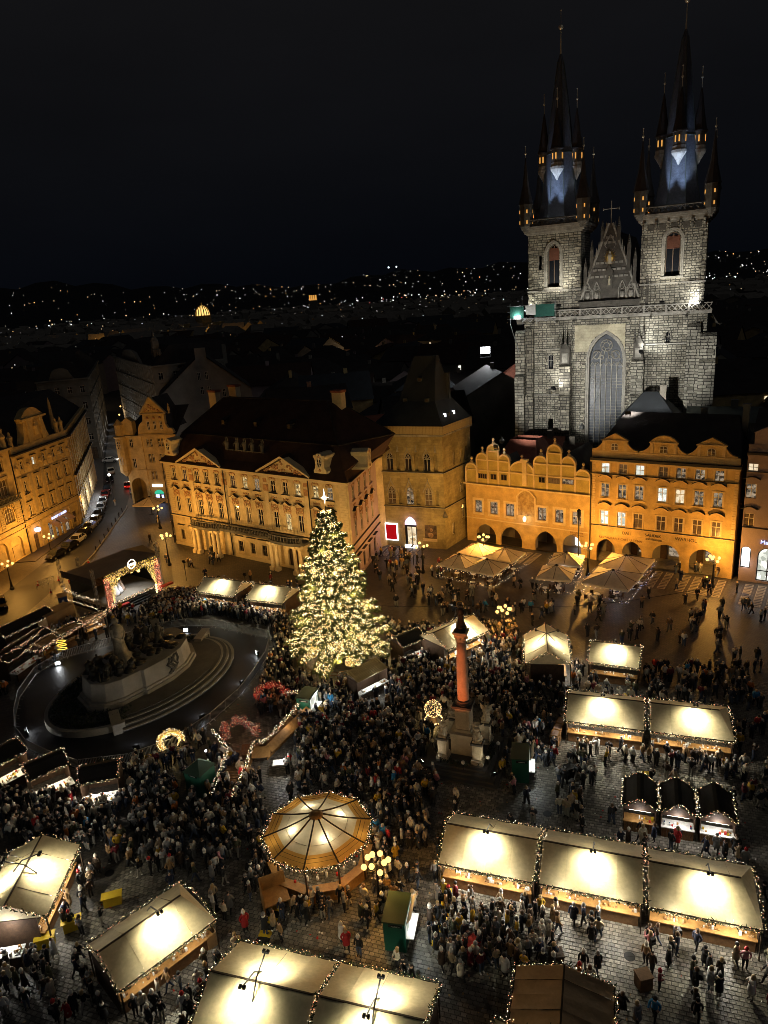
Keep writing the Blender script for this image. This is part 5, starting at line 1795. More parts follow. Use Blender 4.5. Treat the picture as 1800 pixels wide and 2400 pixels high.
# gable with blind tracery, crockets and pinnacles
g=MB()
g.xz([(4.7,36.3),(14.5,36.3),(9.9,48.7),(9.3,48.7)],.2,1.4); g.box(4.6,14.6,-.2,1.4,33.9,36.3)
g.box(4.4,14.8,-.45,.2,36.1,36.45)
ga=g.build('gable','church_dark',gc)
g=MB()
for i,x in enumerate((6.0,7.5,11.7,13.1)):
 for sgn in (-1,1):
  g.tube([(x+sgn*.6,.1,36.6),(x+sgn*.6,.1,38.3),(x,.1,39.6)],.09,5)
 g.tube([(x+.32*cos(2*PI*k/10),.1,38.6+.32*sin(2*PI*k/10)) for k in range(11)],.07,4)
 g.tube([(x-.55,.1,38.0),(x,.1,38.9),(x+.55,.1,38.0)],.06,4); g.ball(x,.12,37.4,.42,0,8,4,1.5)
for j,z in enumerate((40.2,41.3,42.4,45.6,46.4)):
 hw=4.9*(48.7-z)/12.4
 n=max(2,int(hw*2/.8))
 for i in range(n):
  g.box(9.6-hw+.2+i*(2*hw-.4)/n,9.6-hw+.2+(i+.75)*(2*hw-.4)/n,.05,.2,z,z+.35)
for sgn in (-1,1):
 for i in range(12):
  q=i/12
  x=9.6+sgn*(4.95-4.6*q); z=36.5+12.1*q
  g.lathe([(.22,z-.2),(.16,z+.5),(.02,z+1.5)],5,x,.4)
 g.tube([(9.6+sgn*4.95,.2,36.4),(9.6+sgn*.3,.2,48.8)],.22,5)
 g.tube([(9.6+sgn*.6,.1,44.9),(9.6+sgn*.9,.1,45.4),(9.6,.1,47.0)],.1,5)
g.build('blind_tracery','church_trim',ga)
for x,z0,z1 in ((4.3,34,43.0),(3.5,34,41.2),(14.9,34,43.6),(15.7,34,41.4),(6.6,41,46.4),(12.6,41,46.9),(8.3,46,49.4),(10.9,46,49.7),(5.6,39,43.6),(13.6,39,44.6)):
 g=MB(); g.box(x-.28,x+.28,.0,.6,z0,z1-1.7); g.lathe([(.36,z1-1.7),(.3,z1-1.5),(.1,z1-.4),(.02,z1)],6,x,.3)
 for k in range(4):
  g.octa(x,.05,z1-1.4+k*.3,.2-k*.03)
 g.build('pinnacle','church_dark',ga)
g=MB(); g.tube([(9.6,.4,48.6),(9.6,.4,52.2)],.07,5); g.tube([(8.35,.4,51.0),(10.85,.4,51.0)],.07,5)
for k in range(4):
 g.octa(8.35+(2.5 if k % 2 else 0),.4,51.0+(.12 if k < 2 else -.12),.12)
g.build('cross','church_trim',ga)
# gilded sunburst with a standing figure
g=MB()
for i in range(36):
 a_=2*PI*i/36
 r=1.15 if i % 2 else .95
 g.add([(9.6+.5*cos(a_-.06),-.12,43.4+.75*sin(a_-.06)),(9.6+.5*cos(a_+.06),-.12,43.4+.75*sin(a_+.06)),(9.6+r*cos(a_),-.06,43.4+r*1.25*sin(a_))],[(0,1,2)])
g.ball(9.6,.02,43.4,.62,0,12,6,1.35)
sbn=g.build('sunburst','gold',ga)
g=MB(); g.lathe([(.34,42.4),(.3,43.2),(.34,43.7),(.2,44.0),(.1,44.05),(.15,44.2),(.13,44.35),(.03,44.45)],8,9.6,-.45); g.build('figure','sandstone',sbn)
g=MB(); g.box(9.1,10.1,-.1,.2,38.4,41.0,0); g.lathe([(.24,38.9),(.2,39.6),(.24,39.9),(.08,40.1),(.12,40.3),(.02,40.45)],8,9.6,-.3,1); g.xz([(8.9,41),(10.3,41),(9.6,42.2)],-.3,.2,0)
g.build('niche_statue',['church_dark','gold_ball'],ga)
# canopied niches on the buttresses either side of the window
for x,z in ((2.5,26.0),(14.8,26.6)):
 g=MB()
 g.box(x-.8,x+.8,-1.5,-.05,z,z+2.6,0); g.add([(x-.8,-1.5,z+2.6),(x+.8,-1.5,z+2.6),(x,-.8,z+4.0)],[(0,1,2)])
 for dx in (-.7,0,.7):
  g.lathe([(.2,z+2.4),(.18,z+4.0),(.05,z+5.2+(.8 if dx == 0 else 0)),(.02,z+5.6+(.8 if dx == 0 else 0))],5,x+dx,-.9)
  for k in range(4):
   g.octa(x+dx,-.95,z+3.3+k*.5,.3-k*.04)
 no_=g.build('canopied_niche','church_dark',gc)
 g=MB(); g.box(x-.5,x+.5,-1.56,-1.5,z+.3,z+1.9); g.build('relief','church_trim',no_)
# nave roof behind the gable
g=MB(); g.add([(4.8,1.4,36),(9.6,1.4,48),(9.6,40,48),(4.8,40,36)],[(0,1,2,3)]); g.add([(14.4,1.4,36),(9.6,1.4,48),(9.6,40,48),(14.4,40,36)],[(3,2,1,0)]); g.build('nave_roof','roof_dark',gc)
for x in (-3.2,1.0,4.0,13.0,16.5,22.0):
 g=MB(); g.box(x-.12,x+.12,-1.3,-.3,33.2,33.5); g.octa(x,-1.4,33.4,.24); g.build('gargoyle','church_dark',gc)
# church-side floodlights standing on the gallery and on house roofs
def c2w(x,y,z):
 a=facing(CA,CB)
 return (CA[0]+x*cos(a)-y*sin(a),CA[1]+x*sin(a)+y*cos(a),z)
def floodlight(pos,target,power,col,angle,label,glass='flood_glow',size=.35,lsize=.25,name='floodlight'):
 d=Vector(target)-Vector(pos)
 rz=math.atan2(d.y,d.x)-PI/2
 t=thing(name,label,'floodlight',pos,rz)
 tilt=math.atan2(d.z,math.hypot(d.x,d.y))
 b=MB(); b.box(-size,size,-.12,.12,-size*.7,size*.7); b.box(-size-.04,-size,-.05,.05,-size*1.3,.05); b.box(size,size+.04,-.05,.05,-size*1.3,.05); b.box(-size,size,-.1,.1,-size*1.4,-size*1.3)
 o=b.build('housing','iron',t); o.rotation_euler=(tilt,0,0)
 g2=MB(); g2.quad((-size*.9,.125,-size*.6),(-size*.9,.125,size*.6),(size*.9,.125,size*.6),(size*.9,.125,-size*.6))
 g3=g2.build('lamp_glass',glass,o)
 if power:
  l=lamp('beam','SPOT',(Vector(pos)+d.normalized()*.3),power,col,None,lsize,target,angle,.6)
 return t
"""church lights"""
floodlight(c2w(-3,-27,16.5),c2w(3,0,25),22000,(.97,.97,.93),60,'floodlight on a roof left of the stepped gables aimed at the church')
floodlight(c2w(16,-25.5,21.6),c2w(14,0,27),20000,(.97,.97,.93),74,'floodlight on the ochre house roof aimed at the church')
floodlight(c2w(-4.6,-1.0,35.4),c2w(0,0,44),1100,(1,1,.86),100,'floodlight on the gallery at the foot of the left church tower')
floodlight(c2w(2.0,-4.5,36.2),c2w(0.5,0,45),3000,(1,.97,.84),90,'second floodlight before the left church tower')
floodlight(c2w(24.2,-1.3,35.2),c2w(20,.2,38),1500,(1,1,.94),130,'floodlight blazing on the gallery at the foot of the right church tower')
floodlight(c2w(18.5,-5.2,35.8),c2w(19.5,0,45),3800,(1,.97,.86),84,'second floodlight before the right church tower')
floodlight(c2w(1.0,-3.6,22.2),c2w(2.4,-1.0,24.5),1100,(1,1,.94),110,'floodlight on a bracket low on the left side of the church')
floodlight(c2w(15.4,-3.2,28),c2w(17.5,0,30.5),1500,(.97,1,.98),110,'floodlight on a bracket right of the great church window')
for k,(x0,x1) in enumerate(TW):
 cx=(x0+x1)/2
 for dx,tx in ((-2.4,-.9),(1.2,1.1),(4.4,2.4)):
  floodlight(c2w(cx+dx,-.2,50.0),c2w(cx+tx*.55,2.3,57),5200,(.52,.68,1.0),30,'small blue-white uplight at the foot of the %s spire, %s of three' % (('left','right')[k],{-2.4:'first',1.2:'middle',4.4:'last'}[dx]),size=.2)
 for i in range(4):
  a_=R(90*i-20)
  lamp('turret_glow','POINT',c2w(cx+4.2*cos(a_),TD/2+4.2*sin(a_),56.6),26,(.8,.9,1),None,.2)
# scaffold platform with green netting on the left tower
sf=thing('scaffold','green netted scaffold platform with work lamp on the left church tower','scaffold',c2w(-6.6,-1.6,34.2),facing(CA,CB))
b=MB()
for x in (-.6,1.6,4.2,7.4):
 b.tube([(x,0,-1),(x,0,2.6+(1.3 if x == 1.6 else 0))],.05,4)
for z in (0,1.2,2.2):
 b.tube([(-1.2,0,z),(7.6,0,z)],.05,4)
b.tube([(-.6,0,-.8),(1.0,0,-6)],.06,4)
for i in range(8):
 b.tube([(1.6+i*.7,0,-.6+(i % 2)*.6),(2.3+i*.7,0,(i+1) % 2*.6-.6)],.05,4)
b.box(-.8,7.4,.0,.9,-.12,-.04)
b.build('poles','alu',sf)
b=MB(); b.quad((-.6,-.05,.1),(1.9,-.05,.1),(1.9,-.05,2.1),(-.6,-.05,2.1)); b.quad((3.8,-.05,.2),(7.3,-.05,.2),(7.3,-.05,2.3),(3.8,-.05,2.3))
b.build('netting',pm('green_netting',(.02,.10,.075),.8,0,.2,2),sf)
b=MB(); b.add([(2.3,-.1,.7),(4.0,-.08,.5),(4.0,-.1,2.3),(2.2,-.12,2.2)],[(0,1,2,3)]); b.build('tarpaulin','white_paint',sf)
b=MB(); b.box(.2,1.3,-.3,-.1,.1,.5); b.build('work_lamp','flood_glow',sf)
lamp('work_light','POINT',c2w(-5.9,-2.1,34.7),150,(.85,1,.95),None,.2)
# low roofs that crowd the foot of the church
def plain_house(name,label,x,y,rz,sx,sy,hz,rise,wallm='plaster_grey',roofm='roof_dark',cat='building',group=None,wins=0,seed=0,hip=False,axis=0):
 h=thing(name,label,cat,(x,y,0),rz,group)
 w2=MB()
 w2.box(-sx/2,sx/2,-sy/2,sy/2,0,hz,0,False)
 r2=MB(); e=.35
 if axis == 0:
  i_=sy*.42 if hip else 0
  if not hip:
   for sg in (-1,1):
    w2.add([(sg*sx/2,-sy/2,hz),(sg*sx/2,sy/2,hz),(sg*sx/2,0,hz+rise*.97)],[(0,1,2)])
  r2.quad((-sx/2-e,-sy/2-e,hz-.1),(sx/2+e,-sy/2-e,hz-.1),(sx/2+e-i_,0,hz+rise),(-sx/2-e+i_,0,hz+rise))
  r2.quad((sx/2+e,sy/2+e,hz-.1),(-sx/2-e,sy/2+e,hz-.1),(-sx/2-e+i_,0,hz+rise),(sx/2+e-i_,0,hz+rise))
  if hip:
   r2.add([(sx/2+e,-sy/2-e,hz-.1),(sx/2+e,sy/2+e,hz-.1),(sx/2+e-i_,0,hz+rise)],[(0,1,2)])
   r2.add([(-sx/2-e,sy/2+e,hz-.1),(-sx/2-e,-sy/2-e,hz-.1),(-sx/2-e+i_,0,hz+rise)],[(0,1,2)])
 else:
  for sg in (-1,1):
   w2.add([(-sx/2,sg*sy/2,hz),(sx/2,sg*sy/2,hz),(0,sg*sy/2,hz+rise*.97)],[(0,1,2)])
  r2.quad((-sx/2-e,sy/2+e,hz-.1),(-sx/2-e,-sy/2-e,hz-.1),(0,-sy/2-e,hz+rise),(0,sy/2+e,hz+rise))
  r2.quad((sx/2+e,-sy/2-e,hz-.1),(sx/2+e,sy/2+e,hz-.1),(0,sy/2+e,hz+rise),(0,-sy/2-e,hz+rise))
 w2.build('wall',wallm,h); ro_=r2.build('roof',roofm,h)
 rr_=random.Random(seed)
 if rr_.random() < .8:
  c2=MB(); cx2=rr_.uniform(-.3,.3)*sx; c2.box(cx2-.5,cx2+.5,-.4,.4,hz+rise*.6,hz+rise+1.1); c2.build('chimney',wallm,ro_)
 return h
plain_house('parish_house','grey gabled roof standing against the foot of the church',*c2w(17.5,-6.5,0)[:2],facing(CA,CB),9,9,17.6,4.2,'plaster_grey','roof_slate',seed=1,hip=True)
plain_house('church_annex','low red roofed annex between the buttresses of the church',*c2w(.2,-3.2,0)[:2],facing(CA,CB),5,4,11.2,2.2,'plaster_grey','roof_tile',seed=3)
plain_house('church_annex','dark low annex roof below the great church window',*c2w(5.6,-4.6,0)[:2],facing(CA,CB),4.5,5,10.6,2,'plaster_grey','roof_brown',seed=4)
plain_house('sheet_roof_house','house with grey sheet metal roof right of the church foot',*c2w(28.5,-9,0)[:2],facing(CA,CB),10,9,18.2,1.6,'plaster_grey','roof_metal',seed=5)
# ------------------------------------------------------------------ the town behind the square
def window_grid(par,x0,x1,y,zrows,n,w,h,matn,name='window',rz=None,lit=0.0,seed=0,pane='glass'):
 r0=random.Random(seed)
 for z in zrows:
  for i in range(n):
   x=x0+(x1-x0)*(i+.5)/n
   window(par,x-w/2,x+w/2,z,z+h,'lit_warm' if r0.random() < lit else pane,y,frame=matn,rows=(.6,))
# street beyond the corner palace
def street_block(name,label,P0,P1,P2,H,mat,nf,ns,floors,seed):
 h=front(name,label,P0,P1)
 L1=math.hypot(P1[0]-P0[0],P1[1]-P0[1]); L2=math.hypot(P2[0]-P1[0],P2[1]-P1[1])
 rz=math.atan2(P2[1]-P1[1],P2[0]-P1[0])-facing(P0,P1)
 fh=(H-5)/floors
 for par_,LL,n,nm,kw in ((h,L1,nf,'wall',{}),(h,L2,ns,'side_wall',dict(loc=(L1,0,0),rz=rz))):
  w2=MB()
  ops_=[(LL*(i+.5)/n-.6,LL*(i+.5)/n+.6,5+f*fh+.8,5+f*fh+2.7,'r') for i in range(n) for f in range(floors)]+[(LL*(i+.5)/n-1.0,LL*(i+.5)/n+1.0,.3,3.6,'r') for i in range(n)]
  wall(w2,LL,H,ops_,.3)
  wo_=w2.build(nm,mat,h,**kw)
  t2=MB()
  for f in range(floors+1):
   t2.box(0,LL,-.25,0,4.6+f*fh,4.85+f*fh)
  for i in range(n+1):
   t2.box(max(0,LL*i/n-.3),min(LL,LL*i/n+.3),-.14,0,4.85,H)
  t2.box(-.2,LL,-.7,0,H,H+.4)
  if nm == 'wall':
   t2.xz([(L1*.25,H+.4),(L1*.75,H+.4),(L1*.68,H+2.2)]+[(L1*.5+L1*.18*cos(PI*k/6),H+2.2+1.3*sin(PI*k/6)) for k in range(1,6)]+[(L1*.32,H+2.2)],-.2,.6)
  t2.build('trim',mat,wo_)
  for i in range(n):
   for f in range(floors):
    window(wo_,LL*(i+.5)/n-.6,LL*(i+.5)/n+.6,5+f*fh+.8,5+f*fh+2.7,'glass',.18)
   window(wo_,LL*(i+.5)/n-1.0,LL*(i+.5)/n+1.0,.3,3.6,'sign_white' if (i+seed) % 3 == 0 else 'glass_warm',.18,name='shop_window',frame='iron',rows=())
 ex,ey=L1+L2*cos(rz),L2*sin(rz)
 r2=MB()
 r2.quad((0,.2,H+.2),(L1,.2,H+.2),(L1-4,6,H+5),(2,6,H+5)); r2.quad((L1,.2,H+.2),(ex,ey,H+.2),(ex-6,ey+2,H+5),(L1-4,6,H+5)); r2.add([(2,6,H+5),(L1-4,6,H+5),(ex-6,ey+2,H+5),(-10,ey,H+5)],[(0,1,2,3)])
 r2.build('roof','roof_dark',h)
 return h
street_block('street_house','grey corner house with lit doorway and curved attic further along the road',(-93,199),(-80.5,203),(-104,275),23,'plaster_street',4,16,4,1)
# pale long block on the other side of the road
street_block('pale_block','long pale many windowed block on the far side of the road with a small belfry',(-86,243),(-57,187),(-40,196),26,'plaster_grey',18,5,5,2)
bf=MB()
bf.box(-1.6,1.6,-1,1,26.3,30,0); bf.xz([(-2.2,26.3),(2.2,26.3),(1.6,27.8),(-1.6,27.8)],-1.2,1.2); bf.box(-1.1,1.1,-.8,.8,30,32.2); bf.lathe([(1.0,32.2),(.7,33),(.25,33.4),(.3,34),(.02,35)],8)
for x in (-5,-2.6,2.6,5):
 bf.lathe([(.5,26.3),(.4,28.6),(.55,28.8),(.1,30.2)],6,x,0)
be=thing('belfry','small baroque belfry with pinnacles on the pale block roof','belfry',(-58,196,0),facing((-86,243),(-57,187)))
bf.build('tower','plaster_grey',be); q=MB(); q.box(-.45,.45,-1.02,-.9,27.6,29.2); q.build('opening','glass',be)
gb=plain_house('gable_house','pale house with a tall stepped chimney gable behind the corner house',-44,186,R(14),22,20,20,9.5,'plaster_grey','roof_dark',seed=8,axis=1)
for x,z in ((-1.5,24),(.3,24),(-1.2,20.5),(.6,20.5),(4,19.5)):
 window(gb,x,x+.8,z-1,z+.9,'glass',-10.04)
q=MB(); q.box(-1.4,1.2,-10.3,-8.6,26,30.6); q.build('chimney','plaster_grey',gb)
# blocks of houses fill the town behind; every roof is a house of its own
rt_=random.Random(21)
def blocked(x,y):
 if y < 128 and -100 < x < 70:return True
 if abs(x-45) < 26 and 110 < y < 172:return True
 if 10 < x < 32 and y < 133:return True
 for (a,b2) in zip(ROADC[:-1],ROADC[1:]):
  p=Vector(a); d=Vector(b2)-p; t_=max(0,min(1,((Vector((x,y))-p) @ d)/d.length_squared))
  if ((Vector((x,y))-p-d*t_).length) < 22:return True
 if -105 < x <-32 and y < 212:return True
 if -75 < x <-46 and y < 255 and y > 180 and x >-86+(243-y)*.5-6:return True
 return False
ROADC=[(-56,118),(-58,146),(-65,172),(-77,206),(-98,270),(-125,350)]
nh=0
y=134.0
while y < 640:
 stp=17+y*.03
 x=-.66*y-25
 while x < .60*y+20:
  jx,jy=x+rt_.uniform(-3,3),y+rt_.uniform(-4,4)
  x += stp*rt_.uniform(.85,1.3)
  if blocked(jx,jy) or rt_.random() < .08:
   continue
  hz=rt_.uniform(11,16.5) if y > 150 else rt_.uniform(11,13.5)
  if -32 < jx < 12 and y < 165:hz=rt_.uniform(12,15)
  near='close behind the square' if y < 190 else ('in the middle distance' if y < 330 else 'far off below the hills')
  az_=math.degrees(math.atan2(jx,jy)); sec='at the far left' if az_ <-22 else ('left of the dome' if az_ <-13 else ('behind the long palace' if az_ <-4 else ('behind the tower house' if az_ < 7 else ('left of the church' if az_ < 14 else 'right of the church'))))
  nlit=rt_.choice([0,0,0,1,2,3,4]) if y > 150 else 0
  rf=rt_.choice(['roof_dark','roof_dark','roof_brown','roof_slate','roof_tile' if y < 240 and rt_.random() < .3 else 'roof_dark'])
  wm=rt_.choice(['plaster_grey','plaster_grey','plaster_mauve','plaster_left'])
  desc={'roof_dark':'black roofed','roof_brown':'brown roofed','roof_slate':'slate roofed','roof_tile':'red roofed'}[rf]
  lb=f"{desc} house, {('no lit window', 'one lit window', 'two lit windows', 'three lit windows', 'four lit windows')[nlit]}, {near} {sec}"
  sx_,sy_=stp*rt_.uniform(.75,1.1),stp*rt_.uniform(.6,.85)
  rz_=R(-12+25*sin(jx*.01+jy*.013))+rt_.choice([0,0,PI/2])
  hh=plain_house('town_house',lb,jx,jy,rz_,sx_,sy_,hz,rt_.uniform(4,6.5),wm,rf,'house','houses in the dark town',seed=nh,hip=rt_.random() < .35)
  nh += 1
  for k in range(nlit):
   wx=rt_.uniform(-.42,.42)*sx_; wz=hz-rt_.choice([2.4,2.4,5.4])
   side=-1 if cos(rz_) > 0.2 else 1
   me_=cached(('litwin',k % 3),lambda:(lambda b2:(b2.box(-.45,.45,-.05,.05,0,1.5),b2.mesh('window',[('lit_warm','lit_white','lit_dim')[k % 3]]))[1])(MB()))
   if abs(cos(rz_)) > .5:
    inst(me_,'window',hh,(wx,side*(sy_/2+.03),wz))
   else:
    inst(me_,'window',hh,(-1*(1 if sin(rz_) < 0 else -1)*(sx_/2+.03)*-1,wx*sy_/sx_,wz),PI/2)
 y += stp*rt_.uniform(.8,1.0)
# farther roofs run together in one mass
b=MB()
for i in range(1500):
 d=640*(1+rt_.random() ** 1.6*3.2)
 az=R(rt_.uniform(-33,33))
 x,y=d*sin(az),d*cos(az)
 s=rt_.uniform(10,22); z=rt_.uniform(9,19); a=rt_.uniform(0,PI); c_,s_=cos(a),sin(a)
 P=lambda u,v:(x+u*c_-v*s_,y+u*s_+v*c_)
 w2,l2_=s*.4,s*.7
 b.add([(*P(-l2_,-w2),0),(*P(l2_,-w2),0),(*P(l2_,w2),0),(*P(-l2_,w2),0),(*P(-l2_,-w2),z),(*P(l2_,-w2),z),(*P(l2_,w2),z),(*P(-l2_,w2),z),(*P(-l2_,0),z+5),(*P(l2_,0),z+5)],
          [(0,1,5,4),(1,2,6,5),(2,3,7,6),(3,0,4,7),(4,5,9,8),(6,7,8,9),(5,6,9),(7,4,8)])
tag(b.build('far_town','plaster_grey'),'mass of far dark roofs between the town houses and the hills','houses',kind='stuff')
# lamps and lit windows of the far town and on the hills
mats_l=[em('far_lamp_warm',(1,.72,.4),1.3),em('far_lamp_white',(.95,.97,1),1.5),em('far_lamp_orange',(1,.5,.16),1.2),em('far_lamp_bright',(.9,1,1),6.0),em('far_lamp_red',(1,.15,.15),1.6),em('far_lamp_dim',(.9,.85,.7),.35)]
b=MB()
def far_light(az,d,z,px,mi):
 x,y=d*sin(R(az)),d*cos(R(az))
 b.octa(x,y,z,px*d/710*.36,mi)
for i in range(560):
 az=rt_.uniform(-31,31)
 d=rt_.choice([rt_.uniform(2700,4650),rt_.uniform(3500,4690)])
 # clusters: brighter strips in the middle and on the right
 dens=.30+.5*math.exp(-((az-6)/7) ** 2)+.5*math.exp(-((az+9)/6) ** 2)+.5*math.exp(-((az-26)/4) ** 2)+.25*math.exp(-((az+24)/6) ** 2)
 if rt_.random() > dens:continue
 x,y=d*sin(R(az)),d*cos(R(az))
 far_light(az,d,hill_z(x,y)+rt_.uniform(4,10),rt_.choice([.7,.9,.9,1.2,1.6]),rt_.choice([0,0,1,1,5,5,2]))
for i in range(800):
 az=rt_.uniform(-31,31); d=rt_.choice([rt_.uniform(420,1200),rt_.uniform(700,2600)])
 dens=.22+.6*math.exp(-((az-3)/8) ** 2)+.3*math.exp(-((az+20)/9) ** 2)
 if rt_.random() > dens:continue
 far_light(az,d,rt_.uniform(9,26),rt_.choice([.6,.8,1.0,1.3]),rt_.choice([0,1,1,5,5,2]))
for az,d,n,w_,mi in ((1.5,2400,26,2.6,1),(6.5,2500,20,2.4,0),(-4.5,1700,10,1.2,1),(-2,1500,8,.9,1),(4.2,3300,16,1.2,1),(9.5,3000,18,2.0,5),(-22,2000,12,2.4,1),(-14,3900,16,3.5,1),(27,2600,26,2.5,1)):
 for k in range(n):
  far_light(az+rt_.uniform(-w_,w_),d*rt_.uniform(.96,1.04),rt_.uniform(14,34),rt_.choice([.8,1.2,1.8]),rt_.choice([mi,mi,0,4 if rt_.random() < .2 else 1]))
for az in (1.65,2.25):
 far_light(az,4600,195,2.2,3)
# embankment lamps to the north
for i in range(26):
 far_light(-30+i*1.15+rt_.uniform(-.3,.3),900+260*sin(i*1.3)+i*14,13,rt_.choice([1.6,2.0,2.4]),rt_.choice([0,0,1,2]))
for i in range(14):
 far_light(-29+i*.9,1500+40*(i % 3),12,1.4,0)
tag(b.build('distant_lamps',mats_l),'scattered street lamps and lit windows of the far town and hills','lights',kind='stuff')
q=MB()
for i in range(2):
 q.prism([(-330+i*60,700),(-180+i*60,742),(-182+i*60,760),(-334+i*60,718)],0,6)
tag(q.build('embankment_wall',pm('embankment_lit',(.30,.17,.09),.9,0,.4,.02)),'orange lit embankment wall by the far river','wall')
for k in range(4):
 lamp('embankment_lamp','POINT',(-310+k*55,690+k*14,14),9000,SODIUM,None,1)
# lit dome of a far museum
dx,dy=900*sin(R(-12.7)),900*cos(R(-12.7))
dm=thing('museum_dome','far golden lit ribbed dome among the dark roofs','dome',(dx,dy,0))
q=MB(); q.box(-22,22,-9,9,0,22); q.lathe([(9.2,22),(9.2,30)],16); q.build('wall','plaster_left',dm)
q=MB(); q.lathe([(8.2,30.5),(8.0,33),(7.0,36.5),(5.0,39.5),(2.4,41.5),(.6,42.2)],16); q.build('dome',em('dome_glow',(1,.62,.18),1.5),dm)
q=MB()
for i in range(16):
 a=2*PI*i/16
 q.tube([(r*cos(a),r*sin(a),z) for r,z in ((8.5,30),(8.2,33.2),(7.2,36.7),(5.1,39.8),(2.5,41.8))],.55,4)
q.lathe([(.8,42),(.8,44.5),(.1,46)],8); q.build('rib','plaster_left',dm)
lamp('dome_lamp','POINT',(dx-4,dy-16,14),9000,(1,.7,.3),None,1)
lt=thing('lit_gallery','tiny orange lit tower gallery on the far skyline','tower',(1500*sin(R(-4.3)),1500*cos(R(-4.3)),0))
q=MB(); q.box(-8,8,-5,5,0,44); q.build('wall','plaster_grey',lt)
q=MB()
for k in range(4):
 q.box(-7.4+k*4,-4.6+k*4,-5.3,-5,38,48)
q.build('opening','amber_win',lt)
# the stray floodlight on a roof behind the tower house, shining towards the square
floodlight((29,187,24.5),(10,40,20),0,(1,1,1),100,'dazzling white floodlight on a dark roof left of the church',size=1.3)
lamp('roof_flood','POINT',(28.7,184.5,25.0),4500,(.92,.97,1),None,.6)
# unseen street lamps added among the houses so their roofs show
pm_=cached('town_post',lambda:(lambda m_:(m_.lathe([(.15,0),(.06,1),(.05,6)],6),m_.mesh('post',['iron']))[1])(MB()))
gm_=cached('town_globe',lambda:(lambda m_:(m_.ball(0,0,6.2,.3,0,8,5),m_.mesh('globe',['globe_white']))[1])(MB()))
for k in range(26):
 d=150+20*k; az=-29+(k*23.7) % 58
 x,y=d*sin(R(az)),d*cos(R(az))
 if blocked(x,y):continue
 t=thing('street_lamp','added unseen street lamp in a lane of the dark town behind the square','street lamp',(x,y,0),0,'added lamps in the lanes of the dark town')
 inst(pm_,'post',t); inst(gm_,'globe',t)
 lamp('lamp_light','POINT',(0,0,7.5),900+d*5,(1,.68,.36) if k % 3 else COOL,t,.3)
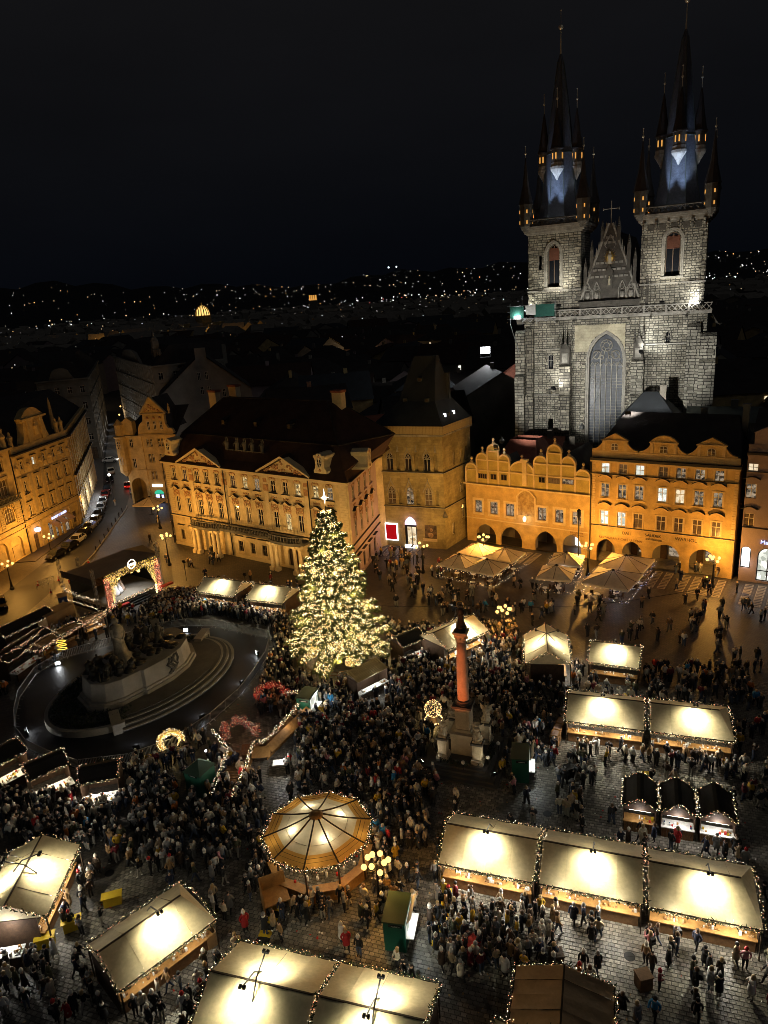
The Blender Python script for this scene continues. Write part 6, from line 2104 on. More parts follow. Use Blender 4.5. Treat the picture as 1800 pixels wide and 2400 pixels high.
# ------------------------------------------------------------------ market stalls
FOOT=[]       # footprints the crowd keeps out of: (x, y, angle, half length, half depth)
GARL=['bulb_warm','bulb_white','bulb_pink','garland_green']
def goods(mb,x0,x1,y,z,seed,mats_n):
 r0=random.Random(seed)
 n=int((x1-x0)/.17)
 for i in range(n):
  x=x0+(i+.5)*(x1-x0)/n
  if sin(i*.55+seed) <-.35:continue
  for yy in (y,y+.22):
   if r0.random() < .3:continue
   w_=r0.uniform(.03,.08)
   mb.box(x-w_,x+w_,yy-w_,yy+w_,z,z+r0.uniform(.04,.26),r0.randrange(mats_n))
def stall(label,cx,cy,ang,Ln,hd,ze=2.5,zr=3.7,kind='canvas',arm=True,power=1150,counter=True,inner=270,group='canvas roofed market stalls',hipR=False,hipL=False,walls=True,back=None,side_open=False,arms=((0,1),),warm=True):
 """ridge along local x, customers at local -y"""
 hb=back or hd
 t=thing('market_stall',label,'market stall',(cx,cy,0),R(ang),group)
 FOOT.append((cx,cy,R(ang),Ln/2+.15,max(hd,hb)-.25))
 h=Ln/2
 np_=4
 cm={'canvas':'canvas','brown':'canvas_brown','olive':'canvas_olive','black':'canvas_black'}[kind]
 il=0.0
 for side in (-1,1):
  dpt=hd if side < 0 else hb
  for k in range(np_):
   a,b2=-h+Ln*k/np_,-h+Ln*(k+1)/np_
   ta=a+(il if 0 else 0)
   z_=.03*(k % 2)
   ra,rb=a,b2
   if hipL and k == 0:ra=a+1.0
   if hipR and k == np_-1:rb=b2-1.0
   def p3():
    b=MB(); sag=.05
    cols=5; rows=4
    vs=[]
    for j in range(rows+1):
     v=j/rows
     for i in range(cols+1):
      u=i/cols
      x=(a+(b2-a)*u)*(1-v)+(ra+(rb-ra)*u)*v
      yy=side*dpt*(1-v)
      zz=ze+(zr-ze)*v-sag*sin(PI*u)*(1-v)*.9-.03*sin(PI*v)+z_+(rnd.uniform(-.022,.022) if 0 < v < 1 else rnd.uniform(-.012,.012))
      vs.append((x,yy,zz))
    fs=[]
    for j in range(rows):
     for i in range(cols):
      q=j*(cols+1)+i
      f=(q,q+1,q+cols+2,q+cols+1)
      fs.append(f if side < 0 else f[::-1])
    b.add(vs,fs); return b
   p3().build('canvas_panel',cm,t,smooth=True)
   # hanging valance
  b=MB()
  n=int(Ln/.3)
  for i in range(n):
   x0,x1=-h+Ln*i/n,-h+Ln*(i+1)/n
   b.add([(x0,side*(dpt+.005),ze),(x1,side*(dpt+.005),ze),(x1,side*(dpt+.01),ze-.22),((x0+x1)/2,side*(dpt+.015),ze-.28),(x0,side*(dpt+.01),ze-.22)],[(0,1,2,3,4)])
  b.build('valance',cm,t)
 for sgn,hip in ((-1,hipL),(1,hipR)):
  b=MB()
  x=sgn*h
  xr=x-sgn*1.0 if hip else x-sgn*.02
  vs=[(x,-hd,ze),(x,hb,ze),(xr,0,zr-.02)]
  b.add(vs,[(0,1,2) if sgn > 0 else (1,0,2)])
  b.build('gable_panel',cm,t)
 b=MB()
 b.box(-h+(1 if hipL else 0),h-(1 if hipR else 0),-.05,.05,zr-.03,zr+.05)
 for x in (-h+.05,h-.05):
  for y in (-hd+.1,hb-.1):
   b.box(x-.04,x+.04,y-.04,y+.04,0,ze)
 for s_ in (-1,1):
  y=-hd if s_ < 0 else hb
  b.box(-h,h,y-.03,y+.03,ze-.06,ze+.0)
 b.build('frame','rope',t)
 # timber body
 if walls:
  wy0,wy1=-hd+.75,hb-.6
  nb=max(3,int(Ln/.9))
  bme=cached(('board',round(Ln/nb,3)),lambda:(lambda q:(q.box(0.01,Ln/nb-.01,-.02,.02,0,2.45),q.mesh('board',['wood_dark']))[1])(MB()))
  for i in range(nb):
   inst(bme,'board',t,(-h+i*Ln/nb,wy1,0))
  for x in (-h+.03,h-.09):
   b=MB(); b.box(x,x+.06,wy0,wy1,0,2.4); b.build('side_wall','wood_dark',t)
 if counter:
  b=MB()
  b.box(-h+.2,h-.2,-hd+.62,-hd+.72,0,.98,0)
  b.box(-h+.12,h-.12,-hd+.45,-hd+1.2,.98,1.05,1)
  b.build('counter',['wood','wood_gold'],t)
  b=MB(); goods(b,-h+.3,h-.3,-hd+.75,1.05,int(abs(cx*13+cy*7)),5)
  tag(b.build('goods',['white_paint','wood','wood_gold','canvas_brown','knit_w'],t),kind='stuff')
  b=MB()
  for z in (1.5,1.95):
   b.box(-h+.3,h-.3,hb-1.0,hb-.68,z,z+.03,2); goods(b,-h+.4,h-.4,hb-.95,z+.03,int(abs(cx*3+z*70)),2)
  b.build('shelf',['knit_w','wood_gold','wood'],t)
 if inner:
  b=MB(); b.box(-h*.8,h*.8,-hd+.55,-hd+.65,ze-.35,ze-.29); b.build('light_strip','strip',t)
  for dx in ((-h*.5,h*.5) if Ln > 5 else (0,)):
   lamp('stall_light','POINT',(dx,-hd+.2,ze-.5),inner,(1,.94,.80),t,.25)
 # string lights along the eaves and up the gable ends
 b=MB()
 ey=.08
 path=[(-h,-hd-ey,ze-.05),(h,-hd-ey,ze-.05)]
 for pth in (path,[(-h-ey,-hd,ze),(-h-ey+(1 if hipL else 0)*0,0,zr-(0.0 if not hipL else .6)),(-h-ey,hb,ze)],[(h+ey,-hd,ze),(h+ey,0,zr-(0.0 if not hipR else .6)),(h+ey,hb,ze)],[(-h,hb+ey,ze),(h,hb+ey,ze)]):
  bulbs(b,pth,.10,.025,.13,picks=[0,0,1,2],green=3)
 tag(b.build('string_lights',GARL,t),kind='stuff')
 if arm:
  for ax,s_ in arms:
   b=MB()
   yh=s_*-1.15
   b.tube([(ax,.9*s_,zr-.35),(ax,.15*s_,zr+.5),(ax,yh,zr+.95)],.045,5)
   ao=b.build('lamp_arm','iron',t)
   b=MB(); b.box(ax-.2,ax-.04,yh-.1,yh+.1,zr+.86,zr+1.0); b.box(ax+.04,ax+.2,yh-.1,yh+.1,zr+.86,zr+1.0); b.build('lamp_head','iron',ao)
   lamp('roof_flood','SPOT',(ax,yh,zr+.82),power,(1,.92,.64),t,.12,None,140,.9)
   lamp('ridge_flood','POINT',(ax,.55,zr+.95),power*.04,(1,.93,.66),t,.12)
 return t
# the long row of three stalls, lower right
stall('pale canvas stall at the left end of the long three-stall row',5.9,40.8,-20,6.4,2.55,arms=((-.1,1),))
stall('pale canvas stall in the middle of the long three-stall row',12.3,38.5,-20,6.4,2.55,arms=((.1,1),))
stall('pale canvas stall at the right end of the long three-stall row',18.6,36.1,-20,6.4,2.55,arms=((.3,1),),hipR=True)
# the pair cut by the bottom of the picture
stall('big pale canvas stall with lamp arm cut by the bottom edge beside its twin',-8.6,30.3,-17.5,6.4,3.3,zr=3.9,arms=((-.5,1),(-.2,-1)),inner=0)
stall('pale canvas stall cut by the bottom edge, right of its twin',-2.55,28.4,-17.5,5.9,3.3,zr=3.9,arms=((.2,1),(.3,-1)),inner=0)
stall('lone pale canvas stall set diagonally with a bin at its corner',-16.5,35.5,44.4,6.5,2.3,hipR=True,arms=((.3,1),),inner=60)
stall('pale canvas stall cut by the left edge with bright goods at its near end',-26.6,40.4,93,6.4,2.5,arms=((.2,1),(-.2,-1)),inner=140)
# brown stalls at the bottom right
stall('brown canvas stall with folded ridge between the long row and the bottom edge',7.8,28.9,72,3.6,2.7,kind='brown',arm=False,zr=3.3,inner=0,group='brown canvas stalls')
stall('olive canvas stall roof peeping over the bottom edge',5.6,26.0,-18,4.4,1.8,kind='olive',arm=False,zr=3.2,inner=0,group='brown canvas stalls')
# right hand group
stall('gabled pale stall with its open lit gable end towards the column',16.4,68.3,79,6.4,2.35,zr=3.9,arms=((-.2,1),(-.2,-1)),power=900,inner=110)
stall('small pale stall beyond the two-stall row, nearest the parasols',23.1,66.2,-24,4.9,2.4,arms=((0,1),),inner=70)
stall('pale canvas stall at the left of the two-stall row with wooden side counter',18.9,56.4,-19.5,6.6,2.65,arms=((-.2,1),))
stall('pale canvas stall at the right of the two-stall row with white display',25.6,54.0,-19.5,6.6,2.65,arms=((.3,1),),hipR=True,inner=120)
# by the column, the tree and the stage
stall('pale stall set diagonally behind the tall column, white lit counter',7.0,73.5,38,6.4,2.4,arms=((.4,1),),power=2300,inner=200)
stall('pale stall behind the crowd left of the tree with red garland at its end',-22.9,92.2,-26,6.3,2.4,arms=((.2,1),),inner=90)
stall('pale stall half hidden by the left side of the tree',-15.6,88.6,-24,5.6,2.5,arms=((-.2,1),),inner=90)
# small dark roofed huts
def hut(label,cx,cy,ang,Ln,hd,group='dark roofed huts',inner=110,roof='black',ze=2.4,zr=3.1,col=(1,.93,.8),counter_tilt=True):
 """small hut: low curved dark roof outlined with bulbs, ridge along local x, open at local -y gable or eave"""
 t=thing('market_hut',label,'market hut',(cx,cy,0),R(ang),group)
 FOOT.append((cx,cy,R(ang),Ln/2+.1,hd+.1))
 h=Ln/2
 n=8
 prof=[(-hd+2*hd*i/n,ze+(zr-ze)*(.5+.5*cos(PI*(2*i/n-1)))) for i in range(n+1)]
 b=MB()
 for (ya,za),(yb,zb) in zip(prof[:-1],prof[1:]):
  b.quad((-h,ya,za),(h,ya,za),(h,yb,zb),(-h,yb,zb)); b.quad((-h,yb,zb-.06),(h,yb,zb-.06),(h,ya,za-.06),(-h,ya,za-.06))
 b.build('roof','canvas_black' if roof == 'black' else 'canvas_brown',t)
 b=MB()
 b.box(-h+.15,h-.15,hd-.2,hd-.14,0,ze); b.box(-h+.12,-h+.18,-hd+.15,hd-.2,0,ze-.05); b.box(h-.18,h-.12,-hd+.15,hd-.2,0,ze-.05)
 b.build('wall','wood_dark',t)
 b=MB(); b.box(-h+.2,h-.2,-hd-.9,-hd-.7,0,.92,0); b.box(-h+.12,h-.12,-hd-.98,-hd+.3,.92,.99,1); b.build('counter',['wood_dark','white_paint'],t)
 b=MB(); goods(b,-h+.25,h-.25,-hd-.8,.99,int(abs(cx*31+cy)),5); goods(b,-h+.25,h-.25,-hd-.3,.99,int(abs(cx*17)),5); tag(b.build('goods',['white_paint','red_cloth','yellow','wood_gold','knit_w'],t),kind='stuff')
 b=MB(); b.box(-h*.7,h*.7,-hd+.5,-hd+.58,ze-.2,ze-.15); b.build('light_strip','strip',t)
 if inner:
  lamp('hut_light','POINT',(0,-hd-.15,ze-.35),inner*1.3,col,t,.25)
 b=MB()
 for x in (-h,h):
  bulbs(b,[(x,y,z+.03) for y,z in prof],.085,.025,.12,picks=[0,0,1,2],green=3)
 for i in (0,n):
  bulbs(b,[(-h,prof[i][0],prof[i][1]-.03),(h,prof[i][0],prof[i][1]-.03)],.085,.025,.12,picks=[0,0,1,2],green=3)
 tag(b.build('string_lights',GARL,t),kind='stuff')
 return t
def hut_gable(label,cx,cy,ang,wd,dp,**k):
 """hut whose wavy gable faces the customers: three of them stand in a row"""
 t=thing('market_hut',label,'market hut',(cx,cy,0),R(ang),'dark huts in a row of three')
 FOOT.append((cx,cy,R(ang),wd/2,dp/2+.2))
 h=wd/2; n=10; ze,zr=2.35,3.05
 prof=[(-h+wd*i/n,ze+(zr-ze)*(.5+.5*cos(PI*(2*i/n-1)))) for i in range(n+1)]
 b=MB()
 for (xa,za),(xb,zb) in zip(prof[:-1],prof[1:]):
  b.quad((xa,-dp/2,za),(xb,-dp/2,zb),(xb,dp/2,zb),(xa,dp/2,za)); b.quad((xa,dp/2,za-.06),(xb,dp/2,zb-.06),(xb,-dp/2,zb-.06),(xa,-dp/2,za-.06))
 b.build('roof','canvas_black',t)
 b=MB()
 b.xz([(-h+.1,1.95),(h-.1,1.95)]+[(x*.96,z-.07) for x,z in prof[::-1]],-dp/2+.12,-dp/2+.18,0)
 b.build('fascia','wood_dark',t)
 b=MB(); b.box(-h+.08,-h+.14,-dp/2+.2,dp/2-.1,0,ze); b.box(h-.14,h-.08,-dp/2+.2,dp/2-.1,0,ze); b.box(-h+.1,h-.1,dp/2-.2,dp/2-.12,0,ze); b.build('wall','wood_dark',t)
 nb=12
 bme=cached(('hb',wd),lambda:(lambda q:(q.box(.01,(wd-.3)/nb-.01,-.02,.02,0,.92),q.mesh('board',['wood']))[1])(MB()))
 for i in range(nb):
  inst(bme,'board',t,(-h+.15+i*(wd-.3)/nb,-dp/2+.1,0))
 b=MB(); b.box(-h+.1,h-.1,-dp/2-.05,-dp/2+.9,.93,1.0); b.build('counter','wood_gold' if k.get('gold') else 'white_paint',t)
 b=MB(); goods(b,-h+.25,h-.25,-dp/2+.2,1.0,k.get('seed',1),5); tag(b.build('goods',['white_paint','red_cloth','yellow','wood_gold','blue_plastic'],t),kind='stuff')
 b=MB(); b.box(-h*.6,h*.6,-dp/2+.25,-dp/2+.32,1.82,1.88); b.build('light_strip','strip',t)
 lamp('hut_light','POINT',(0,-dp/2-.15,1.85),k.get('p',70),(1,.96,.9),t,.2)
 b=MB()
 for y in (-dp/2-.06,dp/2):
  bulbs(b,[(x,y,z+.02) for x,z in prof],.075,.025,.11,picks=[0,0,1,2],green=3)
 for i in (0,n):
  bulbs(b,[(prof[i][0],-dp/2,prof[i][1]),(prof[i][0],dp/2,prof[i][1])],.09,.03,.1,picks=[0,1],green=3)
 tag(b.build('string_lights',GARL,t),kind='stuff')
hut_gable('dark wavy roofed hut at the left of the row of three, food on its counter',18.0,45.2,-20,2.5,3.2,gold=True,p=45,seed=4)
hut_gable('dark wavy roofed hut in the middle of the row of three, with white display',20.5,44.3,-20,2.5,3.2,p=80,seed=7)
hut_gable('dark wavy roofed hut at the right of the row of three, toys displayed',23.0,43.4,-20,2.5,3.2,p=100,seed=9)
hut('dark roofed hut with red lit sweets under its eave by the railings',-31.4,54.1,38,3.4,1.5,inner=150,col=(1,.85,.6))
hut('dark roofed hut with white picture display, right of the sweets hut',-26.0,52.6,12,3.3,1.45,inner=170)
hut('dark roofed hut with yellow sign board half cut by the left edge',-36.4,56.0,48,3.8,1.6,inner=120,col=(1,.8,.5))
hut('small dark diamond roofed hut left of the stall behind the column',1.6,73.2,36,3.4,1.4,inner=60)
hut('long dark hut roof outlined by bulbs nearest the blue cabin',-47.9,85.0,62,7.5,1.7,inner=0)
hut('long dark hut roof outlined by bulbs, nearer the railings than its twin',-44.9,78.2,74,8.0,1.6,inner=0)
stall('tan roofed stall behind the railings, nearest the left edge of its row',-42.4,79.0,68,2.6,1.0,ze=2.5,zr=2.8,kind='brown',arm=False,inner=0,group='tan stalls behind the monument')
stall('tan roofed stall in the middle of the row behind the monument',-40.9,82.0,58,2.8,1.0,ze=2.5,zr=2.8,kind='brown',arm=False,inner=0,group='tan stalls behind the monument')
stall('tan roofed stall with yellow lit sign, nearest the stage',-38.8,85.0,50,3.0,1.0,ze=2.5,zr=2.8,kind='brown',arm=False,inner=90,group='tan stalls behind the monument')
# hut with a corrugated, striped roof under the tree
t=thing('striped_hut','hut with striped sloping roof and white lit counter at the right foot of the tree','market hut',(-2.9,66.1,0),R(40))
FOOT.append((-2.9,66.1,R(40),2.1,1.0))
b=MB()
bme=(lambda q:(q.box(-.11,.11,-1.0,1.0,-.03,.03),q.mesh('slat',[pm('slat_tan',(.30,.24,.13),.8,0,.2,2)]))[1])(MB())
for i in range(16):
 o=inst(bme,'slat',t,(-1.95+i*.26,0,2.75)); o.rotation_euler=(R(14),0,0)
b.box(-2.1,2.1,.7,.8,0,2.6); b.box(-2.1,-2.0,-.8,.8,0,2.5); b.box(2.0,2.1,-.8,.8,0,2.5); b.build('wall','wood_dark',t)
b=MB(); b.box(-2.0,2.0,-1.0,-.3,.9,1.0); b.build('counter','white_paint',t)
b=MB(); goods(b,-1.8,1.8,-.8,1.0,5,3); tag(b.build('goods',['white_paint','wood_gold','knit_w'],t),kind='stuff')
b=MB(); b.box(-1.7,1.7,-.4,-.3,2.2,2.26); b.build('light_strip','bulb_white',t)
lamp('hut_light','POINT',(0,-1.0,2.0),160,(.97,1,.97),t,.3)
# strings of lights looped in front of the rows behind the monument
b=MB()
for pth in ([(-46.5,72.5,2.7),(-44.2,77.2,2.9),(-43.4,82,2.9)],[(-43.6,76.6,2.6),(-41.6,76.6,2.4),(-39.6,81.4,2.7),(-38.0,84.6,2.7),(-36.4,87.4,2.9),(-37.6,89.4,2.6)]):
 bulbs(b,pth,.05,.028,.2,picks=[0,0,1,2,2],green=3)
tag(b.build('light_garland',GARL),'long garland of warm bulbs looped along the stall row behind the monument','string lights')
b=MB()
for dz in (0,.5,1.0):
 for k in range(4):
  b.tube([(-40.6+.6*cos(a),79.4+.3*sin(a),1.1+dz) for a in (k*1.5,k*1.5+.8,k*1.5+1.5)],.05,4)
tag(b.build('neon_ribbon','bulb_yellow'),'small yellow glowing ribbon ornament in front of the tan stalls','ornament')
# ---- round tent of ten canvas panels
rt2=thing('round_tent','round ten-sided glowing beer tent with brown ribs in the lower middle of the market','tent',(-6.45,42.9,0))
FOOT.append((-6.45,42.9,0,3.7,3.7))
NR,RR=10,3.95
a_off=R(80)
for k in range(NR):
 a0,a1=a_off+2*PI*k/NR,a_off+2*PI*(k+1)/NR
 b=MB()
 rows=7
 vs=[]
 for j in range(rows+1):
  v=j/rows
  r=RR*(1-v)+.42*v
  z=3.2+1.15*v-.08*sin(PI*v)
  for i in range(5):
   u=i/4
   p=Vector((cos(a0),sin(a0))).lerp(Vector((cos(a1),sin(a1))),u)*r
   vs.append((p.x,p.y,z-.1*sin(PI*u)*(1-v)))
 fs=[(j*5+i,j*5+i+1,(j+1)*5+i+1,(j+1)*5+i) for j in range(rows) for i in range(4)]
 b.add(vs,fs); b.m=[1 if i // 4 < 2 else 0 for i in range(len(fs))]; po=b.build('canvas_panel',['canvas_tent','canvas_amber'],rt2,smooth=True)
 b=MB()
 for rr_,w_ in ((.58,.018),(.82,.018),(.9,.012)):
  z=3.2+1.15*(1-rr_*.99)-.08*sin(PI*(1-rr_))+.03
  b.tube([(RR*rr_*cos(a0),RR*rr_*sin(a0),z),(RR*rr_*cos((a0+a1)/2)*cos(PI/NR),RR*rr_*sin((a0+a1)/2)*cos(PI/NR),z-.05),(RR*rr_*cos(a1),RR*rr_*sin(a1),z)],w_,4)
 b.build('seam','rope',po)
 b=MB()
 b.tube([(RR*1.0*cos(a0),RR*1.0*sin(a0),3.22)]+[((RR*(1-v)+.42*v)*cos(a0),(RR*(1-v)+.42*v)*sin(a0),3.25+1.15*v-.12*sin(PI*v)) for v in (.25,.5,.75,1)],.06,5)
 b.build('rib','rope',rt2)
 b=MB(); b.tube([(3.7*cos(a0),3.7*sin(a0),0),(3.7*cos(a0),3.7*sin(a0),3.15)],.07,6); b.build('post','wood_dark',rt2)
 am=(a0+a1)/2
 b=MB()
 b.cbox(3.5*cos(am),3.5*sin(am),.5,.12,2.1,1.0,0,am); b.cbox(3.4*cos(am),3.4*sin(am),1.05,.7,2.15,.08,0,am)
 b.build('counter',['wood_gold','white_paint'],rt2)
b=MB(); b.lathe([(.5,4.27),(.52,4.42),(.35,4.53),(.05,4.57)],16); b.build('hub_cap','wood_gold',rt2)
b=MB()
for k in range(24):
 a=2*PI*k/24; r0=rnd.uniform(2.4,3.2)
 b.lathe([(.09,1.1),(.09,rnd.uniform(1.25,1.5))],6,r0*cos(a),r0*sin(a),rnd.randrange(3))
b.lathe([(.9,0),(.9,1.0)],12); tag(b.build('goods',['white_paint','wood_gold','red_cloth'],rt2),kind='stuff')
b=MB()
bulbs(b,[(RR*1.02*cos(a_off+2*PI*k/NR),RR*1.02*sin(a_off+2*PI*k/NR),3.1) for k in range(NR)],.05,.026,.16,picks=[0,0,1,2],green=3,closed=True)
tag(b.build('string_lights',GARL,rt2),kind='stuff')
for k in range(4):
 a=R(22)+k*PI/2
 b=MB(); b.lathe([(.12,3.15),(.22,3.25)],8,1.75*cos(a),1.75*sin(a)); b.build('lamp','bulb_white',rt2)
 lamp('tent_light','POINT',(1.75*cos(a),1.75*sin(a),3.42),60,(1,.95,.78),rt2,.12)
for k in range(5):
 a=R(-90+72*k)
 lamp('counter_light','POINT',(3.2*cos(a),3.2*sin(a),2.7),24,(1,.8,.45),rt2,.2)
bo=thing('bar_hut','varnished plywood bar annex at the lower left of the round tent','bar',(-9.35,39.3,0),R(20))
FOOT.append((-9.35,39.3,R(20),1.0,.9))
b=MB(); b.box(-.9,.9,-.8,.8,.9,1.0); b.box(-.9,-.84,-.8,.8,0,1.9); b.box(.84,.9,-.8,.8,0,.9); b.build('panel','wood_gold',bo)
b=MB(); b.box(-.9,.9,.75,.8,0,2.1); b.build('back_board','wood_gold',bo)
# ---- green ticket kiosks
def kiosk(label,x,y,rz,w_=1.5,d_=2.0,roof='pyr',lit=0):
 t=thing('ticket_kiosk',label,'kiosk',(x,y,0),R(rz),'green kiosks')
 FOOT.append((x,y,R(rz),w_/2+.1,d_/2+.1))
 b=MB(); b.box(-w_/2,w_/2,-d_/2,d_/2,0,2.3); b.build('cabin','green_kiosk',t)
 b=MB()
 if roof == 'pyr':
  e=.12; z0=2.25; zt=3.1
  q=[(-w_/2-e,-d_/2-e),(w_/2+e,-d_/2-e),(w_/2+e,d_/2+e),(-w_/2-e,d_/2+e)]
  for i in range(4):
   b.add([(*q[i],z0),(*q[(i+1) % 4],z0),(0,0,zt)],[(0,1,2)])
 else:
  b.box(-w_/2-.08,w_/2+.02,-d_/2-.1,d_/2+.1,2.31,2.42)
 b.build('roof','green_kiosk_roof',t)
 b=MB(); b.box(-.35,.55,-d_/2-.03,-d_/2,1.98,2.18); b.build('sign_board','iron',t)
 text(t,'MARKETS',.1,2.03,.13,'white_paint',y=-d_/2-.045,ext=.003)
 if lit:
  sx=w_/2
  b=MB(); b.quad((sx+.02,-d_/2+.2,1.0),(sx+.02,d_/2-.2,1.0),(sx+.02,d_/2-.2,2.1),(sx+.02,-d_/2+.2,2.1)); b.build('window','lit_white',t)
  b=MB(); b.quad((sx+.05,-d_/2+.1,2.15),(sx+.05,d_/2-.1,2.15),(sx+.42,d_/2-.1,2.75),(sx+.42,-d_/2+.1,2.75)); b.quad((sx+.42,-d_/2+.1,2.72),(sx+.42,d_/2-.1,2.72),(sx+.05,d_/2-.1,2.12),(sx+.05,-d_/2+.1,2.12)); b.build('flap','white_paint',t)
  b=MB(); b.box(sx,sx+.5,-d_/2+.15,d_/2-.15,.98,1.04); b.build('shelf','white_paint',t)  # white shelf added to catch the hatch light, seen from above
  lamp('kiosk_light','POINT',(sx+.5,0,2.05),lit,(.92,1,.97),t,.15)
 else:
  b=MB(); b.octa(0,d_/2+.15,3.2,.12); b.build('lamp','flood_glow',t)
  lamp('kiosk_light','POINT',(0,d_/2+.35,3.35),60,(.92,1,.97),t,.1)
 return t
kiosk('green kiosk with open white lit hatch right below the round lamp cluster',-.95,36.2,-13,1.4,2.3,'flat',90)
kiosk('green kiosk with lit hatch right of the column steps',10.1,51.3,-13,1.4,2.1,'flat',90)
kiosk('green kiosk with lit hatch at the end of the wooden deck by the looped arches',-9.0,63.0,-20,1.4,2.1,'flat',110)
kiosk('green kiosk with pointed roof and bright lamp, left of the garland ramp',-17.4,52.3,-28,1.7,1.9,'pyr',0)
# ------------------------------------------------------------------ christmas tree
TX,TY,TH=-6.35,74.4,18.4
FOOT.append((TX,TY,0,4.4,4.4))
xt=thing('christmas_tree','towering christmas tree covered in warm lights with a white star on top','christmas tree',(TX,TY,0))
b=MB(); b.tube([(0,0,0),(0,0,8),(0,0,15),(0,0,TH)],.42,8,0,.06); b.build('trunk','bark',xt)
rt3=random.Random(11)
br=MB(); nd=MB(); bl=MB()
TL=[]
def crown_r(z):
 q=(TH-z)/(TH-1.4)
 return .35+5.5*q ** .88
z=1.6
while z < TH-.5:
 q=(TH-z)/TH
 nb_=max(5,int(8+9*q))
 base=rt3.uniform(0,6.28)
 for k in range(nb_):
  a=base+2*PI*k/nb_+rt3.uniform(-.22,.22)
  ln=crown_r(z)*rt3.uniform(.66,1.16)
  droop=rt3.uniform(.10,.30)
  pts=[]
  for i in range(6):
   s=i/5
   pts.append(Vector((cos(a)*ln*s,sin(a)*ln*s,z+.25*ln*s-droop*ln*s*s*1.4+.12*ln*max(0,s-.7))))
  br.tube(pts,.05,4,0,.012)
  n=int(26+ln*52)
  for i in range(n):
   s=rt3.uniform(.12,1) ** .75
   f=s*5; j=min(4,int(f)); p=pts[j].lerp(pts[j+1],f-j)
   wv=(1.05-s*.75)*(.28+.14*ln)
   lat=rt3.uniform(-1,1)*wv
   dr=-.12-abs(lat)*.3
   px,py,pz=p.x-sin(a)*lat,p.y+cos(a)*lat,p.z+dr*rt3.random()+rt3.uniform(-.12,.1)
   sg=1 if lat > 0 else -1
   nd.spike(px,py,pz,cos(a)*.35-sin(a)*sg*.3,sin(a)*.35+cos(a)*sg*.3,rt3.uniform(-.28,.05),rt3.uniform(.05,.1))
   if rt3.random() < .62:
    nd.spike(px,py,pz,cos(a)*.2+rt3.uniform(-.3,.3),sin(a)*.2+rt3.uniform(-.3,.3),rt3.uniform(-.4,.1),rt3.uniform(.04,.09))
   for _ in range(rt3.choice([1,1,2]) if s > .3 else rt3.choice([0,0,1])):
    bl.octa(px+rt3.uniform(-.14,.14),py+rt3.uniform(-.14,.14),pz+rt3.uniform(-.06,.12),rt3.choice([.026,.032,.038,.046]),rt3.choice([0,0,0,1,1,1,1,2,2,3]))
 z += .36+.22*q
tag(br.build('branches','bark',xt),kind='stuff')
tag(nd.build('needles','needles',xt),kind='stuff')
tag(bl.build('string_lights',['tree_gold','tree_gold','tree_pale','tree_amber'],xt),kind='stuff')
for i in range(34):
 zz=1.6+(TH-3)*(i/34) ** 1.15
 a=i*2.399
 r=crown_r(zz)*.9
 lamp('tree_light','POINT',(r*cos(a),r*sin(a),zz),230,(1,.72,.30),xt,.25)
# big lit baubles hung in the branches
for k,(a,zz,rr_,mt) in enumerate(((-88,13.6,.42,'bulb_gold'),(-92,9.9,.33,'bulb_pink'),(-118,3.3,.62,'bulb_gold'),(-85,3.6,.5,'bulb_gold'),(-150,8.6,.4,'bulb_gold'),(-35,7.2,.38,'bulb_warm'),(-60,16.4,.32,'bulb_gold'),(-70,11.8,.36,'bulb_gold'),(-55,4.6,.4,'bulb_gold'),(-135,11.8,.36,'bulb_gold'),(-75,2.2,.45,'bulb_gold'))):
 rc=crown_r(zz)*1.0
 cx,cy=rc*cos(R(a)),rc*sin(R(a))
 b=MB()
 rb=random.Random(k)
 for i in range(110):
  u,v=rb.uniform(-1,1),rb.uniform(0,6.283)
  s=math.sqrt(1-u*u)
  b.octa(cx+rr_*s*cos(v),cy+rr_*s*sin(v),zz+rr_*u,.026,rb.choice([1,1,0]))
 for i in range(6):
  v=PI*i/6
  b.tube([(cx+rr_*.97*cos(t_)*cos(v),cy+rr_*.97*cos(t_)*sin(v),zz+rr_*.97*sin(t_)) for t_ in [2*PI*j/10 for j in range(11)]],.02,4,2)
 b.tube([(cx,cy,zz+rr_),(cx,cy,zz+rr_+.4)],.015,4,2)
 b.build('bauble',['tree_pale','tree_gold','gold'],xt)
b=MB()
for k in range(8):
 a=PI/2+2*PI*k/8
 ln=(1.05 if k == 0 else (.8 if k == 4 else .48)) if k % 2 == 0 else .32
 dx,dz=cos(a),sin(a)
 b.add([(-.1*dz,-.1,TH+.95+.1*dx),(.1*dz,-.1,TH+.95-.1*dx),(dx*ln,0,TH+.95+dz*ln),(-.1*dz,.1,TH+.95+.1*dx),(.1*dz,.1,TH+.95-.1*dx)],[(0,1,2),(4,3,2),(3,0,2),(1,4,2)])
b.build('star','bulb_white',xt)
# low wooden fence round the foot of the tree
b=MB()
fr_=[(5.0*cos(2*PI*k/20),5.0*sin(2*PI*k/20)) for k in range(21)]
for k,(x,y) in enumerate(fr_[:-1]):
 b.box(x-.04,x+.04,y-.04,y+.04,0,.9)
 x2,y2=fr_[k+1]
 for zz in (.45,.85):
  b.tube([(x,y,zz),(x2,y2,zz)],.03,4)
tf=thing('tree_fence','low post and rail fence ringing the foot of the christmas tree','fence',(TX,TY,0)); b.build('rail','wood',tf)
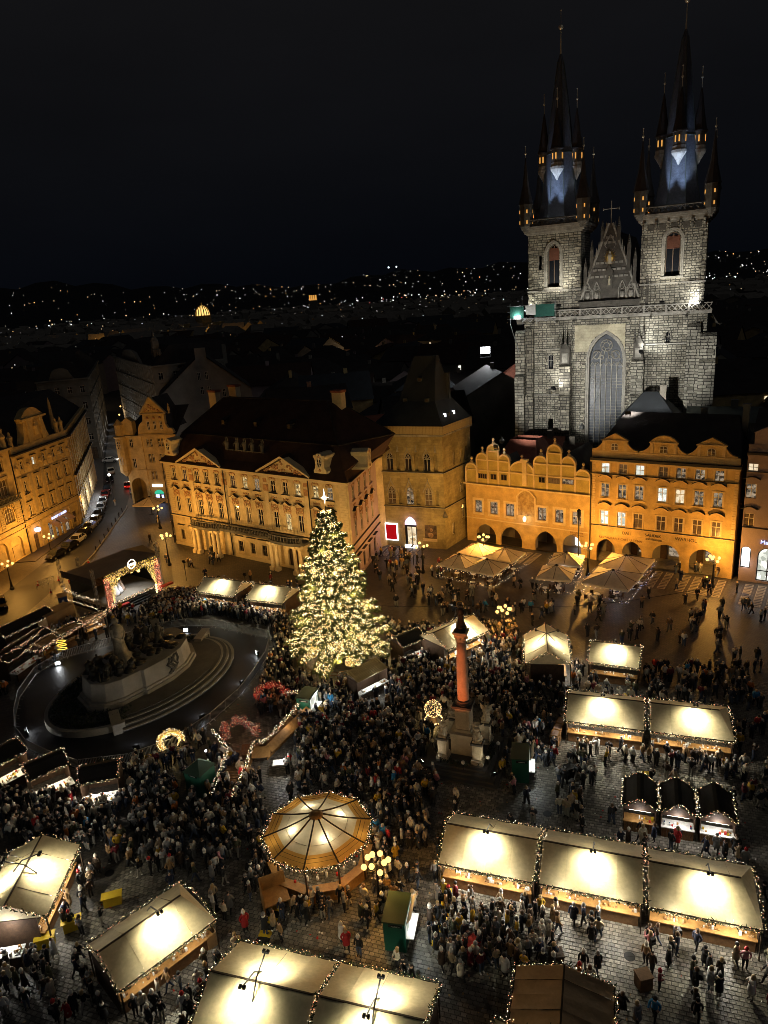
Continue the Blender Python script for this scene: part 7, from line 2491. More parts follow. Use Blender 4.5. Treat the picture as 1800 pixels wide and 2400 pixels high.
# ------------------------------------------------------------------ memorial: boat shaped plinth, bronze figures, oval steps
LOOP=[(-15.4,80.4),(-15.0,77.6),(-15.0,74.8),(-15.7,71),(-16.7,67.0),(-18.8,62.6),(-21.7,58.6),(-25.1,56.7),(-29.7,56.3),(-33.3,58.2),(-36.3,60.2),(-38.6,62.8),(-40.2,66),(-41.6,69.9),(-42.1,75.1),(-40.4,78.7),(-37.6,80.3),(-34.9,81.8),(-30.6,84.9),(-27,85.6),(-23.1,84.8),(-17.4,81.4)]
ME=Vector((.57,.82)); MC=Vector((-28.3,71.6))
mo=thing('memorial','dark oval memorial with curved steps, boat-shaped stone plinth and bronze figures inside railings','monument',(MC.x,MC.y,0),math.atan2(ME.y,ME.x))
FOOT.append((MC.x,MC.y,math.atan2(ME.y,ME.x),12.8,9.0))
# local x = long axis, local -y = towards the steps
def oval(a,b2,n=48,t0=0,t1=2*PI):
 return [(a*cos(t0+(t1-t0)*i/n),b2*sin(t0+(t1-t0)*i/n)) for i in range(n+1)]
# planted bed on the far and left sides behind a stone kerb
b=MB()
o=oval(11.2,7.4,48,R(10),R(232)); i_=oval(10.8,7.0,48,R(10),R(232))
for k in range(48):
 b.add([(*o[k],0),(*o[k+1],0),(*o[k+1],.75),(*o[k],.75),(*i_[k],.75),(*i_[k+1],.75),(*i_[k],.4),(*i_[k+1],.4)],[(1,0,3,2),(3,4,5,2),(4,6,7,5)])
b.build('bed_kerb','granite',mo)
b=MB()
b.add([(x,y,.5) for x,y in oval(10.85,7.05,48)[:-1]],[tuple(range(48))]); b.build('bed_soil','granite_dark',mo)
b=MB(); r0=random.Random(4)
for i in range(2600):
 t_=R(r0.uniform(18,232)); q=r0.uniform(.70,.97)
 x,y=10.8*q*cos(t_),7.0*q*sin(t_)
 for _ in range(2):
  b.spike(x+r0.uniform(-.1,.1),y+r0.uniform(-.1,.1),r0.uniform(.5,.95),r0.uniform(-.25,.25),r0.uniform(-.25,.25),r0.uniform(.05,.35),.05)
tag(b.build('bed_plants','shrub',mo),kind='stuff')
# four curved steps
for s in range(4):
 b=MB()
 t0,t1=R(228),R(372)
 a1,b1=11.6-.62*s,8.0-.62*s
 o=oval(a1,b1,40,t0,t1); i_=oval(a1-1.6,b1-1.6,40,t0,t1)
 z0,z1=.2*s,.2*(s+1)
 for k in range(40):
  b.add([(*o[k],0),(*o[k+1],0),(*o[k+1],z1),(*o[k],z1),(*i_[k],z1),(*i_[k+1],z1)],[(0,1,2,3),(3,2,5,4)])
  # pale nosing standing a little proud
  p0,p1=Vector(o[k]),Vector(o[k+1]); c0,c1=p0*1.003,p1*1.003; d0,d1=p0*.972,p1*.972
  b.add([(*c0,z1-.06),(*c1,z1-.06),(*c1,z1+.006),(*c0,z1+.006),(*d0,z1+.006),(*d1,z1+.006)],[(0,1,2,3),(3,2,5,4)],1)
 b.add([(*o[0],0),(*o[0],z1),(*i_[0],z1),(*i_[0],0)],[(0,1,2,3)]); b.add([(*o[-1],0),(*i_[-1],0),(*i_[-1],z1),(*o[-1],z1)],[(0,1,2,3)])
 b.build('step',['granite_dark','granite'],mo)
b=MB()
for t_ in (R(226),R(373)):
 x,y=10.4*cos(t_),6.7*sin(t_)
 b.cbox(x,y,.55,2.9,.9,1.1,0,t_+.25); b.cbox(x,y,1.13,3.0,1.0,.1,0,t_+.25)
b.build('step_cheek','granite',mo)
b=MB(); b.add([(x,y,.81) for x,y in oval(9.9,6.3,48)[:-1]],[tuple(range(48))]); b.build('terrace','granite_dark',mo)
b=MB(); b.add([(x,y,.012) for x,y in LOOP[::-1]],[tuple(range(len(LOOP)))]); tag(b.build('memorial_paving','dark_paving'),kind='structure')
# plinth: two-step base and a tall wall, narrower at the prow
PL=[(-6.9,-.6),(-6.2,-2.1),(-4.6,-2.9),(-2.3,-3.1),(-2.1,-3.4),(1.0,-3.5),(3.6,-2.9),(5.6,-1.7),(6.9,.4),(7.0,2.2),(5.5,3.4),(1.5,4.2),(-3.0,4.0),(-6.2,2.0)]
b=MB()
def sc2(k):
 return [(x*k,y*k) for x,y in PL]
b.prism(sc2(1.1),.8,1.2); b.prism(sc2(1.05),1.2,1.5)
n=len(PL)
lo,hi=sc2(1.0),sc2(.96)
for i in range(n):
 j=(i+1) % n
 b.quad((*lo[i],1.5),(*lo[j],1.5),(*hi[j],3.45),(*hi[i],3.45))
b.add([(*p,3.45) for p in hi],[tuple(range(n))])
b.build('plinth','granite',mo)
# the front of the plinth breaks into rippled rock
b=MB(); r0=random.Random(9)
for i in range(16):
 x=r0.uniform(1.2,6.0); y=-3.5+(max(0,x-1) ** 1.6)*.28
 b.tube([(x,y-.05,3.3),(x+r0.uniform(-.5,.3),y-.12,2.7),(x+r0.uniform(-.3,.6),y-.06,2.1),(x-.3,y-.1,1.6)],r0.uniform(.08,.2),6)
b.build('carved_rock','granite_dark',mo)
def robed(mb,x,y,z,h,w_,lean=0.0,seed=0,flare=1.6):
 """draped standing or seated figure: folds down a flaring robe, shoulders, head"""
 r1=random.Random(seed)
 n=14; prof=[(flare,0),(1.15,.12),(.9,.28),(.78,.45),(.85,.62),(.92,.74),(.7,.82),(.25,.86),(.22,.88)]
 ph=r1.uniform(0,6)
 vs=[]
 for rr_,zz in prof:
  for k in range(n):
   a=2*PI*k/n
   f=1+(.16*sin(a*4+ph+zz*3)+.08*sin(a*7+ph))*(1.2-zz)
   vs.append((x+w_*.5*rr_*f*cos(a)+lean*zz*h,y+w_*.42*rr_*f*sin(a),z+zz*h))
 fs=[(j*n+k,j*n+(k+1) % n,(j+1)*n+(k+1) % n,(j+1)*n+k) for j in range(len(prof)-1) for k in range(n)]
 mb.add(vs,fs)
 hx=x+lean*.93*h
 mb.ball(hx,y,z+h*.935,h*.062,0,8,6,1.3); mb.lathe([(h*.075,z+h*.9),(h*.08,z+h*.95),(h*.05,z+h*1.0),(.01,z+h*1.01)],8,hx,y+h*.012)
 mb.octa(hx,y-h*.06,z+h*.93,h*.016)
 for sgn in (-1,1):
  mb.tube([(x+sgn*w_*.42+lean*.76*h,y,z+h*.78),(x+sgn*w_*.5+lean*.6*h,y-w_*.1,z+h*.6),(x+sgn*w_*.12+lean*.5*h,y-w_*.42,z+h*.52)],w_*.12,6,0,w_*.07)
  for f_ in range(4):
   mb.tube([(x+sgn*w_*.12+lean*.5*h,y-w_*.42,z+h*(.52+.008*f_)),(x+sgn*w_*(.06+.01*f_)+lean*.5*h,y-w_*.5,z+h*(.525+.008*f_))],w_*.02,4)
b=MB(); robed(b,-1.6,.9,3.45,5.0,1.5,0,1,2.0); fo=b.build('robed_figure',pm('pale_bronze',(.26,.23,.17),.7,.1,.5,1.4,.5,7),mo,smooth=True)  # paler bronze than the crouching figures
for (x,y,h,l_) in ((-3.2,.2,1.7,.1),(-4.0,1.4,1.9,-.1),(-4.7,-.6,1.4,.2),(-5.4,.6,1.3,.1),(-3.6,-1.3,1.3,.25),(-5.0,1.8,1.5,0),(-2.4,-1.6,1.2,.3),(.6,2.4,2.0,-.1),(2.6,2.0,2.3,0),(3.4,1.0,2.2,.1),(2.2,3.0,2.1,0),(4.6,1.8,1.4,-.2),(1.4,.8,1.4,.2)):
 b=MB(); robed(b,x,y,3.4,h,.95,l_,int(x*10+90),1.7); b.build('crouching_figure','bronze',mo,smooth=True)
r0=random.Random(6)
b=MB()
for i in range(60):
 x=r0.uniform(-6,5.6); y=r0.uniform(-2.0,3.2)
 if (x/6.6) ** 2+((y-.4)/3.2) ** 2 > .95:continue
 b.ball(x,y,3.4,r0.uniform(.3,.75),0,7,4,.55)
for i in range(7):
 b.tube([(-6.0+i*.5,-1.4+i*.05,3.6),(-5.6+i*.5,-.7,4.1+.2*sin(i)),(-5.0+i*.5,.1,3.7)],.09,5)
b.build('bronze_ground','bronze',mo,smooth=True)
b=MB(); b.tube([(-3.2+.55*cos(R(a)),-.9+.3*sin(R(a)),4.2+.4*sin(R(a))) for a in range(0,200,20)],.1,6); b.build('bronze_arch','bronze',mo)
b=MB(); b.add([(3.5,1.1,3.4),(4.3,.8,3.4),(4.15,1.4,5.8),(3.3,1.7,5.9),(3.7,1.7,3.4),(4.5,1.4,3.4),(4.3,1.7,5.8),(3.45,2.0,5.9)],[(0,1,2,3),(1,5,6,2),(5,4,7,6),(4,0,3,7),(3,2,6,7)]); b.build('stele','granite_dark',mo)
# steel crowd barriers round the memorial, every one a thing
bar_f=MB()
W_=2.2
bar_f.tube([(-W_/2,0,.2),(-W_/2,0,1.05),(-W_/2+.08,0,1.12),(W_/2-.08,0,1.12),(W_/2,0,1.05),(W_/2,0,.2),(-W_/2,0,.2)],.032,6)
for x in (-.8,.8):
 bar_f.tube([(x,-.3,.02),(x,0,.2),(x,.3,.02)],.025,5)
bfm=bar_f.mesh('frame',['steel'])
bb=MB()
for i in range(15):
 x=-W_/2+W_*(i+1)/16
 bb.tube([(x,0,.2),(x,0,1.1)],.02,4)
bbm=bb.mesh('bars',['steel'])
nb=0
loop=[Vector(p) for p in LOOP]+[Vector(LOOP[0])]
pos=[]
acc=0
for a,c in zip(loop[:-1],loop[1:]):
 ln=(c-a).length; k=max(1,round(ln/2.25))
 for i in range(k):
  p=a.lerp(c,(i+.5)/k); pos.append((p.x,p.y,math.atan2(c.y-a.y,c.x-a.x),ln/k/2.25))
for x,y,r_,s in pos:
 t=thing('crowd_barrier','galvanised steel crowd barrier in the ring around the dark memorial','barrier',(x,y,0),r_,'steel barriers ringing the memorial')
 inst(bfm,'frame',t,sc=(s,1,1)); inst(bbm,'bars',t,sc=(s,1,1))
for k,(x,y,tx,ty,lb) in enumerate(((-40.4,77.2,-38,70,'ground floodlight at the far left inside the railings'),(-26.6,83.9,-27,78,'ground floodlight behind the memorial near the stage crowd'),(-16.2,76.3,-22,74,'ground floodlight at the right inside the railings'),(-37.6,62.9,-33,66,'ground floodlight at the near left corner of the railings'),(-25.2,58.9,-26,66,'ground floodlight by the railings near the golden arch'),(-19.9,63.4,-24,68,'ground floodlight by the railings near the looped arches'),(-16.9,69.7,-22,72,'ground floodlight by the railings opposite the tree'))):
 floodlight((x,y,.35),(tx,ty,.6),30,COOL,120,lb,size=.3,lsize=.1)
 lamp('spill','POINT',(x,y,.8),16,COOL,None,.08)
# ------------------------------------------------------------------ tall column with corner statues
CX,CY=5.75,54.2
CRZ=R(-22)
co=thing('marian_column','tall stone column with orange lit shaft, corner statues and a haloed figure on top','column',(CX,CY,0),CRZ)
FOOT.append((CX,CY,CRZ,3.3,3.3))
b=MB()
for k in range(5):
 r=3.6-.38*k
 b.box(-r,r,-r,r,.19*k,.19*(k+1))
b.build('step','granite_dark',co)
b=MB(); b.box(-1.0,1.0,-1.0,1.0,.95,2.9); b.box(-1.15,1.15,-1.15,1.15,2.75,3.05); b.box(-.95,.95,-.95,.95,.95,1.3); b.build('base','sandstone',co)
b=MB(); b.box(-.62,.62,-.62,.62,3.05,5.4); b.box(-.75,.75,-.75,.75,3.05,3.3); b.box(-.7,.7,-.7,.7,5.25,5.42)
for s in (-1,1):
 b.box(-.42,.42,s*.65-.02,s*.65+.02,3.5,5.05); b.box(s*.65-.02,s*.65+.02,-.42,.42,3.5,5.05)
b.build('pedestal','sandstone',co)
b=MB(); b.box(-.85,.85,-.85,.85,5.42,5.62); b.lathe([(.72,5.62),(.74,5.72),(.6,5.8),(.62,5.95),(.52,6.02)],20); b.build('cornice','granite_dark',co)
b=MB(); b.lathe([(.5,6.02),(.5,7.5),(.48,9),(.43,10.6),(.40,11.6)],24); b.build('shaft','marble_red',co,smooth=True)
b=MB(); b.lathe([(.42,11.6),(.46,11.65),(.42,11.7),(.46,12.0),(.62,12.3),(.6,12.4)],16); b.box(-.6,.6,-.6,.6,12.38,12.55)
for k in range(8):
 a=2*PI*k/8
 for zz in (11.9,12.2):
  b.ball(.5*cos(a+zz),.5*sin(a+zz),zz,.11,0,6,4)
b.build('capital','sandstone',co)
b=MB(); b.box(-.45,.45,-.45,.45,12.55,12.8); b.ball(0,0,12.9,.42,0,10,6,.7); robed(b,0,0,12.95,2.0,.62,.03,7,1.3)
so=b.build('statue','bronze',co,smooth=True)
b=MB(); b.tube([(.33*cos(2*PI*k/14),.12,14.85+.33*sin(2*PI*k/14)) for k in range(15)],.022,4)
for k in range(12):
 a=2*PI*k/12; b.octa(.33*cos(a),.12,14.85+.33*sin(a),.045)
b.build('halo','gold',so)
for k,(x,y) in enumerate(((-1.55,-1.55),(1.55,-1.55),(1.55,1.55),(-1.55,1.55))):
 b=MB()
 b.box(x-.55,x+.55,y-.55,y+.55,.95,1.2); b.box(x-.48,x+.48,y-.48,y+.48,1.2,1.4); b.box(x-.38,x+.38,y-.38,y+.38,1.4,2.85)
 for s in (-1,1):
  b.box(x-.25,x+.25,y+s*.39-.015,y+s*.39+.015,1.55,2.7); b.box(x+s*.39-.015,x+s*.39+.015,y-.25,y+.25,1.55,2.7)
 po=b.build('corner_pedestal','sandstone',co)
 b=MB(); b.box(x-.52,x+.52,y-.52,y+.52,2.85,3.02); b.build('cap_slab','granite_dark',po)
 b=MB(); b.box(x-.36,x+.36,y-.36,y+.36,3.02,3.18)
 robed(b,x,y,3.18,1.45,.6,.06*(-1) ** k,k,1.3)
 r0=random.Random(k)
 for i in range(14):
  b.ball(x+r0.uniform(-.32,.32),y+r0.uniform(-.32,.32),3.2+r0.random()*.6,r0.uniform(.08,.16),0,6,4)
 for s in (-1,1):
  b.add([(x,y+.1,4.3),(x+s*.55,y+.2,4.75),(x+s*.5,y+.25,4.1),(x+s*.15,y+.15,3.9)],[(0,1,2,3)])
 b.build('statue','sandstone',po,smooth=False)
for k in range(8):
 b=MB(); a=2*PI*k/8+.2
 b.lathe([(.05,.9),(.05,1.5)],5,2.9*cos(a),2.9*sin(a),0)
 b.ball(2.9*cos(a),2.9*sin(a),1.62,.17,1,10,6)
 b.build('lamp_ball',['iron','knit_w'],co)
b=MB(); r0=random.Random(5)
for i in range(500):
 a=r0.uniform(0,6.28); q=r0.uniform(2.1,2.7)
 b.spike(q*cos(a),q*sin(a),.95,r0.uniform(-.25,.25),r0.uniform(-.25,.25),r0.uniform(.1,.5),.05)
tag(b.build('wreath_plants','shrub',co),kind='stuff')
def loc2w(o,x,y,z):
 a=o.rotation_euler[2]
 return (o.location[0]+x*cos(a)-y*sin(a),o.location[1]+x*sin(a)+y*cos(a),z)
floodlight((-1.2,46.6,2.6),(CX-.1,CY,9.6),5200,(1,.20,.045),44,'orange effect floodlight on a post aimed at the column',glass='bulb_red',size=.22,lsize=.05)
b=MB(); b.tube([(-1.2,46.6,0),(-1.2,46.6,2.4)],.05,6); tag(b.build('lamp_pole','iron'),'thin iron pole carrying the orange effect floodlight','pole')
floodlight(loc2w(co,3.4,-3.2,1.3),loc2w(co,.6,-.4,4),120,(1,.88,.62),80,'small warm floodlight on the column steps, right of the statues',size=.14)
floodlight(loc2w(co,-3.0,-3.3,1.3),loc2w(co,-.6,-.6,4),70,(1,.85,.6),80,'small warm floodlight on the column steps, left of the statues',size=.14)
# ------------------------------------------------------------------ light ornaments
def heart(label,x,y,rz,w_,h,mats_h):
 t=thing('flower_arch',label,'light arch',(x,y,0),R(rz),'red looped light arches')
 b=MB(); gr=MB()
 R0=w_*.42
 for i in range(90):
  q=R(-28+236*rt3.random()); rr_=R0+rt3.uniform(-.38,.38); yy=rt3.uniform(-.35,.35)
  cx,cz=rr_*cos(q),h*.52+rr_*sin(q)*(h*.48/(R0+.4)); lr=rt3.uniform(.12,.26); tl=rt3.uniform(-.8,.8)
  lp=[(cx+lr*cos(2*PI*k/8),yy+lr*sin(2*PI*k/8)*sin(tl),cz+lr*sin(2*PI*k/8)*cos(tl)) for k in range(9)]
  gr.tube(lp,.022,4)
  for p in lp[:-1]:
   if rt3.random() < .8:b.octa(*p,.026,rt3.choice(mats_h))
 gr.build('loops','red_tube',t)
 tag(b.build('bulbs',['bulb_red','bulb_pink','bulb_warm','bulb_white'],t),kind='stuff')
 lamp('arch_glow','POINT',(0,-.5,h*.5),14,(1,.25,.15),t,.5)
 return t
heart('red and white looped light arch nearer the garland ramp',-15.0,58.3,0,3.6,3.1,[0,0,1,2,2,3])
heart('red looped light arch behind its twin, nearer the christmas tree',-13.0,65.0,0,3.4,2.7,[0,0,0,1,2])
# timber viewing deck joining the arches, garlands on its rails
dk_=thing('viewing_deck','timber viewing deck and ramp with bulb garlands leading to the looped arches','deck',(0,0,0))
def plank_run(p0,p1,wdt,z0,z1):
 a,c=Vector(p0),Vector(p1); d=(c-a); ln=d.length; u=d.normalized(); n=max(1,int(ln/.3))
 for i in range(n):
  q=a+u*((i+.5)*ln/n)
  me_=cached(('plank',round(wdt,2)),lambda:(lambda m_:(m_.box(-.135,.135,-wdt/2,wdt/2,-.05,0),m_.mesh('plank',['wood']))[1])(MB()))
  inst(me_,'plank',dk_,(q.x,q.y,z0+(z1-z0)*(i+.5)/n),math.atan2(u.y,u.x))
plank_run((-15.2,49.8),(-14.6,56.2),1.7,.1,1.0); plank_run((-14.6,56.2),(-12.2,56.4),1.7,1.0,1.0); plank_run((-12.4,56.0),(-9.0,63.0),1.8,1.0,1.0); plank_run((-9.6,63.2),(-13.2,64.8),1.7,1.0,1.0)
b=MB()
for p0,p1 in (((-14.2,49.6),(-13.5,56.2)),((-13.5,56.2),(-12.3,56.2)),((-12.2,55.6),(-8.6,62.6))):
 a,c=Vector(p0),Vector(p1); u=(c-a).normalized(); nrm=Vector((u.y,-u.x)); ln=(c-a).length
 zt0=.1 if p0[1] < 50 else 1.0
 k=max(1,int(ln/1.2))
 for i in range(k):
  m0,m1=a.lerp(c,i/k),a.lerp(c,(i+.97)/k)
  for z in (.15,.5,.85):
   b.add([(m0.x,m0.y,z),(m1.x,m1.y,z),(m1.x,m1.y,z+.32),(m0.x,m0.y,z+.32)],[(0,1,2,3)])
 b.tube([(a.x,a.y,1.25),(c.x,c.y,1.25)],.05,4)
b.add([(-11.6,55.4,1.1),(-8.3,61.6,1.1),(-9.0,62.0,1.55),(-12.2,55.8,1.55)],[(0,1,2,3)])
b.add([(-13.4,54.7,1.1),(-11.7,54.7,1.1),(-11.8,55.8,1.5),(-13.4,55.8,1.5)],[(0,1,2,3)])
b.build('railing','wood_gold',dk_)
b=MB()
for pth in ([(-14.2,49.6,1.25),(-13.6,53,1.5),(-13.4,56.3,1.7),(-12.4,56.5,1.6),(-11.3,58.4,1.8),(-9.7,62.2,1.75),(-9.2,63.9,2.0)],[(-16.1,50.2,1.2),(-15.7,53,1.5),(-15.6,55.4,1.8),(-17.6,58.6,1.7)],[(-9.2,63.9,2.0),(-10.6,64.6,1.6),(-11.6,65.1,1.4)]):
 bulbs(b,pth,.035,.03,.17,picks=[0,0,1,1,2],green=3)
tag(b.build('string_lights',GARL,dk_),kind='stuff')
b=MB(); b.box(-11.4,-10.1,53.6,54.4,.9,1.0); tb=tag(b.build('display_table','white_paint'),'white lit display table in front of the timber deck','table')
lamp('deck_light','POINT',(-10.8,53.9,2.0),110,(1,.96,.88),None,.2)
for k,(x,y) in enumerate(((-14.0,52.5),(-10.5,58.6),(-9.4,61.4))):
 lamp('garland_glow','POINT',(x,y,1.9),26,(1,.8,.55),None,.4)
# golden horseshoe arch
ga_=thing('golden_arch','golden glowing horseshoe light arch by the railings','light arch',(-21.5,58.0,0),R(17))
FOOT.append((-21.5,58.0,R(17),1.1,.5))
b=MB()
for i in range(1100):
 q=R(-46+272*rt3.random()); rr_=1.02+rt3.uniform(-.34,.3); yy=rt3.uniform(-.28,.28)
 b.octa(rr_*cos(q),yy,1.25+rr_*sin(q)*.98,.022,rt3.choice([0,0,1,2]))
tag(b.build('bulbs',['bulb_gold','bulb_yellow','bulb_white'],ga_),kind='stuff')
b=MB(); b.tube([(1.05*cos(R(a)),0,1.25+1.03*sin(R(a))) for a in range(-38,219,16)],.13,6); b.build('frame','gold',ga_)
lamp('arch_glow','POINT',(0,-.5,1.4),60,(1,.70,.25),ga_,.5)
# light ball
lb_=thing('light_ball','glowing ball ornament of gold bulbs left of the column','light ball',(3.4,60.0,0))
FOOT.append((3.4,60,0,1.0,1.0))
b=MB()
for i in range(330):
 u,v=rt3.uniform(-1,1),rt3.uniform(0,6.283); s=math.sqrt(1-u*u)
 b.octa(.82*s*cos(v),.82*s*sin(v),1.5+.82*u,.028,rt3.choice([0,1,1]))
for i in range(130):
 v=rt3.uniform(0,6.283); b.octa(.85*cos(v),.85*sin(v),.32+rt3.uniform(-.1,.1),.04,rt3.choice([0,1,1]))
tag(b.build('bulbs',['bulb_gold','bulb_warm'],lb_),kind='stuff')
b=MB(); b.lathe([(.75,0),(.8,.2),(.55,.5),(.4,.75)],14); b.build('stand','wood_dark',lb_)
lamp('ball_glow','POINT',(0,-1.1,1.0),60,(1,.7,.25),lb_,.3)
# ------------------------------------------------------------------ stage with curtain of lights
SA,SB=Vector((-39.1,91.4)),Vector((-33.9,98.6))
sdv=(SB-SA); sln=sdv.length; srz2=math.atan2(sdv.y,sdv.x)
st_=thing('stage','covered stage with glowing red and gold curtain of bulbs and a grey roof','stage',(SA.x,SA.y,0),srz2)
# local x along the front, +y backwards (to the left of the picture)
FOOT.append(((SA+SB).x/2-3.6,(SA+SB).y/2+2.4,srz2,5.0,4.6))
b=MB(); b.box(-.5,sln+.3,.2,8.0,0,1.15,0); b.box(-.5,sln+.3,.2,8.0,1.15,1.2,1)
for k in range(4):
 b.box(2.4,sln-2.4,-.3*k-.1,.2-.3*k,0,1.0-.25*k,0)
b.build('deck',['rubber','granite'],st_)
b=MB(); b.add([(-1.2,.4,5.5),(sln+.6,.4,5.7),(sln+.6,8.4,5.1),(-1.2,8.4,5.0)],[(0,1,2,3)]); b.box(-1.25,-1.2,.4,8.4,4.5,5.5); b.add([(sln+.6,.4,5.7),(sln+.9,4,6.4),(sln+.6,8.4,5.1)],[(0,1,2)])
b.build('roof',pm('stage_canvas',(.20,.17,.13),.8,0,.15,.4),st_)
b=MB(); b.quad((-.4,8.0,1.2),(sln+.3,8.0,1.2),(sln+.3,8.0,4.9),(-.4,8.0,4.9)); b.quad((sln+.3,.6,1.2),(sln+.3,8,1.2),(sln+.3,8,4.9),(sln+.3,.6,4.9)); b.build('backcloth','rubber',st_)
for i in range(9):
 b=MB(); b.box(3.2,sln+.2,7.7,7.95,1.4+i*.22,1.56+i*.22); b.build('slat','wood',st_)
def truss(mb,x,y,z0,z1,s=.16):
 for dx,dy in ((-s,-s),(s,-s),(s,s),(-s,s)):
  mb.tube([(x+dx,y+dy,z0),(x+dx,y+dy,z1)],.028,4)
 n=int((z1-z0)/.45)
 for i in range(n):
  za,zb=z0+(z1-z0)*i/n,z0+(z1-z0)*(i+1)/n
  for (ax,ay),(bx,by) in (((-s,-s),(s,-s)),((s,-s),(s,s)),((s,s),(-s,s)),((-s,s),(-s,-s))):
   mb.tube([(x+ax,y+ay,za),(x+bx,y+by,zb)],.018,4)
for x,y,h in ((-1.3,.3,7.0),(-1.3,8.4,7.2),(sln+.5,.3,7.6),(1.6,8.4,6.6)):
 b=MB(); truss(b,x,y,0,h); b.build('truss','alu',st_)
b=MB()
for i in range(10):
 a=i/10
 b.tube([(-1.3,.3+8.1*a,1.2+1.2*(i % 2)),(-1.3,.3+8.1*(i+1)/10,1.2+1.2*((i+1) % 2))],.03,4)
b.tube([(-1.3,.3,2.4),(-1.3,8.4,2.4)],.03,4); b.build('side_rail','alu',st_)
b=MB()
bulbs(b,[(-1.35,.3,2.6),(-1.35,4,2.3),(-1.35,8.4,2.9)],.08,.03,.2,picks=[0,1]); bulbs(b,[(-1.35,.3,1.2),(-1.35,8.4,1.2)],.12,.03,.1,picks=[0,1])
bulbs(b,[(0,-.15,1.2),(sln,-.15,1.2)],.03,.032,.2,picks=[0,0,1,2],green=3); tag(b.build('string_lights',GARL,st_),kind='stuff')
# the bulb curtain: swagged pelmet, gathered drapes left and right, red outer edges
b=MB(); rc=random.Random(8)
def cpt(x,z,mi,j=.1):
 b.octa(x+rc.uniform(-.03,.03),-.2+rc.uniform(-j,j),z,.028,mi)
H0=5.25
for i in range(700):
 x=rc.uniform(0,sln); ar=.35+.25*sin(PI*x/sln)
 z=H0+ar-rc.random()*(.95+.25*abs(sin(PI*x/sln*2.5)))
 cpt(x,z,rc.choice([1,1,1,2,0]))
for sgn,x0 in ((1,0),(-1,sln)):
 for i in range(520):
  x=x0+sgn*rc.uniform(-.15,.75); z=rc.uniform(.15,H0)
  cpt(x,z,rc.choice([3,3,4,0,4]))
 for i in range(560):
  z=.9+(H0-.9)*rc.random() ** .7
  q=(z-.9)/(H0-.9)
  inner=.95+1.7*q ** 1.6
  x=x0+sgn*(.75+(inner-.75)*rc.random())
  cpt(x,z,rc.choice([1,1,0,2,2]) if q > .25 else rc.choice([2,2,1]))
 for i in range(260):
  z=rc.uniform(.1,1.6); cpt(x0+sgn*(.95+rc.uniform(-.12,.12)),z,rc.choice([2,2,5]))
tag(b.build('bulb_curtain',['bulb_warm','bulb_yellow','bulb_gold','bulb_red','bulb_pink','bulb_white'],st_),kind='stuff')
b=MB()
for x0 in (0,sln):
 b.box(x0-.2,x0+.8 if x0 == 0 else x0+.2,-.1,-.06,.1,H0) if x0 == 0 else b.box(x0-.8,x0+.2,-.1,-.06,.1,H0)
b.box(0,sln,-.1,-.06,H0-.6,H0+.4); b.build('curtain_net','wood_dark',st_)
for x,z in ((.6,3.6),(sln-.6,3.6),(sln/2,5.0),(.9,1.2),(sln-.9,1.2)):
 lamp('curtain_glow','POINT',(x,-.9,z),9,(1,.66,.3),st_,.4)
b=MB(); b.tube([(sln/2+.62*cos(2*PI*k/18),-.4,5.95+.62*sin(2*PI*k/18)) for k in range(19)],.06,5); ro_=b.build('emblem_ring','bulb_white',st_)
text(st_,'2023',sln/2,5.75,.5,'bulb_white',y=-.42,ext=.03,name='emblem_lettering')
for x,z in ((2.6,4.3),(4.8,4.5),(6.0,4.2)):
 b=MB(); b.ball(x,.6,z,.25,0,8,5); b.build('hanging_ball','bulb_gold',st_)
for x,y0,p in ((3.6,1.6,700),(5.4,2.4,400)):
 lamp('stage_spot','SPOT',(x,y0-1.0,5.0),p,(.95,.97,1),st_,.2,None,90,.5)
b=MB(); b.box(sln-.4,sln+1.4,-1.2,-.6,.9,1.15); b.build('red_canopy','red_cloth',st_)
b=MB(); b.box(.9,2.4,-1.5,-.9,.9,1.1); b.build('red_canopy','red_cloth',st_)
# ------------------------------------------------------------------ cafe parasols
def parasol(label,x,y,rz,s,h=2.7,rise=1.1,group='square cafe parasols'):
 t=thing('parasol',label,'parasol',(x,y,0),rz,group)
 b=MB(); e=s/2; n=4
 c=[(-e,-e),(e,-e),(e,e),(-e,e)]
 for i in range(4):
  a,d=Vector(c[i]),Vector(c[(i+1) % 4])
  for k in range(n):
   p,q=a.lerp(d,k/n),a.lerp(d,(k+1)/n)
   b.add([(p.x,p.y,h-.1*sin(PI*k/n)),(q.x,q.y,h-.1*sin(PI*(k+1)/n)),(q.x*.5,q.y*.5,h+rise*.46),(p.x*.5,p.y*.5,h+rise*.46)],[(0,1,2,3)])
   b.add([(p.x*.5,p.y*.5,h+rise*.46),(q.x*.5,q.y*.5,h+rise*.46),(0,0,h+rise)],[(0,1,2)])
   b.add([(p.x,p.y,h-.1*sin(PI*k/n)),(p.x,p.y,h-.32),(q.x,q.y,h-.32),(q.x,q.y,h-.1*sin(PI*(k+1)/n))],[(0,1,2,3)])
 b.build('canopy','canvas_par',t)
 b=MB()
 for p in c+[((c[i][0]+c[(i+1) % 4][0])/2,(c[i][1]+c[(i+1) % 4][1])/2) for i in range(4)]:
  b.tube([(p[0],p[1],h+.02),(p[0]*.5,p[1]*.5,h+rise*.46+.02),(0,0,h+rise+.02)],.03,4)
 b.build('seam','rope',t)
 b=MB(); b.lathe([(.3,h+rise),(.12,h+rise+.1),(.05,h+rise+.16)],8); b.build('finial','iron',t)
 b=MB(); b.tube([(0,0,0),(0,0,h+rise)],.06,6); b.box(-.4,.4,-.4,.4,0,.1); b.build('pole','iron',t)
 return t
FR=facing((30.4,99.3),(46.4,88.5))
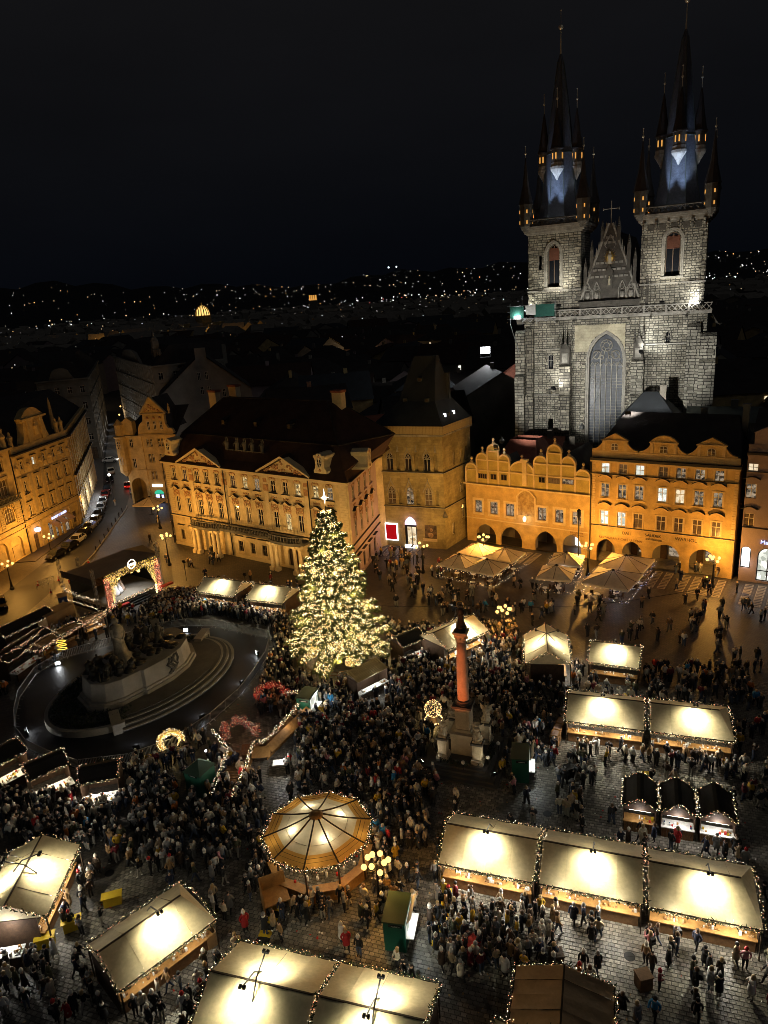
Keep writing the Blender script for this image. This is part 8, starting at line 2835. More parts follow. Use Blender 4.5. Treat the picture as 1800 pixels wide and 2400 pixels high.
def uv(o,d0,d1):
 return (o[0]+.829*d0-.56*-d1*0+d1*.56,o[1]-.56*d0+d1*.829)
pg1=(13.7,96.0)
for k,(i,j,lb) in enumerate(((-1,-1,'front left'),(1,-1,'front right'),(-1,1,'back left'),(1,1,'back right'))):
 ang=R(-38)
 x,y=pg1[0]+(i*2.25)*cos(ang)-(j*2.6)*sin(ang),pg1[1]+(i*2.25)*sin(ang)+(j*2.6)*cos(ang)
 parasol(f'pale parasol at the {lb} of the group of four before the stepped gables',x,y,ang,4.5)
ang=R(-30)
parasol('pale parasol at the front of the pair between the two cafes',22.6,88.6,R(-25),4.6)
parasol('pale parasol at the back of the pair between the two cafes',25.2,93.2,R(-25),4.4)
parasol('lone brown parasol before the green lit shop of the corner house',-47.6,140.5,R(-15),5.0,group=None)
parasol('large pale parasol in front before the ochre house',29.2,85.6,R(-38),6.0)
parasol('large pale parasol behind its twin before the ochre house',32.6,90.4,R(-38),6.0)
for cx_,cy_,w_,d_,an,mt,lb in ((13.7,96.0,9.2,10.2,-38,['bulb_white','bulb_warm'],'white string lights hung round the group of four parasols'),(23.9,90.7,4.6,9.2,-25,['bulb_warm','bulb_white'],'warm string lights hung round the pair of parasols'),(30.8,88.0,6.2,11.6,-38,['bulb_blue','bulb_white'],'blue and white string lights hung round the large parasols')):
 b=MB(); c_,s_=cos(R(an)),sin(R(an))
 q=[(-w_/2,-d_/2),(w_/2,-d_/2),(w_/2,d_/2),(-w_/2,d_/2)]
 if d_ > w_*1.5:
  s0=R(14) if an ==-25 else R(0)
 q=[(cx_+x*c_-y*s_,cy_+x*s_+y*c_) for x,y in q]
 for zz in (.9,2.3):
  bulbs(b,[(q[3][0],q[3][1],zz),(q[0][0],q[0][1],zz),(q[1][0],q[1][1],zz),(q[2][0],q[2][1],zz)],.22,.026,.18,picks=[0,1])
 tag(b.build('string_lights',mt),lb,'string lights')
 FOOT.append((cx_,cy_,R(an),w_/2,d_/2))
 # heaters, tables and seats under the canopies
 r0=random.Random(int(cx_))
 for i in range(int(w_*d_/7)):
  x,y=r0.uniform(-w_/2+.6,w_/2-.6),r0.uniform(-d_/2+.6,d_/2-.6)
  t=thing('cafe_table','small round cafe table with two chairs under the %s' % {13.7:'group of four parasols',23.9:'pair of parasols',30.8:'large parasols'}[cx_],'table',(cx_+x*c_-y*s_,cy_+x*s_+y*c_,0),r0.uniform(0,3),'cafe tables under the %s' % {13.7:'group of four parasols',23.9:'pair of parasols',30.8:'large parasols'}[cx_])
  me_=cached('cafe_top',lambda:(lambda m_:(m_.lathe([(.25,0),(.04,.05),(.04,.7),(.4,.72),(.4,.75)],10),m_.mesh('table_top',['white_paint']))[1])(MB()))
  inst(me_,'table_top',t)
  ch_=cached('cafe_chair',lambda:(lambda m_:(m_.box(-.22,.22,-.22,.22,.42,.47),m_.box(-.22,.22,.18,.22,.47,.95),[m_.box(sx-.02,sx+.02,sy-.02,sy+.02,0,.42) for sx in (-.2,.2) for sy in (-.2,.2)],m_.mesh('chair',['wood_dark']))[3])(MB()))
  for s in (0,PI):
   inst(ch_,'chair',t,(.7*sin(s),.7*cos(s),0),-s)
 lamp('cafe_light','POINT',(cx_,cy_,2.3),40,(1,.62,.4) if cx_ < 20 else (.9,.9,1),None,.3)
lamp('parasol_light','POINT',(29.2,85.6,3.05),25,(.75,.75,1),None,.1)
lamp('parasol_light','POINT',(32.6,90.4,3.05),25,(.85,.8,1),None,.1)
# ------------------------------------------------------------------ street lamps
def candelabra(label,x,y,h,n,power,rad=.85,gr=.20,group='globe candelabra lamps',rz=0.0):
 t=thing('street_lamp',label,'street lamp',(x,y,0),rz,group)
 b=MB(); b.lathe([(.32,0),(.34,.3),(.2,.5),(.16,1.2),(.11,1.4),(.08,h*.6),(.07,h-.4),(.14,h-.3),(.05,h)],10); b.build('post','iron',t)
 for k in range(n):
  a=2*PI*k/n+.3
  r=rad*(1 if k % 2 == 0 or n <= 4 else .72)
  zz=h+(.0 if k % 2 == 0 else .28)
  b=MB(); b.tube([(0,0,h-.5),(r*.5*cos(a),r*.5*sin(a),h-.55),(r*cos(a),r*sin(a),zz-.3)],.03,5); ao=b.build('arm','iron',t)
  gm=cached(('globe',gr),lambda:(lambda m_:(m_.ball(0,0,0,gr,0,12,8),m_.mesh('globe',['globe'],True))[1])(MB()))
  inst(gm,'globe',ao,(r*cos(a),r*sin(a),zz))
 for k in range(2):
  a=k*PI+.3
  lamp('lamp_light','POINT',(.35*cos(a),.35*sin(a),h+.75-.35*k),power/2,SODIUM,t,.25)
 return t
candelabra('eight-globe candelabra lamp right of the round tent',-2.15,38.3,4.0,8,700)
candelabra('eight-globe candelabra lamp beyond the column, by the gabled stall',13.1,75.4,4.0,8,1300)
candelabra('candelabra lamp standing among the group of four parasols',14.4,99.2,4.6,6,4400)
candelabra('candelabra lamp before the joint of the ochre house and gabled house',28.2,93.2,4.4,6,4000,rz=.4)
candelabra('candelabra lamp before the right corner of the ochre house',42.7,86.3,4.0,7,2500,rz=.9)
candelabra('candelabra lamp at the left corner of the rococo palace, nearer the market',-35.6,109.4,5.0,6,3300)
candelabra('candelabra lamp by the cafe before the corner house',-43.0,130.2,4.0,5,1800)
candelabra('candelabra lamp before the corner palace by the parked cars',-58.4,117.6,3.8,5,3400)
candelabra('candelabra lamp on the pavement beside the lit shop windows',-61.7,139.5,4.4,4,1100)
candelabra('added candelabra lamp hidden behind the christmas tree before the palace portal',-11.5,92.4,4.6,6,1300)  # unseen lamp added to light the palace front
candelabra('added candelabra lamp before the tower house door',5.2,98.5,4.2,4,900)  # another lamp added to brighten the tower house
candelabra('candelabra lamp by the left edge before the edge palace',-58.6,103.5,4.2,5,3400)
for k,(x,y,h) in enumerate(((-69,180,7),(-73.5,193,7),(-78,206,7),(-84,222,7),(-90,240,7),(-62,150,6.5),(-97,262,7))):
 t=thing('lantern','street lantern %s along the road leading away' % ('nearest','second','third','fourth','fifth','by the kerb opposite the corner house','last')[k] if k != 5 else 'street lantern by the kerb opposite the corner house','street lamp',(x+3.2,y+.6,0),0,'lanterns along the road')
 b=MB(); b.lathe([(.14,0),(.07,1),(.05,h)],8); b.build('post','iron',t)
 b=MB(); b.ball(0,0,h+.2,.3,0,8,6); b.build('globe','globe_white' if k % 2 else 'globe',t)
 lamp('lantern_light','POINT',(0,0,h+.7),380,(1,.72,.4) if k % 2 == 0 else COOL,t,.2)
wl=thing('wall_lantern','lit wall lantern on the side wall of the gabled house over the alley','wall lamp',(13.0,112.6,5.6),0)
b=MB(); b.lathe([(.1,-.25),(.18,0),(.18,.3),(.05,.45)],8); b.build('lantern','globe',wl)
b=MB(); b.tube([(0,0,.5),(.6,-.3,.6)],.03,4); b.build('bracket','iron',wl)
lamp('lantern_light','POINT',(-.5,.1,.1),220,SODIUM,wl,.15)
# dark hooded post (folded parasol on a tall pole) between the two houses
b=MB(); b.tube([(26.9,93.4,0),(26.9,93.4,9.6)],.09,6); b.lathe([(.14,8.3),(.3,9.2),(.28,9.7),(.1,9.9)],8,26.9,93.4)
tag(b.build('flag_pole','iron'),'tall thin pole with a dark furled top before the joint of the two orange houses','pole')
# yellow facade floodlights on short posts before the palace and the tower house
for k,(x,y,tx,ty,tz,p,an_,lb) in enumerate(((-31.0,102.0,-28.5,114.0,9.0,2300,100,'facade floodlight on a post before the left part of the rococo palace'),(-20.5,94.8,-18.0,106.5,9.5,2300,100,'facade floodlight on a post before the middle of the rococo palace'),(-12.0,89.0,-9.5,100.0,9.5,1900,100,'facade floodlight on a post before the right part of the rococo palace'),(3.0,97.0,4.2,110.0,9.5,2300,80,'facade floodlight on a post before the tower house'),(4.0,102.0,-2.5,104.0,9.0,420,110,'facade floodlight aimed at the side of the rococo palace'))):
 floodlight((x,y,3.2),(tx,ty,tz),p,(1,.60,.20),an_,lb,glass='globe',size=.2)
 b=MB(); b.tube([(x,y,0),(x,y,3.0)],.05,6); tag(b.build('lamp_pole','iron'),lb.replace('facade floodlight on a post','thin iron pole of the floodlight').replace('facade floodlight aimed at','thin iron pole of the floodlight for'),'pole')
# ------------------------------------------------------------------ cars
def car_meshes():
 b=MB()
 # body lofted along y (front at -y): half widths and heights at stations
 st=[(-2.15,.62,.38,.62),(-2.0,.80,.26,.74),(-1.3,.88,.22,.86),(-.7,.90,.22,.93),(.6,.90,.22,.95),(1.6,.88,.24,.96),(2.05,.80,.28,.92),(2.15,.66,.4,.8)]
 vs=[]
 for y,w_,z0,z1 in st:
  vs += [(-w_*.92,y,z0),(-w_,y,(z0+z1)*.5),(-w_*.93,y,z1),(w_*.93,y,z1),(w_,y,(z0+z1)*.5),(w_*.92,y,z0)]
 fs=[]
 for j in range(len(st)-1):
  for k in range(6):
   fs.append((j*6+k,j*6+(k+1) % 6,(j+1)*6+(k+1) % 6,(j+1)*6+k))
 fs.append((5,4,3,2,1,0)); fs.append(tuple(range(len(vs)-6,len(vs))))
 b.add(vs,fs)
 # roof over the cabin
 r0=[(-.70,-.35,1.38),(.70,-.35,1.38),(.70,1.1,1.40),(-.70,1.1,1.40)]
 r1=[(-.64,-.2,1.44),(.64,-.2,1.44),(.64,1.0,1.46),(-.64,1.0,1.46)]
 b.add(r0+r1,[(0,1,5,4),(1,2,6,5),(2,3,7,6),(3,0,4,7),(4,5,6,7)])
 for x in (-.76,.76):
  b.tube([(x*1.07,-1.05,.92),(x*.94,-.38,1.4)],.035,4); b.tube([(x*1.07,1.75,.95),(x*.94,1.1,1.4)],.04,4); b.tube([(x*1.07,.4,.94),(x*.95,.4,1.4)],.035,4)
  b.octa(x*1.22,-.85,.98,.1)
 body=b
 g=MB()
 lo=[(-.83,-1.1,.92),(.83,-1.1,.92),(.83,1.8,.94),(-.83,1.8,.94)]
 g.add(lo+r0,[(0,1,5,4),(1,2,6,5),(2,3,7,6),(3,0,4,7)])
 w2=MB()
 n=12
 for x in (-.09,.09):
  pass
 v=[]
 for x in (-.1,.1):
  for k in range(n):
   v.append((x,.32*cos(2*PI*k/n),.32*sin(2*PI*k/n)))
 w2.add(v,[(k,(k+1) % n,n+(k+1) % n,n+k) for k in range(n)]+[tuple(range(n-1,-1,-1)),tuple(range(n,2*n))],0)
 v=[]
 for x in (-.108,.108):
  for k in range(8):
   v.append((x,.19*cos(2*PI*k/8),.19*sin(2*PI*k/8)))
 w2.add(v,[tuple(range(7,-1,-1)),tuple(range(8,16))],1)
 hl=MB(); hl.box(-.14,.14,-.05,.05,-.06,.06)
 return body,g.mesh('cabin_glass',['car_glass']),w2.mesh('wheel',['rubber','alu']),hl
_b,cgm,whm,_hl=car_meshes()
cbody={k:_b.mesh('body',[k]) for k in ('car_silver','car_white','car_black','car_red')}
hlm,tlm=_hl.mesh('headlight',['headlight']),_hl.mesh('taillight',['tail'])
tld=_hl.mesh('taillight',[pm('tail_lens_off',(.2,.01,.01),.3,0,0)]); hld=_hl.mesh('headlight',[pm('head_lens_off',(.5,.5,.5),.2,0,0)])
def car(label,x,y,rz,colr,lights=None,roofsign=False):
 t=thing('parked_car' if lights != 'tail' else 'car',label,'car',(x,y,0),R(rz),'cars along the road')
 inst(cbody[colr],'body',t); inst(cgm,'cabin_glass',t)
 for sx in (-.82,.82):
  for sy in (-1.35,1.35):
   inst(whm,'wheel',t,(sx,sy,.32))
 for sx in (-.6,.6):
  inst(hlm if lights == 'head' else hld,'headlight',t,(sx,-2.08,.66)); inst(tlm if lights == 'tail' else tld,'taillight',t,(sx,2.1,.74))
 if lights == 'tail':
  lamp('tail_glow','POINT',(0,2.9,.6),26,(1,.08,.04),t,.3)
 if lights == 'head':
  lamp('head_glow','POINT',(0,-3.0,.7),60,(1,.95,.85),t,.3)
 if roofsign:
  b=MB(); b.box(-.3,.3,.2,.4,1.47,1.6); b.build('roof_sign','knit_w',t)
# parked nose towards the square along the left kerb
CARS=[(-57.6,117.4,-12,'car_black',None,'black saloon car nearest the square at the end of the parked row'),
  (-57.0,121.6,-8,'car_black',None,'second black car in the parked row, behind the nearest saloon'),
  (-57.0,125.4,-6,'car_white',None,'white topped car parked before the palace sign'),
  (-57.2,129.0,-4,'car_black',None,'black car parked between the white car and the silver taxis'),
  (-57.6,133.0,0,'car_silver',None,'silver estate car, first of the two parked by the palace corner'),
  (-58.0,137.2,6,'car_silver',None,'second silver car parked at the palace corner'),
  (-59.0,142.0,12,'car_black',None,'dark car on the road by the pavement lamp'),
  (-60.4,147.0,14,'car_silver',None,'silver car parked by the lit shop windows'),
  (-61.8,152.2,14,'car_silver',None,'pale car parked beyond the lit shop windows'),
  (-63.4,158.0,15,'car_red','tail','dark red car with glowing tail lights in the kerb lane'),
  (-64.9,163.6,16,'car_black','tail','black car with tail lights beyond the dark red car'),
  (-67.4,172.6,18,'car_black','tail','car with red lights waiting further up the kerb lane'),
  (-70.6,182.6,20,'car_white',None,'white car near the far crossing'),
  (-60.6,165.6,195,'car_red','tail','red lit car in the middle lane of the road'),
  (-61.6,174.0,197,'car_black','tail','car with bright red lamps by the corner bay'),
  (-57.6,160.6,193,'car_silver',None,'grey car half hidden by the corner house arch'),
  (-76.0,197.4,96,'car_white','head','white car with headlights crossing the far junction'),
  (-47.6,103.2,60,'car_red',None,'red car parked on the paving behind the stage roof'),
  (-57.0,96.6,30,'car_black',None,'black car at the far left edge of the paving')]
for c in CARS:
 car(c[5],c[0],c[1],c[2],c[3],c[4])
for k,(x,y) in enumerate([(-51.4,119.5),(-51.9,123),(-52.4,126.5),(-52.9,130),(-53.4,133.5),(-53.9,137),(-54.4,140.5),(-54.9,144)]):
 b=MB(); b.lathe([(.1,0),(.1,.8),(.13,.85),(.02,.95)],8)
 t=b.build('bollard','iron',None,(x,y,0)); tag(t,'black iron bollard in the line along the road kerb','bollard','bollards along the road kerb')
for k,(x,y) in enumerate([(-50.5,113.5),(-50.1,109),(-52.4,106),(-55,104.5),(-48.4,105.6),(-51.5,101)]):
 b=MB(); b.box(-.18,.18,-.18,.18,0,.05,1); b.lathe([(.14,.05),(.1,.3)],10,0,0,1); b.lathe([(.1,.3),(.07,.48)],10,0,0,0); b.lathe([(.07,.48),(.03,.72)],10,0,0,1)
 t=b.build('traffic_cone',['white_paint','red_cloth'],None,(x,y,0)); tag(t,'red and white traffic cone standing on the paving behind the stage','traffic cone','traffic cones behind the stage')
b=MB()
for x in (0,1.0,2.0,3.0):
 b.tube([(x,0,0),(x,0,1.0)],.03,4)
for i in range(3):
 b.tube([(i,0,0),(i+1,0,1)],.02,4); b.tube([(i,0,1),(i+1,0,0)],.02,4)
b.tube([(0,0,1),(3,0,1)],.03,4)
b.build('barrier_frame','alu',tag(thing('trellis_barrier','long trellis barrier on the paving left of the stage','barrier',(-54.5,103,0),R(58))))
# portable toilet, van body, bins, cable ramps, tables
t=thing('portable_cabin','blue portable toilet cabin with pale roof beside the stage','portable toilet',(-46.6,94.2,0),R(28))
b=MB(); b.box(-.6,.6,-.6,.6,0,2.1); b.build('cabin','blue_plastic',t)
b=MB(); b.box(-.64,.64,-.64,.64,2.1,2.2); b.add([(-.64,-.64,2.2),(.64,-.64,2.2),(.64,.64,2.3),(-.64,.64,2.3)],[(0,1,2,3)]); b.build('roof','canvas_brown',t)
b=MB(); b.box(-.4,.4,-.63,-.6,.1,1.95); dr=b.build('door','blue_plastic',t); b=MB(); b.box(-.15,.15,-.65,-.63,1.3,1.7); b.build('sign','white_paint',dr)
t=thing('white_trailer','pale box trailer standing between the dark hut roofs and the stage','trailer',(-45.0,88.4,0),R(62))
b=MB(); b.box(-2.2,2.2,-1.0,1.0,.5,2.5); b.box(-2.25,2.25,-1.05,1.05,2.5,2.58); b.build('body','canvas_brown',t)
for sx in (-1.2,1.2):
 for sy in (-.95,.95):
  o=inst(whm,'wheel',t,(sx,sy,.34),PI/2)
# yellow and black cable ramps
def ramp_me(c):
 b=MB(); b.add([(-.25,-.45,0),(.25,-.45,0),(.25,-.2,.07),(.25,.2,.07),(.25,.45,0),(-.25,.45,0),(-.25,.2,.07),(-.25,-.2,.07)],[(0,1,2,7),(7,2,3,6),(6,3,4,5),(1,4,3,2),(0,7,6,5)]); return b.mesh('cable_ramp',[c])
ry,rk=ramp_me('yellow'),ramp_me('rubber')
runs=[((2.7,40.9),(1.5,35.2),'in the strip left of the long three-stall row',11),((-9.1,40.4),(-10.2,35.3),'in the strip between the round tent and the bottom stalls',10),((20.6,50.6),(20.0,48.0),'between the two-stall row and the dark huts',5),((23.2,62.6),(23.0,60.4),'before the small pale stall',4)]
for (p,q,lb,n) in runs:
 for i in range(n):
  u=Vector(p).lerp(Vector(q),(i+.5)/n)
  yel=i % 2 == 0
  o=inst(ry if yel else rk,'cable_ramp',None,(u.x,u.y,.015),math.atan2(q[1]-p[1],q[0]-p[0]),(1,1.0,1))
  tag(o,('yellow' if yel else 'black')+' rubber cable ramp '+lb,'cable ramp',('yellow' if yel else 'black')+' ramps '+lb)
for k,(x,y,r_,w_) in enumerate(((-21.1,40.5,15,1.4),(-23.2,38.6,20,1.3),(-24.5,37.4,15,1.3))):
 b=MB(); b.box(-w_/2,w_/2,-.35,.35,.78,.84); b.box(-w_/2+.1,w_/2-.1,-.25,.25,0,.78)
 o=b.build('yellow_table','yellow',None,(x,y,0),R(r_)); tag(o,'bright yellow standing table, %s' % ('nearest the crowd left of the diagonal stall','between the other two by the left-edge stall','closest to the left-edge stall')[k],'table')
b=MB()
for (x0,x1,y0,y1) in ((-.35,.35,-.35,-.31),(-.35,.35,.31,.35),(-.35,-.31,-.31,.31),(.31,.35,-.31,.31)):
 b.box(x0,x1,y0,y1,0,1.1)
tag(b.build('litter_bin','canvas_brown',None,(-13.3,36.6,0),R(40)),'square open litter bin at the corner of the diagonal stall','litter bin')
for k,(x,y,lb) in enumerate(((8.6,33.4,'dark open litter box among the crowd before the long row'),(13.3,31.6,'slatted litter box on the paving before the right end of the long row'),(14.1,50.7,'dark bin post before the two-stall row'),(3.6,34.6,'red brown sledge-like box in the crowd before the long row'))):
 b=MB(); b.box(-.4,.4,-.35,.35,0,.95); b.box(-.44,.44,-.39,.39,.95,1.02)
 tag(b.build('litter_box',['wood_dark','wood','iron','red_cloth'][k],None,(x,y,0),R(10*k)),lb,'litter bin')
t=thing('display_rack','wooden side counter with framed prints at the left end of the two-stall row','counter',(14.6,56.4,0),R(62))
b=MB(); b.box(-1.7,1.7,-.4,.4,0,.95); b.build('table','wood',t)
for k in range(3):
 b=MB(); b.box(-1.55+k*1.05,-.6+k*1.05,-.35,.35,.98,1.03,0); b.box(-1.48+k*1.05,-.67+k*1.05,-.28,.28,1.03,1.04,1); b.build('framed_print',['wood_gold','plaster_pink'],t)
FOOT.append((14.6,56.4,R(62),1.8,.5))
t=thing('crate_stack','stack of pale crates at the left end of the long three-stall row','crates',(2.55,41.9,0),R(70)); FOOT.append((2.55,41.9,0,.8,.8))
for k in range(5):
 b=MB(); b.box(-.5,.5,-.2+0*k,.2,.16*k,.16*k+.14); b.build('crate','knit_w',t)
# catenary wires carrying little lanterns over the market
b=MB()
for p,q in (((-26.6,40.4,4.6),(-55,50,9)),((5.9,74,6),(34,70,7.5)),((7,73.5,6),(-12,80,7))):
 p,q=Vector(p),Vector(q)
 b.tube([tuple(p.lerp(q,i/8)-Vector((0,0,1.2*sin(PI*i/8)))) for i in range(9)],.02,4)
tag(b.build('overhead_wire','iron'),'thin overhead wires strung across the market','wires')
for k,(x,y,z) in enumerate(((21.0,119.5,14.6),(34.0,117.0,16.6))):
 b=MB(); b.lathe([(.12,-.4),(.4,-.25),(.45,.2),(.2,.5),(.05,.8)],8); o=b.build('hanging_lantern','alu',None,(x,y,z)); tag(o,'grey glass lantern hung on a wire over the roofs, %s' % ('left' if k == 0 else 'right')+' of the two','lantern')
 b=MB(); b.tube([(0,0,.8),(-3+6*k,1,5.0)],.02,4); b.build('wire','iron',o)
# ------------------------------------------------------------------ people
def skin_mesh(name,J,E,sub=1):
 me=bpy.data.meshes.new(name)
 me.from_pydata([j[0] for j in J],E,[])
 ob=bpy.data.objects.new(name,me)
 COL.objects.link(ob)
 ob.modifiers.new('skin','SKIN').use_smooth_shade=True
 if sub:
  ob.modifiers.new('sub','SUBSURF').levels=sub
 for d,j in zip(me.skin_vertices[0].data,J):
  d.radius=j[1] if isinstance(j[1],tuple) else (j[1],j[1])
  d.use_root=False
 me.skin_vertices[0].data[0].use_root=True
 dg=bpy.context.evaluated_depsgraph_get()
 out=bpy.data.meshes.new_from_object(ob.evaluated_get(dg))
 bpy.data.objects.remove(ob)
 out.name=name
 return out
def person_skeleton(p):
 """joints for a pose: stride, arm style; faces -y"""
 st=p.get('stride',0.0); arm=p.get('arm','down'); lean=p.get('lean',0.0)
 J=[]; E=[]; kind=[]
 def j(x,y,z,r,k,par=None):
  J.append(((x,y,z),r)); kind.append(k)
  if par is not None:
   E.append((par,len(J)-1))
  return len(J)-1
 hip=j(0,0,.95,(.155,.12),'coat')
 wst=j(0,-lean*.4,1.12,(.15,.115),'coat',hip)
 cst=j(0,-lean,1.30,(.175,.125),'coat',wst)
 sh=j(0,-lean*1.1,1.43,(.12,.09),'coat',cst)
 nk=j(0,-lean*1.2-.01,1.51,.06,'skin',sh)
 hd=j(0,-lean*1.3-.03,1.60,(.082,.095),'skin',nk)
 tp=j(0,-lean*1.3-.01,1.70,(.075,.085),'hair',hd)
 j(0,-lean*1.3-.125,1.595,.018,'skin',hd)
 for s in (-1,1):
  s0=j(s*.19,-lean*1.05,1.40,.078,'coat',sh)
  if arm == 'down':
   el,wr,hn=(s*.26,.02,1.14),(s*.25,-.06,.92),(s*.24,-.09,.82)
  elif arm == 'swing':
   el,wr,hn=(s*.25,s*.1,1.15),(s*.23,s*.1-.12,.98),(s*.21,s*.1-.2,.9)
  elif arm == 'cup':
   el,wr,hn=(s*.25,-.02,1.15),(s*.12,-.22,1.18),(s*.05,-.27,1.24)
  elif arm == 'phone':
   el,wr,hn=(s*.24,-.16,1.24),(s*.12,-.28,1.46),(s*.06,-.30,1.55)
  else:  # pockets
   el,wr,hn=(s*.29,.07,1.14),(s*.22,-.04,.99),(s*.18,-.07,.94)
  e_=j(*el,.062,'coat',s0); w2=j(*wr,.048,'coat',e_); j(*hn,.042,'skin' if arm != 'pocket' else 'coat',w2)
  h0=j(s*.09,0,.86,(.10,.10),'leg',hip)
  k_=j(s*.10,-st*s*.35-.02,.50,.068,'leg',h0)
  a_=j(s*.10,-st*s*.75+.04,.10,.05,'leg',k_)
  j(s*.12,-st*s*.75-.13,.05,(.045,.04),'shoe',a_)
 return J,E,kind
KM={'coat':0,'skin':1,'leg':2,'shoe':3,'hair':4}
POSES=[dict(arm='down'),dict(arm='swing',stride=.34),dict(arm='cup'),dict(arm='phone'),dict(arm='pocket'),dict(arm='swing',stride=-.38),dict(arm='pocket',stride=.2),dict(arm='cup',lean=.08)]
PMESH=[]; PLOW=[]
for i,p in enumerate(POSES):
 J,E,K=person_skeleton(p)
 for sub,dst in ((1,PMESH),(0,PLOW)):
  me=skin_mesh('body',J,E,sub)
  P_=[np.array(q[0]) for q in J]
  segs=[(P_[a],P_[c],K[c] if K[c] != 'skin' or K[a] != 'coat' else 'skin') for a,c in E]
  mi=[]
  for pl_ in me.polygons:
   c=np.array(pl_.center); best=None
   for a,d,k in segs:
    u=d-a; t_=max(0,min(1,(c-a) @ u/max(1e-9,u @ u))); dd=np.linalg.norm(c-a-u*t_)
    if best is None or dd < best[0]:
     best=(dd,k,t_)
   k=best[1]
   mi.append(KM[k])
  me.materials.clear()
  for n_ in ('coat','skin','trouser_a','shoe','hair_d'):
   me.materials.append(M[n_])
  me.polygons.foreach_set('material_index',mi)
  me.update()
  dst.append((me,mi))
# clothing and hair pieces
def lathe_me(name,prof,mat,n=10,sy=.82,extra=None):
 b=MB(); b.lathe(prof,n)
 if extra:extra(b)
 b.v=[(x,y*sy,z) for x,y,z in b.v]
 return b.mesh(name,[mat],True)
long_coat=lathe_me('coat',[(.235,.55),(.225,.75),(.20,.95),(.185,1.12),(.19,1.25)],'coat')
hats={
 'white knit hat':lathe_me('hat',[(.125,1.62),(.13,1.68),(.10,1.77),(.03,1.80)],'knit_w',10,1,lambda b:b.ball(0,0,1.84,.05,0,6,4)),
 'black knit hat':lathe_me('hat',[(.122,1.63),(.125,1.68),(.095,1.77),(.02,1.80)],'knit_k',10,1),
 'grey knit hat':lathe_me('hat',[(.122,1.63),(.125,1.68),(.095,1.77),(.02,1.80)],'knit_g',10,1),
 'red knit hat':lathe_me('hat',[(.125,1.62),(.13,1.68),(.10,1.77),(.03,1.80)],'knit_r',10,1,lambda b:b.ball(0,0,1.84,.045,0,6,4)),
 'fair hair':lathe_me('hair',[(.11,1.48),(.115,1.6),(.112,1.70),(.07,1.76),(.01,1.775)],'hair_f',10,1,None),
 'brown hair':lathe_me('hair',[(.105,1.5),(.112,1.6),(.11,1.70),(.07,1.76),(.01,1.775)],'hair_b',10,1,None),
 'dark hair':None,
}
for k in ('fair hair','brown hair'):
 me=hats[k]
 for v in me.vertices:
  v.co.y += .035
hood_m=lathe_me('hood',[(.14,1.42),(.15,1.52),(.1,1.56)],'knit_g',10,1)
backpack=(lambda b:(b.box(-.15,.15,.13,.30,1.02,1.42),b.box(-.11,.11,.30,.35,1.05,1.2),b.mesh('backpack',['knit_k']))[2])(MB())
scarf=lathe_me('scarf',[(.10,1.44),(.125,1.48),(.12,1.53),(.09,1.55)],'knit_w',10,1)
COATS=[('black',(.012,.012,.013),44),('charcoal',(.03,.03,.033),16),('navy',(.015,.02,.045),10),('dark brown',(.05,.03,.018),8),('olive',(.07,.07,.035),6),('beige',(.42,.32,.2),9),('cream',(.60,.54,.43),9),('white',(.72,.70,.66),5),('grey',(.2,.2,.2),7),('red',(.42,.02,.02),2),('mustard',(.55,.33,.02),3),('orange',(.5,.14,.02),1),('bright blue',(.03,.22,.45),1),('pink',(.5,.2,.22),1),('burgundy',(.15,.012,.02),4),('tan',(.3,.18,.08),6)]
CW=[c[2] for c in COATS]
